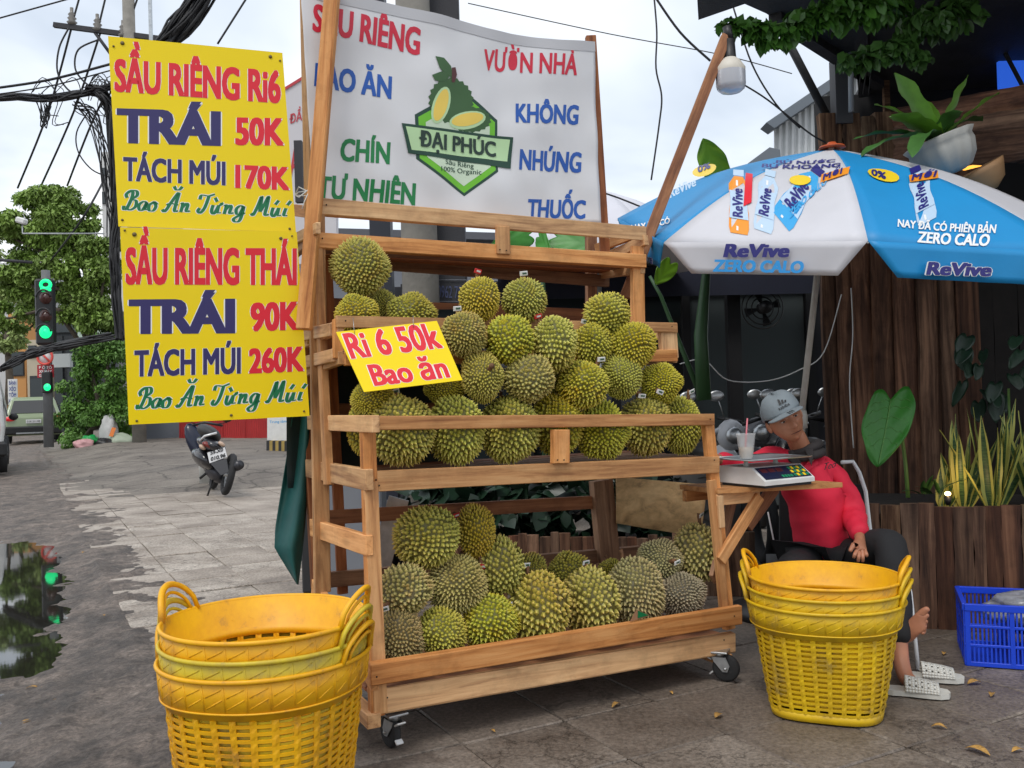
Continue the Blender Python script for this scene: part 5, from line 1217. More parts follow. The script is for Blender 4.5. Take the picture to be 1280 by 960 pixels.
# ================================================================== RIGHT SIDE: eatery front, planks, plants
random.seed(23)
M_DARKW = wood('dark_plank', lin(150, 112, 84), lin(92, 66, 50), lin(46, 34, 28), knots=.5, gs=.55, rough=.85, rnd=.4, bump=.9)
M_BARK = wood('bark_slab', lin(150, 118, 86), lin(104, 76, 54), lin(58, 40, 30), knots=.6, rough=.9, rnd=.3, bump=1.0)
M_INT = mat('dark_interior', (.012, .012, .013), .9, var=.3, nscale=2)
def plank(name, p0, p1, w_, th, parent, m, wav=.012, face=None, nseg=8, yd=None):
    """rough slab: outline wanders, face slightly bulged; runs p0 -> p1 (world)"""
    p0, p1 = V3(p0), V3(p1); Ln = (p1-p0).length; up = V3(yd) if yd else V3((1, 0, 0)); R = frame(p1-p0, up); sd = random.uniform(0, 99); vs = []
    for i in range(nseg+1):
        x = (i/nseg-.5)*Ln; a = wav*noise.noise(V3((sd, i*.7, 0))); b = wav*noise.noise(V3((sd+7, i*.7, 0))); c = wav*.8*noise.noise(V3((sd+3, i*.8, 0)))
        for y, z in ((-th/2, -w_/2+a), (-th/2-.3*th+c, -w_*.2), (-th/2-.3*th+c*.6, w_*.22), (-th/2, w_/2+b), (th/2, w_/2+b), (th/2, -w_/2+a)): vs.append(V3((x, y, z)))
    g = MB(); g.mesh(vs, [(i*6+k, i*6+(k+1) % 6, i*6+6+(k+1) % 6, i*6+6+k) for i in range(nseg) for k in range(6)]+[tuple(range(6))[::-1], tuple(nseg*6+k for k in range(6))], 0, False)
    ml = wm(parent).inverted() @ Matrix.Translation((p0+p1)/2) @ R.to_4x4()
    return g.build(name, m, parent, local=True, ml=ml)
def vplank(x, y, z0, z1, w_, th, parent, m, dirx=V3((1, 0, 0)), wav=.012):
    # local Z of the board = along the wall; local -Y should face the camera
    R_up = dirx; return plank('plank', (x, y, z0), (x, y, z1), w_, th, parent, m, wav, yd=R_up)
# planter box faced with rough planks
pA, pB_ = V3((1.45, 4.97, 0)), V3((3.3, 4.28, 0)); dP = (pB_-pA).normalized(); LnP = (pB_-pA).length
ptr = thing('planter', 'long planter faced with rough weathered upright planks at the right', 'planter', pA[:])
x = 0
while x < LnP:
    w_ = random.uniform(.055, .10); q = pA+dP*(x+w_/2); h = .625+random.uniform(-.012, .02)-.0*x
    R = None; plank('plank', q+V3((0, 0, 0)), q+V3((0, 0, h)), w_*.98, .03, ptr, M_OLD if random.random() < .7 else M_BARK, .008, yd=dP); x += w_
nP = V3((-dP.y, dP.x, 0))
g = MB(); g.prism([pA+nP*.03, pB_+nP*.03, pB_+nP*1.0, pA+nP*1.0], (0, 0, .575)); g.build('soil', mat('soil', (.03, .022, .017), .95, var=.5, nscale=14, bump=.8, bscale=40), ptr)
# low fence planks behind the stall
lf = thing('low_planter', 'low plank planter with leafy plants behind the bottom tier', 'planter', (.1, 5.9, 0))
x = -.75
while x < 1.35:
    w_ = random.uniform(.05, .09); q = V3((x+w_/2, 5.85-(x*.2), 0)); plank('plank', q, q+V3((0, 0, .36+random.uniform(-.02, .03))), w_*.97, .03, lf, M_OLD, .008, nseg=5, yd=(1, 0, 0)); x += w_
g = MB(); g.box((.3, 6.2, .15), (2.1, .45, .3)); g.build('soil', MATS['soil'], lf)
# plank column wall
pw = thing('plank_wall', 'dark wall of upright weathered planks behind the umbrella and big leaf', 'wall', (2.6, 6.4, 0))
x = 2.16
while x < 3.0:
    w_ = random.uniform(.09, .16); vplank(x+w_/2, 6.4-(x-2.16)*.25, .3, 2.72, w_*.98, .05, pw, M_DARKW); x += w_
x = 3.0
while x < 3.9:
    w_ = random.uniform(.12, .18); vplank(x+w_/2, 6.35, .3, 2.3, w_*.98, .05, pw, mat('black_plank', (.02, .016, .014), .9, var=.5, nscale=5)); x += w_
pl2 = thing('slab_parapet', 'row of short split bark slabs above the umbrella top', 'parapet', (2.5, 6.25, 2.7))
x = 2.12
for k in range(6):
    w_ = random.uniform(.10, .15); vplank(x+w_/2, 6.22, 2.5, 3.02+random.uniform(-.03, .06)+k*.012, w_*.97, .07, pl2, M_BARK, wav=.03); x += w_
# horizontal logs
lgp = thing('log_rail', 'three stacked rough horizontal logs with a lit orange strip below', 'log wall', (3.4, 5.6, 2.4))
for k, (y0, y1, w0) in enumerate(((147, 128, .11), (168, 160, .12), (196, 186, .15))):
    a = A(1128, y0+2, 6.0); b = A(1330, y1-12, 4.9); plank('log', a, b, w0*1.25, .10, lgp, M_OLD, .018, nseg=16, yd=(0, 0, 1))
a = A(1205, 210, 5.55); b = A(1330, 178, 4.85); g = MB(); g.tube([a, b], .016, 6); g.build('light_strip', mat('orange_strip', (.9, .4, .06), .5, emit=(1, .42, .06), estr=1.6), lgp)
# hanging pot with bird's nest fern
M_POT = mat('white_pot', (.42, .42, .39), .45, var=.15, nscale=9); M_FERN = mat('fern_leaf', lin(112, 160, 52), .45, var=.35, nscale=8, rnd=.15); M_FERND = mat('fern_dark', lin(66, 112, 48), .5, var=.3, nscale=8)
pc = A(1181, 196, 5.0); pot = thing('hanging_pot', 'white fluted pot of broad strap leaved fern above the umbrella', 'plant pot', pc[:])
Rp = Matrix.Rotation(-.35, 3, 'Y')
g = MB(); n = 48; prof = [(.07, -.10), (.11, -.085), (.15, -.03), (.165, .04), (.16, .07), (.185, .10), (.175, .105), (.15, .07)]; vv = []
for r_, z_ in prof:
    for k in range(n): q = r_*(1+.035*cos(k*2*pi/n*12*1.0)*(1 if z_ < .08 else .3)); vv.append(pc+Rp@V3((q*cos(2*pi*k/n), q*sin(2*pi*k/n), z_)))
g.mesh(vv, [(i*n+k, i*n+(k+1) % n, (i+1)*n+(k+1) % n, (i+1)*n+k) for i in range(len(prof)-1) for k in range(n)]+[tuple(range(n))[::-1]]); g.build('pot', M_POT, pot)
g = MB(); g.lathe([(.145, .06), (.001, .075)], pc, 20, R=Rp, cap=False); g.build('soil', MATS['soil'], pot)
sc = thing('wall_saucer', 'second pale pot tucked under the fern pot', 'plant pot', A(1222, 222, 5.1)[:]); g = MB(); g.lathe([(.05, -.09), (.11, -.05), (.14, .02), (.15, .05), (.13, .05)], A(1226, 222, 5.15), 28, R=Matrix.Rotation(-.5, 3, 'Y')); g.build('pot', mat('tan_pot', lin(170, 130, 90), .6), sc)
def strap(name, base, d, Ln, wd, droop, mt, parent, wav=.02, fold=.25, n=14, tipf=.5, upv=None):
    """arching strap leaf with a midrib fold"""
    d = V3(d).normalized(); side = d.cross(upv or V3((0, 0, 1))); side = side.normalized() if side.length > .1 else V3((1, 0, 0)); p = V3(base); st = Ln/n; vs = []; dd = d.copy(); ph = random.uniform(0, 6)
    for i in range(n+1):
        t = i/n; w_ = wd*min(1, (t*4+.25))*(1 if t < tipf else max(.02, 1-((t-tipf)/(1-tipf))**2)); nrm = side.cross(dd).normalized(); wv = wav*sin(t*22+ph)
        vs += [p-side*w_+nrm*(w_*fold+wv), p-side*w_*.5+nrm*(w_*fold*.4), p, p+side*w_*.5+nrm*(w_*fold*.4), p+side*w_+nrm*(w_*fold-wv)]
        dd = (dd+V3((0, 0, -droop/n))).normalized(); p = p+dd*st
    g = MB(); g.mesh(vs, [(i*5+k, i*5+k+1, i*5+6+k, i*5+5+k) for i in range(n) for k in range(4)])
    for j in range(len(g.m)): g.m[j] = 0 if j % 4 in (1, 2) else (1 if isinstance(mt, list) and len(mt) > 1 else 0)
    return g.build(name, mt, parent)
fb = pc+Rp@V3((0, 0, .08))
def toward(px, py, Y): return A(px, py, Y)-fb
for (px, py, Y, wd, dr) in ((1122, 98, 4.95, .045, .1), (1208, 100, 5.0, .038, .05), (1245, 122, 4.95, .035, .35), (1118, 148, 4.75, .045, .5), (1072, 168, 4.8, .022, .6), (1075, 182, 4.7, .03, .9), (1140, 190, 4.6, .03, 1.3), (1150, 130, 5.2, .04, .3), (1205, 150, 4.8, .035, 1.6), (1225, 150, 5.2, .035, .9), (1100, 130, 5.3, .03, .6)):
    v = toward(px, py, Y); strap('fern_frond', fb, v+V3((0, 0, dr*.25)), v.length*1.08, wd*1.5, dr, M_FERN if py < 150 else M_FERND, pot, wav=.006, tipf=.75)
# elephant ear
M_EAR = mat('elephant_ear_leaf', lin(58, 134, 40), .45, var=.25, nscale=6, bump=.15, bscale=14)
def heart(name, base, tip_dir, side, size, mt, parent, cup=.12, wav=.012, n=20, m_=12):
    """heart shaped leaf; base = stalk joint, tip_dir along the blade"""
    T = V3(tip_dir).normalized(); Sd = V3(side).normalized(); Nn = T.cross(Sd).normalized(); g = MB(); vs = []
    for i in range(n+1):
        t = i/n
        for j in range(-m_, m_+1):
            s = j/m_; w_ = (max(0, sin(pi*(.22+.775*t)))**.8)*.385
            y = t-.19*(1-t)**2*sin(abs(s)*2.15); x = s*w_
            vs.append(V3(base)+T*(y*size)+Sd*(x*size)+Nn*size*(cup*abs(s)**1.5*w_+.02*sin(t*14+abs(s)*5)*abs(s)-.10*t*t+wav*sin(s*30+t*9)*abs(s)**3))
    k = 2*m_+1
    g.mesh(vs, [(i*k+j, i*k+j+1, (i+1)*k+j+1, (i+1)*k+j) for i in range(n) for j in range(k-1)])
    if size > .3:
        o_ = g.build(name, mt, parent, thick=.002); vb = MB(); off_ = lambda q: q-Nn*.002*(1 if Nn.dot(q-CP) > 0 else -1)
        vb.tube([off_(vs[i*k+m_]) for i in range(0, n+1, 2)], [.0035]*(n//2)+[.001], 5)
        for sg in (-1, 1):
            for i0 in (1, 3, 6, 9, 12): vb.tube([off_(vs[min(n, i0+q//3)*k+m_+sg*min(m_-1, q)]) for q in range(0, m_, 2)], .0015, 4)
        vb.build('veins', mat('leaf_vein', lin(96, 150, 72), .5), parent); return o_
    return g.build(name, mt, parent, thick=.002)
def stalk(name, pts, r, mt, parent):
    g = MB(); g.tube(pts, r, 8); return g.build(name, mt, parent)
M_STK = mat('green_stalk', lin(96, 128, 62), .5, var=.2, nscale=6)
lb = A(1128, 508, 4.9); el = thing('elephant_ear_plant', 'single large heart shaped green leaf hanging against the dark plank wall', 'plant', A(1135, 620, 5.05)[:])
heart('leaf', A(1113, 500, 4.88), A(1104, 570, 4.80)-A(1115, 495, 4.92), V3((.86, .1, .07)), .37, M_EAR, el)
stalk('stem', [A(1135, 622, 5.05), A(1132, 580, 5.1), A(1126, 535, 5.05), A(1114, 503, 4.92)], [.012, .011, .009, .006], M_STK, el)
# snake plants
def two(name, a, b, **k): return mat(name, a, **k)
M_SNK = mat('snake_leaf', lin(88, 116, 66), .45, col2=lin(46, 76, 46), nscale=9, stretch=(2, 2, 18), lo=.42, hi=.58); M_SNKY = mat('snake_edge', lin(190, 188, 96), .45)
def snake(cx, cy, n, label, sp=.13, hmin=.35, hmax=.62):
    t = thing('snake_plant', label, 'plant', (cx, cy, .56), 0, 'snake plants along the planter')
    for k in range(n):
        a = random.uniform(0, 2*pi); r = random.uniform(0, sp*.4); b = V3((cx+r*cos(a), cy+r*sin(a)*.6, .56)); le = random.uniform(.05, .62); d = V3((cos(a)*le, sin(a)*le*.6, 1))
        strap('leaf', b, d, random.uniform(hmin, hmax), random.uniform(.022, .034), random.uniform(.0, .12), [M_SNK, M_SNKY], t, wav=.002, fold=.35, tipf=.45, upv=V3((sin(a*3), cos(a*3), .1)))
    return t
snake(2.50, 4.86, 22, 'snake plant with tall yellow edged leaves left of the planter lamp glow'); snake(2.72, 4.80, 18, 'snake plant with dense upright leaves beside the right frame edge'); snake(2.40, 4.98, 13, 'snake plant with thin yellow edged leaves right beside the planter lamp', hmin=.3, hmax=.55); snake(2.30, 5.02, 5, 'short sparse snake plant in the shade between the big leaf and the lamp', hmin=.2, hmax=.34)
snake(3.1, 4.75, 12, 'snake plant partly cut by the right edge of the picture')
# dark foliage behind
M_DLF = mat('dark_leaf', lin(34, 60, 42), .4, var=.4, nscale=5, rnd=.2); M_MLF = mat('mid_leaf', lin(54, 92, 44), .45, var=.4, nscale=5, rnd=.2)
def leafmesh(leaves, shape=1.0):
    """list of (centre, size, dir, normal) -> folded rhombus leaves of six triangles"""
    vs, fs = [], []
    for c, s, d, n in leaves:
        d = d.normalized(); n = (n-d*n.dot(d)); n = n.normalized() if n.length > 1e-3 else d.orthogonal().normalized(); w_ = d.cross(n)*s*.27*shape; b = len(vs)
        vs += [c-d*s*.5, c-d*s*.12+w_+n*s*.05, c+d*s*.22+w_*.8+n*s*.04, c+d*s*.5-n*s*.06, c+d*s*.22-w_*.8+n*s*.04, c-d*s*.12-w_+n*s*.05, c-d*s*.1-n*s*.01]
        fs += [(b, b+1, b+6), (b+1, b+2, b+6), (b+2, b+3, b+6), (b+3, b+4, b+6), (b+4, b+5, b+6), (b+5, b, b+6)]
    return vs, fs
def rdir(): 
    while True:
        v = V3((random.uniform(-1, 1), random.uniform(-1, 1), random.uniform(-1, 1)))
        if .1 < v.length < 1: return v.normalized()
def foliage(name, clumps, n, size, mt, parent, down=.3, shape=1.0, shell=.55, kind=None):
    """leaf clumps: [(centre, (rx,ry,rz), weight)]"""
    lv = []; tw = sum(c[2] for c in clumps)
    for c, r, w_ in clumps:
        for _ in range(int(n*w_/tw)):
            d = rdir(); q = random.uniform(shell, 1)**.6; p = V3(c)+V3((d.x*r[0]*q, d.y*r[1]*q, d.z*r[2]*q)); dd = (d*.6+rdir()*.8+V3((0, 0, -down))); lv.append((p, size*random.uniform(.6, 1.3), dd, rdir()*.6+V3((0, -.25, .8))))
    vs, fs = leafmesh(lv, shape); g = MB(); g.mesh(vs, fs, 0, True); o = g.build(name, mt, parent)
    if kind: o['kind'] = kind
    return o
dk = thing('dark_shrub', 'dark broad leaved shrub in the shade behind the snake plants', 'shrub', (3.3, 5.6, .5))
for k in range(20):
    c = A(random.uniform(1200, 1300), random.uniform(420, 505), random.uniform(5.3, 5.9)); heart('leaf', c, V3((random.uniform(-.6, .6), -.4, -random.uniform(.3, 1))), V3((1, random.uniform(-.5, .5), random.uniform(-.3, .3))), random.uniform(.10, .18), M_DLF, dk, n=7, m_=4)
g = MB()
for k in range(7): x0 = 3.0+k*.1; g.tube([(x0, 5.6, .5), (x0+.05*sin(k), 5.6, 1.2)], .008, 5)
g.build('stems', M_STK, dk)['kind'] = 'stuff'
gb = thing('leafy_plant', 'shaded leafy plants filling the low planter behind the lower tier', 'plant', (.6, 6.0, .3)); foliage('leaves', [((-.6+k*.25, 6.15-k*.03, .5+.05*sin(k*3)), (.2, .18, .22), 1) for k in range(8)], 700, .15, M_DLF, gb, shape=1.3)
# little ground plants and lamp in the planter
gl = A(1187, 620, 4.86); glt = thing('planter_lamp', 'small warm lamp glowing among the snake plants', 'lamp', gl[:]); g = MB(); g.ell(gl+V3((0, .02, .01)), (.016, .016, .012), 10); g.build('bulb', mat('warm_bulb', (1, .8, .5), .4, emit=(1, .72, .36), estr=6), glt)
g = MB(); g.lathe([(.012, -.05), (.02, -.005)], gl+V3((0, .02, 0)), 10); g.build('holder', M_BLACK, glt)
pl = bpy.data.lights.new('planter_lamp_light', 'POINT'); pl.energy = .45; pl.color = (1, .62, .28); pl.shadow_soft_size = .02; plo = bpy.data.objects.new('planter_lamp_light', pl); COL.objects.link(plo); plo.parent = glt; plo.location = (0, -.03, .06)
sp = thing('small_plant', 'low green rosette plants at the planter rim under the big leaf', 'plant', A(1150, 612, 4.95)[:])
for k in range(9): strap('leaf', A(1150+k*3, 618, 4.95), (random.uniform(-.8, .8), -.3, random.uniform(.3, .9)), random.uniform(.08, .18), .012, .7, M_MLF, sp, wav=.001, n=8)
# building: eatery room
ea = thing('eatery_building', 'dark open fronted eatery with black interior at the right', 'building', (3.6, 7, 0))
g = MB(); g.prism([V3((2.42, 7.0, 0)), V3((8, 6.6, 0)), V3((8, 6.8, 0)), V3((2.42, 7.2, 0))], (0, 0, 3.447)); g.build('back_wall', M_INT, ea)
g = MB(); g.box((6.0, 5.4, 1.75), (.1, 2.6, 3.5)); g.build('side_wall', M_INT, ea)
M_RUST = mat('dark_roof', (.035, .035, .037), .7, var=.4, nscale=8, bump=.3)
ra, rb2, rc, rd, re_ = A(872, 22, 5.45), A(940, 4, 5.9), A(1042, 47, 6.5), A(1092, 100, 7.15), V3((8, 6.7, 3.45))
for p in (ra, rb2, rc, rd): p.z = 3.45
ZR = 3.45; rpx = [(873, 25), (931, 5), (958, 17), (1040, 74), (1092, 104)]; rp2 = [G(px, py, ZR) for px, py in rpx]
g = MB(); poly_ = rp2+[V3((2.9, 7.7, ZR)), V3((8, 7.7, ZR)), V3((8, 3.6, ZR)), G(868, -60, ZR)]
g.prism(poly_, (0, 0, .16)); g.build('roof', M_RUST, ea)
for a, b in ((rp2[2]+V3((.05, 0, 0)), rp2[4]+V3((.05, 0, 0))), (V3((1.7, 4.4, ZR)), V3((2.7, 6.9, ZR)))):
    g = MB(); R = frame(b-a); g.box((a+b)/2-V3((0, 0, .01)), ((b-a).length, .08, .08), R=R); g.build('roof_beam', M_RUST, ea)
g = MB(); g.tube([A(958, 0, 6.3), A(1034, 146, 6.3)], .03, 4); g.build('roof_strut', M_RUST, ea)
g = MB(); g.box((A(1050, 80, 6.22).x, 6.22, 3.225), (.11, .11, .445)); g.build('post', mat('steel_post', (.06, .06, .065), .6), ea)
g = MB(); g.tube([A(1064, 140, 6.1), A(1063, 30, 6.1)], .018, 10); g.build('drain_pipe', mat('pale_pipe', (.35, .38, .4), .5), ea)
g = MB(); g.box((2.78, 6.7, 3.0), (.04, .04, .9)); g.build('timber_edge', M_BARK, ea)
g = MB()
for k, (px) in enumerate((1079, 1083, 1088)): g.tube([A(px, 25, 6.3), A(px+3*sin(k), 70, 6.3), A(px-6+k*2, 118, 6.28)], .004, 5)
o = g.build('hanging_wires', M_BLACK, ea); o['kind'] = 'stuff'
g = MB(); sc_ = [A(1249, 62, 6.3), A(1262, 75, 6.3), A(1278, 110, 6.3), A(1256, 117, 6.3)]; g.prism([A(1248, 62, 6.35), A(1300, 60, 6.35), A(1300, 122, 6.35), A(1250, 120, 6.35)], (0, .03, 0)); o = g.build('wall_screen', mat('blue_screen', (.02, .1, .6), .4, emit=(.03, .14, .8), estr=.55), None); tag(o, 'blue lit screen in the dark interior at the right edge', 'screen')
g = MB(); g.box(A(1270, 92, 6.2), (.02, .02, .42), R=Matrix.Rotation(-.45, 3, 'Y'))
o = g.build('screen_bracket', M_BLACK, None); tag(o, 'black bracket crossing the blue lit screen', 'bracket')
# creeper under the eaves
vn = thing('creeper', 'creeper with small pointed leaves hanging along the roof beam', 'climbing plant', A(1000, 40, 5.0)[:])
M_CRP = mat('creeper_leaf', lin(76, 124, 44), .45, var=.5, nscale=7, rnd=.1)
def cl(px, py, r, w_, Y=5.0): k = r*Y/F; return (A(px, py, Y), (k, k*.8, k*.62), w_)
foliage('leaves', [cl(915, 34, 20, .7), cl(945, 40, 22, 1), cl(975, 45, 24, 1), cl(1005, 30, 28, 1.6), cl(1045, 15, 40, 3), cl(1085, 10, 40, 2.5), cl(960, 55, 14, .4), cl(1120, 8, 36, 1.2, 5.2)], 900, .085, M_CRP, vn, down=.9, shell=.1)
foliage('leaves', [cl(1080, 75, 22, .8, 5.1), cl(1100, 68, 20, .7, 5.1), cl(1125, 62, 22, 1, 5.1), cl(1140, 35, 22, 1, 5.1), cl(1165, 30, 32, 2, 5.1), cl(1190, 20, 40, 2, 5.1), cl(1056, 78, 12, .3, 5.1), cl(1150, 75, 16, .5, 5.1)], 620, .085, mat('creeper_dark', lin(72, 112, 48), .45, var=.5, nscale=7), vn, down=.9, shell=.1)
g = MB(); g.tube([A(900, 28, 5), A(940, 36, 5), A(1000, 25, 5), A(1060, 8, 5), A(1120, 2, 5.1)], .006, 5); g.tube([A(1060, 82, 5.1), A(1110, 70, 5.1), A(1140, 45, 5.1), A(1160, 5, 5.1)], .006, 5); g.build('vine_stem', M_STK, vn)
# ---------------------------------------------------------------- glass shop front behind the stall
M_GLS = mat('dark_glass', (.02, .026, .028), .06, spec=.8); M_FRM = mat('dark_frame', (.018, .018, .02), .5)
sh = thing('glass_shop', 'dark glazed shop front behind the stall and seated man', 'building', (1.5, 9.3, 0))
g = MB(); g.box((.9, 9.62, 1.2), (4.6, .2, 2.4)); g.build('wall', mat('shop_wall', (.02, .021, .028), .8), sh)
for x0, x1 in ((-.7, .12), (.2, 1.02), (1.1, 1.75), (1.83, 3.0)):
    g = MB(); g.box(((x0+x1)/2, 9.46, 1.15), (x1-x0, .02, 2.2)); g.build('pane', M_GLS if x0 < 1.5 else mat('grey_pane', (.10, .12, .125), .12), sh)
for x in (-.75, .16, 1.06, 1.79, 3.05): g = MB(); g.box((x, 9.44, 1.2), (.08, .1, 2.4)); g.build('door_frame', M_FRM, sh)
g = MB(); g.box((1.1, 9.44, 2.34), (4.4, .12, .14)); g.build('lintel', M_FRM, sh)
g = MB(); aw = [V3((-.1, 9.2, 2.55)), V3((3.1, 9.2, 2.45)), V3((3.1, 8.3, 2.30)), V3((-.1, 8.3, 2.36))]; g.prism(aw, (0, 0, .03)); g.prism([aw[3], aw[2], aw[2]-V3((0, 0, .22)), aw[3]-V3((0, 0, .25))], (0, .01, 0)); g.build('awning', mat('navy_awning', lin(30, 34, 52), .8, var=.2, nscale=3), sh)
g = MB(); g.box((2.07, 8.6, 1.2), (.12, .12, 2.4)); g.build('post', M_FRM, sh)
hv = thing('wall_fan', 'round black wall fan on the post inside the dark shop', 'fan', A(953, 385, 8.45)[:]); g = MB(); Rf = Matrix.Rotation(pi/2, 3, 'X')
for r_ in (.05, .1, .15, .19): g.tube([A(953, 385, 8.45)+Rf@V3((r_*cos(t), r_*sin(t), 0)) for t in [2*pi*k/24 for k in range(24)]], .006, 5, closed=True)
g.build('cage', M_BLACK, hv); g = MB(); g.lathe([(.06, -.0), (.06, .12)], A(953, 385, 8.5), 14, R=Rf)
for k in range(4): a = k*pi/2; g.poly([A(953, 385, 8.47)+Rf@V3((.17*cos(a+b), .17*sin(a+b), 0)) for b in (0, .5)]+[A(953, 385, 8.47)])
g.build('blades', M_BLACK, hv)
# low parked motorbikes in the shade behind the man (only their fronts and saddles show)
def shade_bike(px, py, Y, s, label, m):
    c = A(px, py, Y); t = thing('parked_motorbike', label, 'motorbike', (c.x, c.y, 0), 0, 'motorbikes parked in the shade by the shop')
    def B(x, y, z): return V3((c.x+x*s, c.y+y, z))
    g = MB(); g.mesh([], []); 
    g.tube([B(-.12, -.5, .95), B(0, -.52, 1.0), B(.12, -.5, .95)], [.018, .03, .018], 8); g.ell(B(0, -.5, .93), (.10, .10, .11), 14); g.build('headlight_cowl', m, t)
    g = MB(); g.ell(B(0, -.6, .93), (.06, .03, .06), 12); g.build('headlight', M_STEEL, t)
    g = MB(); g.ell(B(0, -.35, .6), (.13, .1, .28), 14, R=Matrix.Rotation(-.35, 3, 'X')); g.build('leg_shield', m, t)
    g = MB(); g.ell(B(0, .25, .78), (.12, .36, .07), 14); g.build('saddle', M_BLACK, t)
    g = MB(); g.ell(B(0, .3, .62), (.13, .34, .12), 14); g.build('tail_fairing', m, t)
    for y in (-.58, .55):
        g = MB(); g.tube([B(0, y+.25*cos(a), .28+.25*sin(a)) for a in [2*pi*k/20 for k in range(20)]], .045, 8, closed=True); g.build('wheel', M_RUBBER, t)
    for q in (-1, 1):
        g = MB(); g.tube([B(q*.1, -.45, 1.0), B(q*.26, -.38, 1.04)], .014, 8); g.build('handlebar', M_BLACK, t)
        g = MB(); g.tube([B(q*.22, -.42, 1.04), B(q*.26, -.44, 1.17)], .004, 5); g.ell(B(q*.28, -.45, 1.2), (.06, .012, .04), 12); g.build('mirror', M_STEEL, t)
M_MG = mat('grey_fairing', (.10, .10, .11), .3); M_MB = mat('black_fairing', (.015, .015, .018), .25); M_MW = mat('silver_fairing', (.45, .46, .48), .3)
shade_bike(893, 520, 6.9, 1, 'silver and white motorbike parked right of the heap behind the stall', M_MW); shade_bike(925, 520, 7.2, 1, 'grey motorbike parked directly left of the seated man', M_MG); shade_bike(1022, 520, 7.1, 1, 'black motorbike parked behind the umbrella pole', M_MB); shade_bike(968, 520, 7.8, 1, 'black motorbike parked furthest back behind the seated man', M_MB)
# banana like stem and big leaves behind the stall
bn = thing('elephant_ear_plant', 'tall broad leaved plant with thick green stalks between stall and shop', 'plant', A(880, 560, 5.9)[:])
stalk('stem', [A(880, 500, 6.0), A(876, 420, 6.0), A(882, 350, 6.05), A(892, 260, 6.05)], [.05, .045, .03, .015], mat('dark_stalk', lin(50, 84, 48), .5), bn)
stalk('stem', [A(878, 500, 6.0), A(850, 430, 6.1), A(826, 370, 6.1), A(812, 345, 6.1)], [.02, .016, .012, .01], MATS['dark_stalk'], bn)
heart('leaf', A(900, 218, 5.9), V3((-.5, -.3, .8)), V3((1, .2, .5)), .26, mat('bright_leaf', lin(104, 150, 30), .4, var=.2, nscale=5), bn)
heart('leaf', A(838, 330, 6.1), V3((-.6, -.2, -.8)), V3((.8, .2, -.5)), .17, MATS['bright_leaf'], bn)
g = MB(); g.tube([A(800, 560, 6), A(886, 560, 6)], .02, 5); pt = thing('round_pot', 'round planter at the foot of the tall broad leaved plant', 'plant pot', (A(880, 560, 6.0).x, 6.0, 0)); g = MB(); g.lathe([(.14, 0), (.2, .2), (.22, .5), (.2, .72), (.21, .76)], (A(880, 560, 6.0).x, 6.0, 0), 24); g.build('pot', mat('grey_pot', (.09, .085, .08), .8), pt)
b3 = thing('elephant_ear_plant', 'broad leaves seen through the gap under the banner', 'plant', (A(690, 300, 6.4).x, 6.4, 0))
for q, (px, py, tx, sz) in enumerate(((655, 298, -.8, .3), (690, 300, .8, .3), (668, 300, .1, .25))): heart('leaf', A(px+6, py-4, 6.4), V3((tx, -.3, -.25)), V3((.2, .3, .9)), sz, MATS['elephant_ear_leaf'], b3)
stalk('stem', [V3((A(678, 500, 6.5).x, 6.5, 0)), A(680, 400, 6.5), A(676, 300, 6.5)], [.03, .025, .012], MATS['dark_stalk'], b3)
# white tent umbrella behind
wt = thing('white_parasol', 'white parasol standing behind the stall right half', 'umbrella', (A(720, 500, 7.6).x, 7.6, 0)); Pt = A(745, 236, 7.7); g = MB()
rimw = [Pt+V3((1.05*cos(a+.3), 1.05*sin(a+.3), -.62)) for a in [2*pi*k/8 for k in range(8)]]
for k in range(8):
    g = MB(); a, b = rimw[k], rimw[(k+1) % 8]; g.grid(lambda s, t: Pt*(1-t)+(a*(1-s)+b*s)*t+V3((0, 0, .08*sin(pi*t)-.03*sin(pi*s)*t)), 6, 6); g.build('canopy_panel', mat('white_canopy', (.66, .66, .72), .7, var=.1, nscale=2), wt, thick=.002)
g = MB(); g.tube([V3((Pt.x, Pt.y, 0)), Pt], .02, 8); g.build('pole', M_STEEL, wt)
g = MB(); g.ell(Pt+V3((0, 0, .03)), .035, 10); g.build('finial', M_WHITE, wt)
# ================================================================== BACKGROUND: poles, cables, road, far street
random.seed(41)
M_CONCP = mat('pole_concrete', lin(142, 138, 130), .9, var=.35, nscale=3, bump=.4, bscale=25); M_DPOST = mat('dark_post', lin(62, 62, 66), .8, var=.25, nscale=3, bump=.2)
ep = thing('concrete_pole', 'thick concrete power pole rising behind the banner', 'pole', (A(527, 700, 7.3).x, 7.3, 0))
x0 = A(527, 400, 7.3).x; g = MB(); g.lathe([(.16, 0), (.14, 3), (.125, 7.5)], (x0, 7.3, 0), 20); g.build('shaft', M_CONCP, ep)
g = MB(); x1 = A(566, 400, 7.45).x; g.box((x1, 7.5, 3.7), (.24, .2, 7.4), bev=.01); g.build('square_post', M_DPOST, ep)
s4 = planar(V3((x1, 7.39, 2)), V3((0, -1, 0)))
letter('lettering', '0962 751', (547, 372), (580, 373), 15, s4, mat('stencil_blue', lin(70, 78, 110), .7), ep, .02, lift=.004)
b4 = MB(); p_ = [s4(x, y, .002) for x, y in ((545, 350), (583, 350), (583, 377), (545, 377))]; b4.tube(p_, .004, 4, closed=True); b4.build('plate_border', mat('stencil_grey', lin(120, 122, 130), .7), ep)
dp = thing('steel_post', 'dark square steel post left of the concrete pole', 'pole', (A(477, 500, 7.6).x, 7.6, 0)); g = MB(); g.box((A(477, 300, 7.6).x, 7.6, 3.6), (.17, .17, 7.2)); g.build('shaft', mat('navy_post', lin(34, 38, 50), .5), dp)
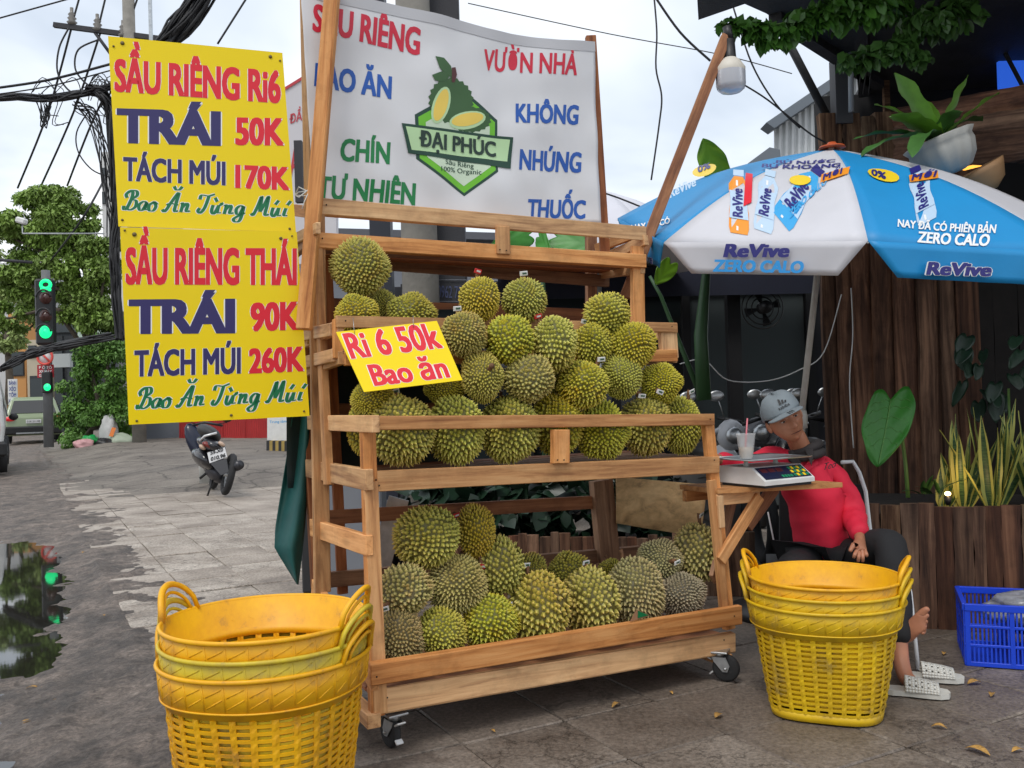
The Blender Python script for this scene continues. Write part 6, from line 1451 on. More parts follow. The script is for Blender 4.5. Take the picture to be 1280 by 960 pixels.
# things just behind the lower left of the stall
gw = MB(); a = A(440, 700, 5.6); gw.box((a.x-.02, 5.7, .38), (.42, .22, .76), bev=.01); o = gw.build('grey_cabinet', mat('cabinet_grey', lin(132, 136, 144), .6, var=.1, nscale=3)); tag(o, 'plain grey metal cabinet standing behind the lower left tier', 'cabinet')
gw = MB(); gw.box(A(487, 665, 4.5), (.10, .02, .34), R=Matrix.Rotation(.3, 3, 'Y')); o = gw.build('metal_sheet', M_STEEL); tag(o, 'leaning strip of bright sheet metal inside the lower tier', 'metal sheet')
gt = thing('green_tray', 'small green plastic tray behind the left post', 'tray', A(428, 628, 6.2)[:]); gw = MB(); q = A(428, 630, 6.2); gw.box(q, (.26, .18, .07), bev=.01); gw.build('tray_body', mat('green_plastic', lin(20, 150, 70), .4), gt); gw = MB(); gw.box(q+V3((0, 0, .045)), (.29, .21, .015), bev=.004); gw.build('tray_rim', MATS['green_plastic'], gt)
gw = MB(); gw.box((q.x+.05, 6.3, .27), (.6, .5, .54), bev=.01); o = gw.build('low_box', mat('dark_box', (.03, .03, .032), .8)); tag(o, 'low dark box carrying the small green tray', 'box')
# parked motorbike -----------------------------------------------------------------
bw_ = G(291, 622); Ym = bw_.y
mb = thing('parked_motorbike', 'black motorbike leaning on its stand with white plate, seen from behind', 'motorbike', bw_[:])
kx = Ym/F
def Q(px, py, dy=0): return A(px, py, Ym+dy)
rr_ = .27; lean = V3((.22, 0, 0))
def ring_pts(c, r, ax, n=28):
    ax = ax.normalized(); u_ = ax.cross(V3((0, 0, 1))).normalized(); v_ = ax.cross(u_); return [c+(u_*cos(2*pi*k/n)+v_*sin(2*pi*k/n))*r for k in range(n)]
fwd = V3((-.42, .90, 0)); sidev = V3((.90, .42, -.25))
wc = Q(286, 596, .15); wc.z = .30
g = MB(); g.tube(ring_pts(wc, .24, sidev), .048, 8, closed=True); w1 = g.build('wheel', M_RUBBER, mb)
g = MB(); g.tube(ring_pts(wc, .19, sidev), .014, 6, closed=True); g.tube([wc-sidev.normalized()*.06, wc+sidev.normalized()*.06], .04, 10)
for k in range(5):
    a = 2*pi*k/5; u_ = sidev.normalized().cross(V3((0, 0, 1))).normalized(); v_ = sidev.normalized().cross(u_); g.tube([wc, wc+(u_*cos(a)+v_*sin(a))*.19], .012, 5)
g.build('rim', M_STEEL, w1)
wf = wc+fwd*1.2; g = MB(); g.tube(ring_pts(wf, .25, sidev), .045, 8, closed=True); g.build('wheel', M_RUBBER, mb)
upv_ = (Q(263, 535, .2)-Q(286, 600, .15)).normalized()
M_FAIR = mat('black_gloss', (.014, .014, .018), .22, coat=.5); M_LENS = mat('tail_lens', lin(120, 44, 36), .2)
Rm = Matrix((sidev.normalized(), fwd, upv_)).transposed()
def ME(c, r, name, m, parent=mb, n=16): g = MB(); g.ell(c, r, n, R=Rm); return g.build(name, m, parent)
ME(Q(261, 541, .45), (.15, .46, .13), 'saddle', mat('saddle_vinyl', (.02, .02, .02), .55)); ME(Q(264, 556, .35), (.19, .46, .13), 'tail_fairing', M_FAIR)
g = MB(); g.tube([Q(250, 551, .08), Q(256, 545, .02), Q(271, 541, .05)], .016, 8); g.build('grab_rail', mat('rail_silver', (.7, .7, .7), .3, metal=.3), mb)
g = MB(); g.ell(Q(265, 557, .02), (.13, .05, .055), 16, R=Rm); g.build('tail_light', M_LENS, mb)
for s in (-1, 1): g = MB(); g.ell(Q(265+s*12, 557-s*2, .0), (.045, .045, .04), 12, R=Rm); g.build('indicator', mat('indicator_lens', (.5, .35, .25), .2), mb)
pn = V3((.15, -1, .22)).normalized(); pc_ = Q(271, 569, -.05); ps_ = planar(pc_, pn)
g = MB(); g.prism([ps_(259, 566), ps_(281, 559), ps_(284, 571), ps_(262, 579)], -pn*.006); pt_ = g.build('number_plate', mat('plate_white', (.7, .7, .7), .4), mb)
letter('lettering', '59-X0', (263, 569), (279, 564), 4.4, ps_, M_BLACK, mb, .05, lift=.006); letter('lettering', '010.96', (263.5, 576.5), (282, 571), 4.6, ps_, M_BLACK, mb, .05, lift=.006)
g = MB(); g.prism([ps_(263, 579), ps_(283, 573), ps_(286, 590), ps_(276, 594)], -pn*.03); g.build('mudguard', mat('dark_grey_plastic', (.05, .05, .055), .5), mb)
g = MB(); a, b = Q(289, 582, .0), Q(303, 580, -.05); g.tube([Q(278, 580, .6), Q(288, 586, .2), Q(297, 582, .0), Q(300, 581, -.06)], [.03, .06, .07, .06], 14); g.build('exhaust', mat('exhaust_dark', (.05, .05, .055), .35, metal=.6), mb)
ME(Q(268, 590, .55), (.14, .3, .17), 'engine', mat('engine_metal', (.07, .07, .08), .45, metal=.5))
ME(Q(255, 574, .5), (.16, .42, .17), 'side_panel', M_FAIR); ME(Q(248, 556, 1.15), (.17, .09, .34), 'leg_shield', mat('navy_fairing', lin(26, 32, 52), .25)); 
g = MB(); g.tube([Q(240, 532, 1.15), Q(256, 528, 1.2), Q(278, 532, 1.15)], .018, 8); g.build('handlebar', M_BLACK, mb)
for s, (px, py) in ((-1, (236, 522)), (1, (284, 524))):
    g = MB(); g.tube([Q(258+s*14, 530, 1.15), Q(px, py+4, 1.15)], .008, 6); g.ell(Q(px, py, 1.13), (.07, .02, .045), 12); g.build('mirror', M_BLACK, mb)
g = MB(); g.tube([Q(266, 600, .4), Q(259, 621, .35)], .014, 6); g.build('side_stand', M_BLACK, mb)
g = MB(); g.tube([Q(262, 588, .5), Q(250, 598, .5)], .02, 6); g.build('footrest', M_BLACK, mb)
bo = MB(); q = G(247, 612); bo.lathe([(.17, 0), (.17, .5), (.14, .62)], (q.x, q.y+.6, 0), 18); o = bo.build('bollard', mat('bollard_white', (.55, .54, .5), .8, var=.3, nscale=5)); tag(o, 'stubby pale concrete bollard behind the leaning motorbike', 'bollard')
# traffic light ---------------------------------------------------------------------
TY = 27.; tl = thing('traffic_light', 'traffic light pole showing green with countdown figure above', 'traffic light', A(60, 556, TY)[:])
k1 = TY/F; px2 = lambda px, py, d=0: A(px, py, TY+d)
g = MB(); g.tube([px2(61, 559), px2(59, 440), px2(57, 338)], [.14, .13, .12], 12); g.build('pole', mat('pole_grey', lin(116, 118, 120), .6, var=.3, nscale=3), tl)
g = MB(); c = px2(57, 390, -.2); g.box(c, (22*k1, .3, 82*k1), bev=.06); hd = g.build('signal_head', M_BLACK, tl)
M_GRNL = mat('green_light', (.0, .4, .15), .4, emit=(.01, .9, .27), estr=1.1)
for py, m in ((372, 0), (395, 0), (415, 1)):
    R = Matrix.Rotation(pi/2, 3, 'X'); c = px2(57, py, -.38); g = MB(); g.lathe([(8.0*k1, 0), (6*k1, .06), (.01, .1)], c, 20, R=R, cap=False); g.build('lamp_lens', M_GRNL if m else mat('dark_lens', (.06, .02, .016), .2), hd)
    g = MB(); g.tube([c+V3((9*k1*cos(t), -.12, 9*k1*sin(t))) for t in [pi*q/12 for q in range(13)]], .03, 5); g.build('visor', M_BLACK, hd)
c = px2(57, 357, -.38); g = MB(); R = Matrix.Rotation(pi/2, 3, 'X'); g.tube([c+V3((6*k1*cos(t), 0, 5*k1*sin(t)+.03)) for t in [2*pi*q/16 for q in range(16)]], .05, 6, closed=True); g.tube([c+V3((-6*k1, 0, -5*k1)), c+V3((6*k1, 0, -5*k1))], .05, 6); g.build('countdown_display', M_GRNL, hd)
g = MB(); c = px2(59, 478, -.2); g.box(c, (11*k1, .2, 26*k1), bev=.03); h2 = g.build('pedestrian_head', M_BLACK, tl); g = MB(); g.lathe([(4.5*k1, 0), (.01, .05)], px2(59, 484, -.32), 14, R=R, cap=False); g.build('lamp_lens', M_GRNL, h2)
ns = thing('prohibition_sign', 'round white sign with red ring on the traffic light pole', 'sign', px2(56, 446, -.3)[:])
g = MB(); g.lathe([(10*k1, 0), (10*k1, .03)], px2(56, 446, -.32), 24, R=R); d_ = g.build('disc', M_WHITE, ns); g = MB(); g.tube([px2(56, 446, -.37)+V3((9.3*k1*cos(t), 0, 9.3*k1*sin(t))) for t in [2*pi*q/24 for q in range(24)]], .035, 6, closed=True); g.tube([px2(50, 440, -.38), px2(62, 452, -.38)], .03, 5); g.build('red_ring', mat('sign_red', lin(214, 80, 70), .5), ns)
rs = thing('street_notice', 'small red notice panel below the round sign', 'sign', px2(57, 465, -.1)[:]); g = MB(); g.box(px2(57, 464, -.1), (20*k1, .04, 16*k1)); g.build('panel', mat('notice_red', lin(170, 30, 44), .5), rs)
sfx = planar(px2(57, 464, -.13), V3((0, -1, 0)))
for r_ in range(3): letter('lettering', ('P Ô TÔ', 'XE MÁY', 'GIỜ 6-22')[r_], (49, 461+r_*5), (65, 461+r_*5), 3.2, sfx, M_WPR, rs, .03, lift=.01)
# vehicles -----------------------------------------------------------------
def car(name, label, cx, cy, Wd, Hh, Ln, body_m, plate, van=False):
    t = thing(name, label, 'van' if van else 'car', (cx, cy, 0)); 
    if van: sec = [(0, .35, .90), (0, .95, .96), (.02, 1.5, .93), (.10, 1.95, .86), (.35, 2.1, .80), (Ln*.82, 2.1, .80), (Ln*.93, 1.35, .9), (Ln, 1.0, .86), (Ln, .4, .86)]
    else: sec = [(.06, .30, .92), (0, .55, .97), (.02, .95, .98), (.10, 1.08, .95), (.45, Hh-.10, .78), (.75, Hh, .72), (Ln*.55, Hh-.02, .72), (Ln*.75, 1.05, .9), (Ln*.97, .85, .88), (Ln, .4, .86)]
    g = MB(); k = len(sec); R_ = []
    for s in (-1, 1): R_ += [V3((cx+s*Wd/2*w_, cy+y, z)) for y, z, w_ in sec]
    g.mesh(R_, [(i, i+1, k+i+1, k+i) for i in range(k-1)]+[tuple(range(k))[::-1], tuple(range(k, 2*k))]+[(k-1, 0, k, 2*k-1)], 0, False); b_ = g.build('body', body_m, t); md = b_.modifiers.new('bevel', 'BEVEL'); md.width = .07; md.segments = 3
    gl_ = mat('car_glass', (.02, .024, .028), .08, spec=.8)
    def face(i, j, sc, off, m, nm, par=t):
        (y0, z0, w0), (y1, z1, w1) = sec[i], sec[j]; P = [V3((cx-Wd/2*w0*sc, cy+y0, z0)), V3((cx+Wd/2*w0*sc, cy+y0, z0)), V3((cx+Wd/2*w1*sc, cy+y1, z1)), V3((cx-Wd/2*w1*sc, cy+y1, z1))]; n = (P[1]-P[0]).cross(P[3]-P[0]).normalized()
        c = sum(P, V3())/4; g = MB(); g.prism([c+(p-c)*.86+n*off for p in P], n*.01); return g.build(nm, m, par)
    face(3 if not van else 1, 4 if not van else 3, .97, .01, gl_, 'rear_window')
    for s in (-1, 1):
        g = MB(); zz = 1.0 if not van else 1.0; g.ell((cx+s*Wd*.40, cy+.03, zz*.93), (.19, .10, .09) if not van else (.07, .06, .28), 14); g.build('tail_light', mat('tail_red', lin(200, 24, 34), .25, emit=(1, .05, .05), estr=.15), t)
        for y in (.75, Ln-.85):
            g = MB(); g.lathe([(.20, -.11), (.33, -.10), (.34, 0), (.33, .10), (.2, .11)], (cx+s*(Wd/2-.12), cy+y, .34), 22, R=Matrix.Rotation(pi/2, 3, 'Y')); w_ = g.build('wheel', M_RUBBER, t); g = MB(); g.lathe([(.2, -.12), (.05, -.115), (.05, .115), (.2, .12)], (cx+s*(Wd/2-.12), cy+y, .34), 16, R=Matrix.Rotation(pi/2, 3, 'Y')); g.build('rim', M_STEEL, w_)
        g = MB(); g.prism([V3((cx+s*Wd/2*.985, cy+Ln*.22, 1.12)), V3((cx+s*Wd/2*.985, cy+Ln*.70, 1.12)), V3((cx+s*Wd/2*.80, cy+Ln*.58, Hh-.12 if not van else 1.9)), V3((cx+s*Wd/2*.83, cy+Ln*.26, Hh-.14 if not van else 1.9))], (s*.01, 0, 0)); g.build('side_window', gl_, t)
        g = MB(); g.ell((cx+s*(Wd/2+.1), cy+Ln*.68, 1.1), (.1, .06, .08), 10); g.build('wing_mirror', M_BLACK, t)
    g = MB(); g.box((cx, cy-.02, .50), (Wd*.99, .16, .30), bev=.05); g.build('bumper', M_BLACK, t)
    g = MB(); g.box((cx, cy-.13, .40), (Wd*.6, .04, .05)); g.build('bumper_trim', M_STEEL, t)
    g = MB(); g.box((cx, cy-.03 if not van else cy-.05, .82), (.50, .03, .14), bev=.005); g.build('number_plate', mat('plate_white', (.7, .7, .7), .4), t)
    if not van:
        vs2, fs2 = glyphs(plate); x1_ = max(p.x for p in vs2); g = MB(); g.mesh([V3((cx-.21+p.x/x1_*.42, cy-.052, .785+p.y/CAP*.07)) for p in vs2], fs2, 0, False); g.build('lettering', M_BLACK, t)
    t.rotation_euler = (0, 0, TH); return t
    return t
def cxp(x, y): return 640+x/y*F
car('parked_car', 'sage green compact SUV seen from behind beyond the traffic light', A(42, 530, 34).x, 34, 1.9, 1.72, 4.2, mat('sage_paint', lin(146, 160, 128), .3, coat=.4), '51K 211.08')
car('delivery_van', 'white van cut off by the left edge of the picture', -10.62, 17.6, 1.75, 2.1, 4.6, mat('van_white', (.62, .62, .6), .35), '', True)
# trees ---------------------------------------------------------------------
M_TR1 = mat('tree_leaf', lin(138, 168, 76), .6, var=.5, nscale=1.2); M_TR2 = mat('bush_leaf', lin(110, 156, 64), .55, var=.5, nscale=2.2); M_TRK = mat('bark', lin(96, 86, 74), .9, var=.4, nscale=6, bump=.6)
def tree(label, Y, clumps, n, size, mt, base, group=None, name='street_tree'):
    b = A(*base, Y); t = thing(name, label, 'tree', (b.x, Y, 0), 0, group); kk = Y/F
    cs = []
    for px, py, r in clumps:
        for q in range(5):
            f = random.uniform(.42, .72); cs.append((A(px+random.uniform(-.75, .75)*r, py+random.uniform(-.7, .7)*r, Y+random.uniform(-1, 1)*r*kk*.8), (r*kk*f, r*kk*f*.9, r*kk*f*.6), (r*f/20)**2))
    top = V3((b.x, Y, cs[0][0].z)); g = MB(); g.tube([V3((b.x, Y, 0)), V3((b.x+.2, Y, top.z*.4)), V3((b.x+.1, Y, top.z*.75))], [.035*kk*F/50+.12, .16, .1], 10)
    for c in cs[::6]: s0 = V3((b.x+.15, Y, top.z*random.uniform(.35, .7))); g.tube([s0, s0.lerp(c[0], .5)+V3((0, 0, .2)), c[0]], [.09, .06, .03], 6)
    g.build('trunk', M_TRK, t); foliage('crown', cs, n, size, mt, t, down=.45, shell=.15, shape=.75); return t
tree('broad leafy street tree rising behind the traffic light', 30, [(75, 290, 40), (30, 265, 34), (10, 290, 26), (60, 255, 30), (95, 270, 30), (115, 300, 34), (40, 310, 36), (80, 335, 38), (115, 350, 36), (130, 320, 26), (15, 330, 26), (100, 385, 36), (70, 370, 28), (125, 400, 30), (20, 370, 24), (12, 400, 20)], 38000, .18, M_TR1, (110, 555))
tree('second paler tree behind at the left edge', 40, [(20, 350, 30), (5, 310, 30), (40, 385, 26), (10, 420, 22)], 5000, .24, mat('tree_leaf_pale', lin(164, 184, 108), .6, var=.4, nscale=1.2), (8, 545))
tree('dense dark green bush on the pavement beside the garbage sacks', 28.5, [(120, 500, 36), (105, 530, 34), (130, 460, 30), (145, 520, 34), (90, 545, 20), (150, 480, 30), (110, 470, 24), (85, 515, 20), (135, 445, 24), (160, 540, 22), (120, 440, 24), (95, 500, 24), (110, 455, 24), (150, 450, 26)], 18000, .13, M_TR2, (125, 558), name='pavement_bush')
# far buildings --------------------------------------------------------------
def facade(name, label, x0, y0, x1, y1, Y, D, m, wins=(), wm_=None, gz=0):
    a, b = A(x0, y0, Y), A(x1, y1, Y); t = thing(name, label, 'building', ((a.x+b.x)/2, Y, gz)); h = max(a.z, b.z); g = MB(); g.box(((a.x+b.x)/2, Y+D/2, h/2), (b.x-a.x, D, h)); g.build('wall', m, t)
    for (wx0, wy0, wx1, wy1, mm) in wins:
        p, q = A(wx0, wy0, Y), A(wx1, wy1, Y); g = MB(); g.box(((p.x+q.x)/2, Y-.03, (p.z+q.z)/2), (q.x-p.x, .1, p.z-q.z)); f = g.build('window', mat('frame_dark', (.03, .032, .036), .5), t)
        g = MB(); g.box(((p.x+q.x)/2, Y-.09, (p.z+q.z)/2), ((q.x-p.x)*.9, .04, (p.z-q.z)*.9)); g.build('pane', mm or M_GLS, f)
    return t
M_GLS2 = mat('far_glass', (.035, .045, .05), .15)
t = facade('dark_showroom', 'modern dark glazed showroom with a pale name panel behind the bush', 66, 392, 175, 556, 44, 8, mat('showroom_wall', (.05, .055, .06), .7), [(68, 420, 82, 545, M_GLS2), (84, 420, 98, 545, M_GLS2), (130, 430, 172, 545, M_GLS2), (68, 396, 98, 416, M_GLS2)])
g = MB(); p, q = A(99, 396, 43.8), A(136, 434, 43.8); g.box(((p.x+q.x)/2, 43.7, (p.z+q.z)/2), (q.x-p.x, .2, p.z-q.z)); g.build('name_panel', mat('pale_green_panel', lin(196, 214, 200), .5), t)
sg5 = planar(A(110, 410, 43.55), V3((0, -1, 0))); letter('lettering', 'oshi', (108, 408), (126, 408), 7, sg5, mat('grey_letters', lin(96, 104, 104), .5), t, .02, lift=.03)
g = MB(); p, q = A(66, 443, 43.4), A(92, 459, 43.4); g.box(((p.x+q.x)/2, 43.2, (p.z+q.z)/2), (q.x-p.x, .3, p.z-q.z)); g.build('white_fascia', mat('fascia_white', (.6, .63, .62), .5), t)
facade('orange_house', 'narrow orange shop house left of the traffic light', 10, 392, 34, 545, 52, 8, mat('orange_render', lin(206, 150, 90), .8, var=.15, nscale=.3), [(13, 410, 20, 425, M_GLS2), (24, 408, 31, 424, M_GLS2), (13, 440, 31, 470, M_GLS2)])
facade('pale_house', 'pale grey building at the far left behind the tree', -40, 330, 20, 545, 60, 8, mat('pale_render', lin(196, 198, 198), .8, var=.1, nscale=.2), [(-8, 345, 4, 365, M_GLS2), (8, 345, 16, 365, M_GLS2), (-8, 380, 4, 400, M_GLS2)])
facade('cream_house', 'cream shop house with stacked pipes in front at the left', 33, 425, 66, 545, 48, 8, mat('cream_render', lin(204, 192, 168), .8, var=.2, nscale=.3), [(36, 432, 46, 446, M_GLS2), (50, 432, 62, 446, M_GLS2), (38, 470, 62, 540, M_GLS2)])
facade('white_block', 'tall white building edge above the upper price board corner', 126, 190, 170, 545, 62, 10, mat('white_render', lin(206, 206, 204), .8, var=.1, nscale=.2), [(128, 210, 134, 225, M_GLS2), (128, 240, 134, 255, M_GLS2), (150, 230, 160, 245, M_GLS2)])
bs_ = thing('sandwich_sign', 'narrow white shop sign with blue lettering at the roadside', 'sign', A(16, 508, 36)[:]); g = MB(); p, q = A(10, 474, 36), A(22, 506, 36); g.box(((p.x+q.x)/2, 36, (p.z+q.z)/2), (q.x-p.x, .06, p.z-q.z)); g.build('panel', M_WHITE, bs_)
sf6 = planar(A(16, 490, 35.9), V3((0, -1, 0)))
for i, w_ in enumerate(('BÁNH', 'XÈO', 'TÔM', 'NHẢY')): letter('lettering', w_, (11.5, 481+i*7.5), (20.5, 481+i*7.5), 4.6, sf6, mat('roadside_blue', lin(40, 60, 130), .5), bs_, .04, lift=.02)
# striped wall, white panels, red panels
def wallseg(name, label, x0, x1, yt0, yb0, yt1, yb1, Y0, Y1, m, cat='wall', th=.15):
    a, b = A(x0, yt0, Y0), A(x1, yt1, Y1); c, d = A(x1, yb1, Y1), A(x0, yb0, Y0); t = thing(name, label, cat, ((a+b)/2)[:]); g = MB(); g.prism([a, b, c, d], (0, th, 0)); g.build('face', m, t); return t
def stripes(label, x0, x1, yt0, yb0, yt1, yb1, Y0, Y1, n, mono=False):
    t = thing('striped_barrier', label, 'barrier', A((x0+x1)/2, yb0, Y0)[:]); M_YB = mat('hazard_yellow', lin(176, 150, 84), .8, var=.3, nscale=3); M_BK = mat('hazard_black', (.03, .03, .03), .8)
    for k in range(n):
        f0, f1 = k/n, (k+1)/n; q = lambda f, top: A(x0+(x1-x0)*f+(2.2 if top else 0)*(0 if mono else 1), (yt0+(yt1-yt0)*f) if top else (yb0+(yb1-yb0)*f), Y0+(Y1-Y0)*f)
        g = MB(); g.prism([q(f0, 1), q(f1, 1), q(f1, 0), q(f0, 0)], (0, .3, 0)); g.build('stripe', M_YB if k % 2 else M_BK, t)
stripes('yellow and black striped concrete barrier behind the garbage sacks', 150, 226, 528, 554, 532, 553, 31, 30, 16)
wallseg('white_hoarding', 'plain white hoarding panel between the bush and lower price board', 148, 163, 440, 530, 440, 530, 31.2, 31.2, mat('hoarding_white', (.6, .6, .58), .6, var=.1, nscale=.6))
wallseg('white_hoarding', 'low white hoarding strip under the lower price board', 163, 226, 500, 533, 500, 533, 31.2, 30.8, mat('hoarding_white', (.6, .6, .58), .6))
rp_ = thing('red_hoarding', 'row of red corrugated panels behind the parked motorbike', 'hoarding', A(280, 550, 26)[:])
for k in range(4):
    x0 = 224+k*28; g = MB(); n = 10
    M_RDH = mat('red_panel', lin(176, 44, 44), .6, var=.25, nscale=1.5)
    def rf(s, t): return A(x0+27.4*s, 512+t*(43-k*.5+s*1), 29.6-k*.5-.5*s)+V3((0, .03*(1 if int(s*20) % 2 else 0), 0))
    g.grid(rf, 20, 2, smooth=False); g.build('panel', M_RDH, rp_, thick=.03)
sb2 = thing('white_notice', 'white notice board between red panels and green tarpaulin', 'sign', A(350, 540, 20.6)[:]); g = MB(); sfn = planar(A(350, 540, 20.6), V3((0, -1, 0))); g.prism([sfn(334, 516), sfn(372, 514), sfn(372, 552), sfn(334, 550)], (0, .03, 0)); g.build('panel', M_WHITE, sb2); letter('lettering', 'Trung tâm', (337, 529), (358, 528), 3.2, sfn, M_SKY, sb2, .01, lift=.004)
stripes('short yellow and black striped slats right of the red panels', 333, 378, 551, 573, 552, 574, 20.4, 20.0, 12, True)
gh_ = thing('grey_house_wall', 'grey white wall with red lettering seen beside the upper price board', 'sign', A(372, 180, 14)[:]); g = MB(); sfw = planar(A(372, 180, 14), V3((.15, -1, 0))); g.prism([sfw(352, 112), sfw(420, 70), sfw(420, 330), sfw(362, 330)], (0, .2, 0)); g.build('panel', mat('pink_white_board', (.62, .6, .62), .6, var=.06, nscale=1), gh_)
letter('lettering', 'ĐẦU', (362, 155), (385, 148), 11, sfw, mat('faded_red', lin(190, 60, 70), .5), gh_, .03, lift=.01); letter('lettering', 'AC', (362, 220), (388, 220), 34, sfw, MATS['faded_red'], gh_, .03, lift=.01)
g = MB(); g.prism([sfw(352, 112, .01), sfw(420, 70, .01), sfw(420, 74, .01), sfw(352, 116, .01)], (0, -.01, 0)); g.build('red_border', MATS['faded_red'], gh_)
g = MB(); g.box(A(374, 215, 12), (.10, .1, .8)); g.build('bracket', M_DPOST, gh_)
# gable shed at the right behind the umbrella
gs2 = thing('corrugated_shed', 'pale corrugated metal gable with grey roof edge behind the umbrella', 'building', A(1010, 200, 20)[:]); g = MB(); n = 60
M_COR = mat('corrugated_white', (.6, .62, .62), .5, var=.06, nscale=2)
def cf(s, t): px = 968+s*120; top = 152-(px-968)*.62; return A(px, top+(330-top)*t, 20)+V3((0, .06*(0, 1, 1, 0)[int(s*n+.001) % 4], 0))
g.grid(cf, n, 2, smooth=False); g.build('gable_wall', M_COR, gs2, thick=.02)
g = MB(); a, b = A(958, 156, 19.6), A(1092, 66, 19.6); g.prism([a, A(1092, 58, 19.6)+V3((0, 0, 0)), b, A(970, 161, 19.6)] if 0 else [A(958, 153, 19.6), A(1092, 62, 19.6), A(1092, 76, 19.6), A(968, 160, 19.6)], (0, .5, 0)); g.build('roof_edge', mat('shed_roof', lin(104, 112, 120), .5), gs2)
gs3 = thing('low_roof', 'low grey roof corner left of the corrugated gable', 'building', A(950, 200, 18)[:]); g = MB(); g.prism([A(935, 204, 18), A(962, 184, 18), A(975, 187, 18), A(990, 330, 18), A(935, 330, 18)], (0, 2, 0)); g.build('roof', MATS['shed_roof'], gs3)
ho = thing('low_house', 'low far house roofline seen between the stall rails', 'building', A(600, 300, 30)[:]); g = MB(); g.box(A(560, 330, 30)+V3((0, 2, -3.4)), (20, 4, 8.2)); g.build('wall', mat('far_grey', lin(120, 124, 132), .8, var=.2, nscale=.5), ho)
g = MB(); g.prism([A(380, 284, 29.5), A(810, 296, 29.5), A(810, 305, 29.5), A(380, 293, 29.5)], (0, 5, 0)); g.build('roof', mat('far_roof', lin(86, 88, 94), .7), ho)
# garbage
M_SACK = mat('white_sack', (.6, .6, .58), .6, var=.15, nscale=4)
k28 = 28/F
crumple('garbage_sack', A(136, 540, 28.0), (.24, .22, .52), M_SACK, 'tall white woven sack with orange and green print, leaning on the pile', 'garbage sack', 1, .25, 'garbage sacks by the bush'); crumple('garbage_sack', A(128, 556, 27.6), (.33, .25, .2), M_BLACK, 'black garbage bag at the foot of the white sack', 'garbage sack', 2, .3, 'garbage sacks by the bush')
crumple('garbage_sack', A(149, 553, 27.8), (.4, .25, .26), mat('grey_green_sack', lin(160, 170, 150), .6), 'slumped pale green grey sack right of the black bag', 'garbage sack', 3, .3, 'garbage sacks by the bush'); crumple('garbage_sack', A(112, 552, 27.5), (.25, .2, .18), MATS['green_plastic'], 'small bright green bag beside the pink one', 'garbage sack', 4, .4, 'garbage sacks by the bush')
crumple('garbage_sack', A(104, 556, 27.2), (.26, .2, .17), mat('pink_sack', lin(196, 150, 150), .6), 'small pink bag at the left end of the pile', 'garbage sack', 5, .4, 'garbage sacks by the bush')
sfz = planar(A(139, 540, 27.6), V3((0, -1, .1)))
g = MB(); g.prism([sfz(140, 534), sfz(145, 535), sfz(141, 546), sfz(136, 545)], (0, .01, 0)); o = g.build('sack_print', mat('print_orange', lin(230, 130, 60), .5)); tag(o, 'orange printed patch on the tall white sack', 'label')
# cable tangle and overhead lines ----------------------------------------------
M_CAB = mat('black_cable', (.018, .018, .02), .6)
up_ = thing('utility_pole', 'slim pole hidden by cable tangle behind the upper price board', 'pole', (A(168, 500, 27).x, 27, 0)); g = MB(); xx = A(168, 300, 27).x; g.lathe([(.2, 0), (.17, 14)], (xx, 27, 0), 12); g.build('shaft', M_CONCP, up_)
g = MB(); g.box((A(135, 40, 27)), (3.2, .12, .14), R=Matrix.Rotation(.16, 3, 'Y')); g.build('crossarm', M_DPOST, up_); g = MB(); g.tube([A(118, 40, 27), A(140, 70, 27)], .05, 5); g.build('crossarm_brace', M_DPOST, up_)
for px, py in ((90, 28), (122, 36), (154, 44)):
    g = MB(); c = A(px, py, 27); g.lathe([(.08, -.08), (.15, 0), (.08, .05), (.13, .12), (.07, .17), (.11, .23), (.05, .3), (.05, .43)], c, 12); g.build('insulator', mat('insulator', lin(120, 116, 110), .3), up_)
def cable(name, label, pts, r, Y, grp='overhead cables', sag=0):
    P = [A(p[0], p[1], (p[2] if len(p) > 2 else Y)) for p in pts]; Q_ = []
    if len(P) == 2: Q_ = [P[0].lerp(P[1], k/10)-V3((0, 0, sag*sin(pi*k/10))) for k in range(11)]
    else:
        for i in range(len(P)-1):
            p0, p1, p2, p3 = P[max(i-1, 0)], P[i], P[i+1], P[min(i+2, len(P)-1)]
            for k in range(6):
                t_ = k/6; Q_.append(.5*((2*p1)+(p2-p0)*t_+(2*p0-5*p1+4*p2-p3)*t_*t_+(3*p1-p0-3*p2+p3)*t_**3))
        Q_.append(P[-1])
    g = MB(); g.tube(Q_, r, 5); o = g.build(name, M_CAB); tag(o, label, 'cable', grp); return o
cable('overhead_cable', 'thin cable crossing the top left corner of the sky', [(-20, 28), (95, -4)], .016, 18)
cable('overhead_cable', 'cable running up from the leftmost insulator', [(90, 30), (104, -20)], .03, 27); cable('overhead_cable', 'cable running up from the second insulator', [(122, 38), (136, -20)], .03, 27); cable('overhead_cable', 'cable running up from the third insulator', [(156, 44), (178, -20)], .03, 27)
cable('overhead_cable', 'slanting line dropping from the left insulator to the far tree', [(90, 32), (60, 140, 28), (22, 235, 30)], .032, 27); cable('overhead_cable', 'slanting line dropping from the second insulator behind the tangle', [(125, 42), (92, 140, 28), (50, 235, 30)], .032, 27); cable('overhead_cable', 'third slanting line just left of the upper price board', [(140, 100), (112, 160, 28), (84, 232, 30)], .032, 27); cable('overhead_cable', 'fourth slanting line reaching down to the tree top right', [(140, 205), (105, 270, 24), (60, 330, 30)], .03, 27)
cable('overhead_cable', 'dark cable rising gently from the left edge to the board', [(-20, 112), (60, 100), (138, 80)], .022, 15); cable('overhead_cable', 'thinner cable just under the gently rising one', [(-20, 120), (60, 108), (138, 88)], .012, 15)
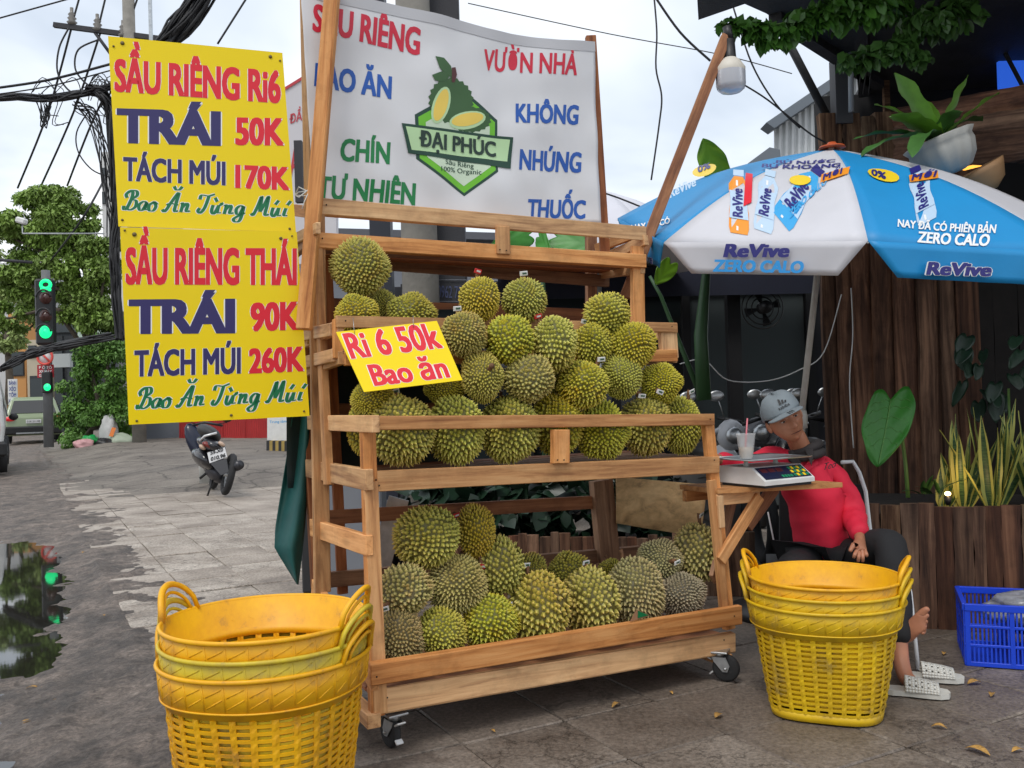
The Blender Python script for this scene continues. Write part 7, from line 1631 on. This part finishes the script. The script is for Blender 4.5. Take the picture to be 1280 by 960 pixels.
cable('hanging_loop', 'loose cable loop hanging from the left insulator', [(86, 35), (74, 60), (72, 90), (85, 112), (100, 118)], .016, 15.8); cable('hanging_loop', 'round cable loop beside the upper price board', [(122, 50), (98, 62), (94, 85), (105, 102), (120, 112)], .016, 15.8); cable('hanging_loop', 'long loose loop drooping left of the upper price board', [(110, 140), (96, 165), (98, 190), (115, 212), (138, 222)], .012, 15.5)
cable('overhead_cable', 'diagonal line above the right end of the upper price board', [(310, -5), (272, 55)], .014, 12); cable('overhead_cable', 'thin line from above the banner crossing the sky to the right', [(585, 4), (760, 42), (900, 68), (990, 92)], .008, 14)
cable('overhead_cable', 'line from the top running down to the leaning lamp batten', [(815, -10), (850, 40), (888, 76)], .007, 5); cable('overhead_cable', 'line from the lamp passing in front of the gable', [(925, 103), (960, 125), (1010, 165), (1032, 178)], .006, 6); cable('overhead_cable', 'thin line dropping from the roof eave to the gable', [(917, 10), (940, 80), (970, 130), (1000, 160)], .006, 6)
cable('hanging_wire', 'thin loose wire hanging alone in the sky left of the lamp', [(817, -10), (821, 40), (820, 85), (827, 120), (824, 155), (814, 225)], .006, 6); cable('thin_wire', 'pale wire looping across the dark shop front', [(850, 455), (880, 450), (910, 475), (960, 476), (1000, 462), (1030, 440), (1052, 368)], .004, 6.2)['label'] = 'pale wire looping across the dark shop front'
cw = cable('plug_wire', 'white wire with a plug hanging down the dark plank wall', [(1064, 360), (1066, 420), (1062, 480), (1067, 560)], .004, 6.1); cw.data.materials.clear(); cw.data.materials.append(M_WHITE); bpy.data.objects['thin_wire'].data.materials.clear(); bpy.data.objects['thin_wire'].data.materials.append(M_WHITE)
cable('overhead_cable', 'short wire running right from the banner to the parasol', [(752, 240), (775, 248), (800, 258)], .006, 6)
# the tangle itself
tg = MB()
def strand(P, r, jit):
    Q_ = [A(p[0]+random.uniform(-jit, jit), p[1]+random.uniform(-jit, jit), 15.3+random.uniform(-.25, .25)) for p in P]; R_ = []
    for i in range(len(Q_)-1):
        p0, p1, p2, p3 = Q_[max(i-1, 0)], Q_[i], Q_[i+1], Q_[min(i+2, len(Q_)-1)]
        for k in range(4):
            t_ = k/4; R_.append(.5*((2*p1)+(p2-p0)*t_+(2*p0-5*p1+4*p2-p3)*t_*t_+(3*p1-p0-3*p2+p3)*t_**3))
    R_.append(Q_[-1]); tg.tube(R_, r, 4, cap=False)
for k in range(46): strand([(-15, 124+random.uniform(-3, 3)), (25, 121), (60, 123), (95, 118), (125, 112), (150, 104)], random.uniform(.01, .022), 4)
for k in range(80): strand([(112, 112), (128, 118), (138, 140), (142, 190), (146, 250), (143, 310), (145, 360), (150, 420)], random.uniform(.012, .028), 5.5)
for k in range(90): x = random.uniform(-10, 10); strand([(150, 110), (190, 70), (222+x, 35), (258+x, -20)], random.uniform(.015, .03), 10)
for k in range(16): a = random.uniform(30, 130); strand([(a, 120), (a+random.uniform(5, 20), 105-random.uniform(0, 12)), (a+30, 118), (a+20, 130+random.uniform(0, 22)), (a+38, 150)], .008, 6)
for k in range(12): strand([(95, 130), (118, 150), (132, 190+k*5), (138, 240+k*6)], .01, 7)
for k in range(8): strand([(48, 120), (52+k, 140), (55, 150+k), (60, 130)], .009, 5)
for k in range(18): strand([(0, 462), (22, 450), (45, 440), (80, 432), (140, 420)], random.uniform(.01, .02), 5)
o = tg.build('cable_tangle', M_CAB); tag(o, 'thick tangle of black cables running along the street and down the pole', 'cables', None, 'stuff')
g = MB(); g.box(A(188, 20, 15.8), (.05, .05, 1.0)); o = g.build('service_mast', M_STEEL); tag(o, 'thin grey mast rising behind the upper price board', 'mast')
cmr = thing('street_camera', 'white surveillance camera on a thin arm in front of the tree', 'camera', A(28, 275, 20)[:]); g = MB(); g.box(A(27, 276, 20), (.22, .16, .13), bev=.03, R=Matrix.Rotation(.3, 3, 'Y')); g.build('housing', M_WHITE, cmr); g = MB(); g.tube([A(28, 278, 20), A(28, 292, 20), A(130, 292, 20)], .018, 6); g.build('arm', M_STEEL, cmr)
pw2 = MB(); pw2.tube([A(0, 325, 28), A(40, 328, 28)], .05, 6); o = pw2.build('cable_bracket', M_DPOST); tag(o, 'short dark bracket at the left edge under the tree', 'bracket')
# finish
bpy.context.view_layer.update()
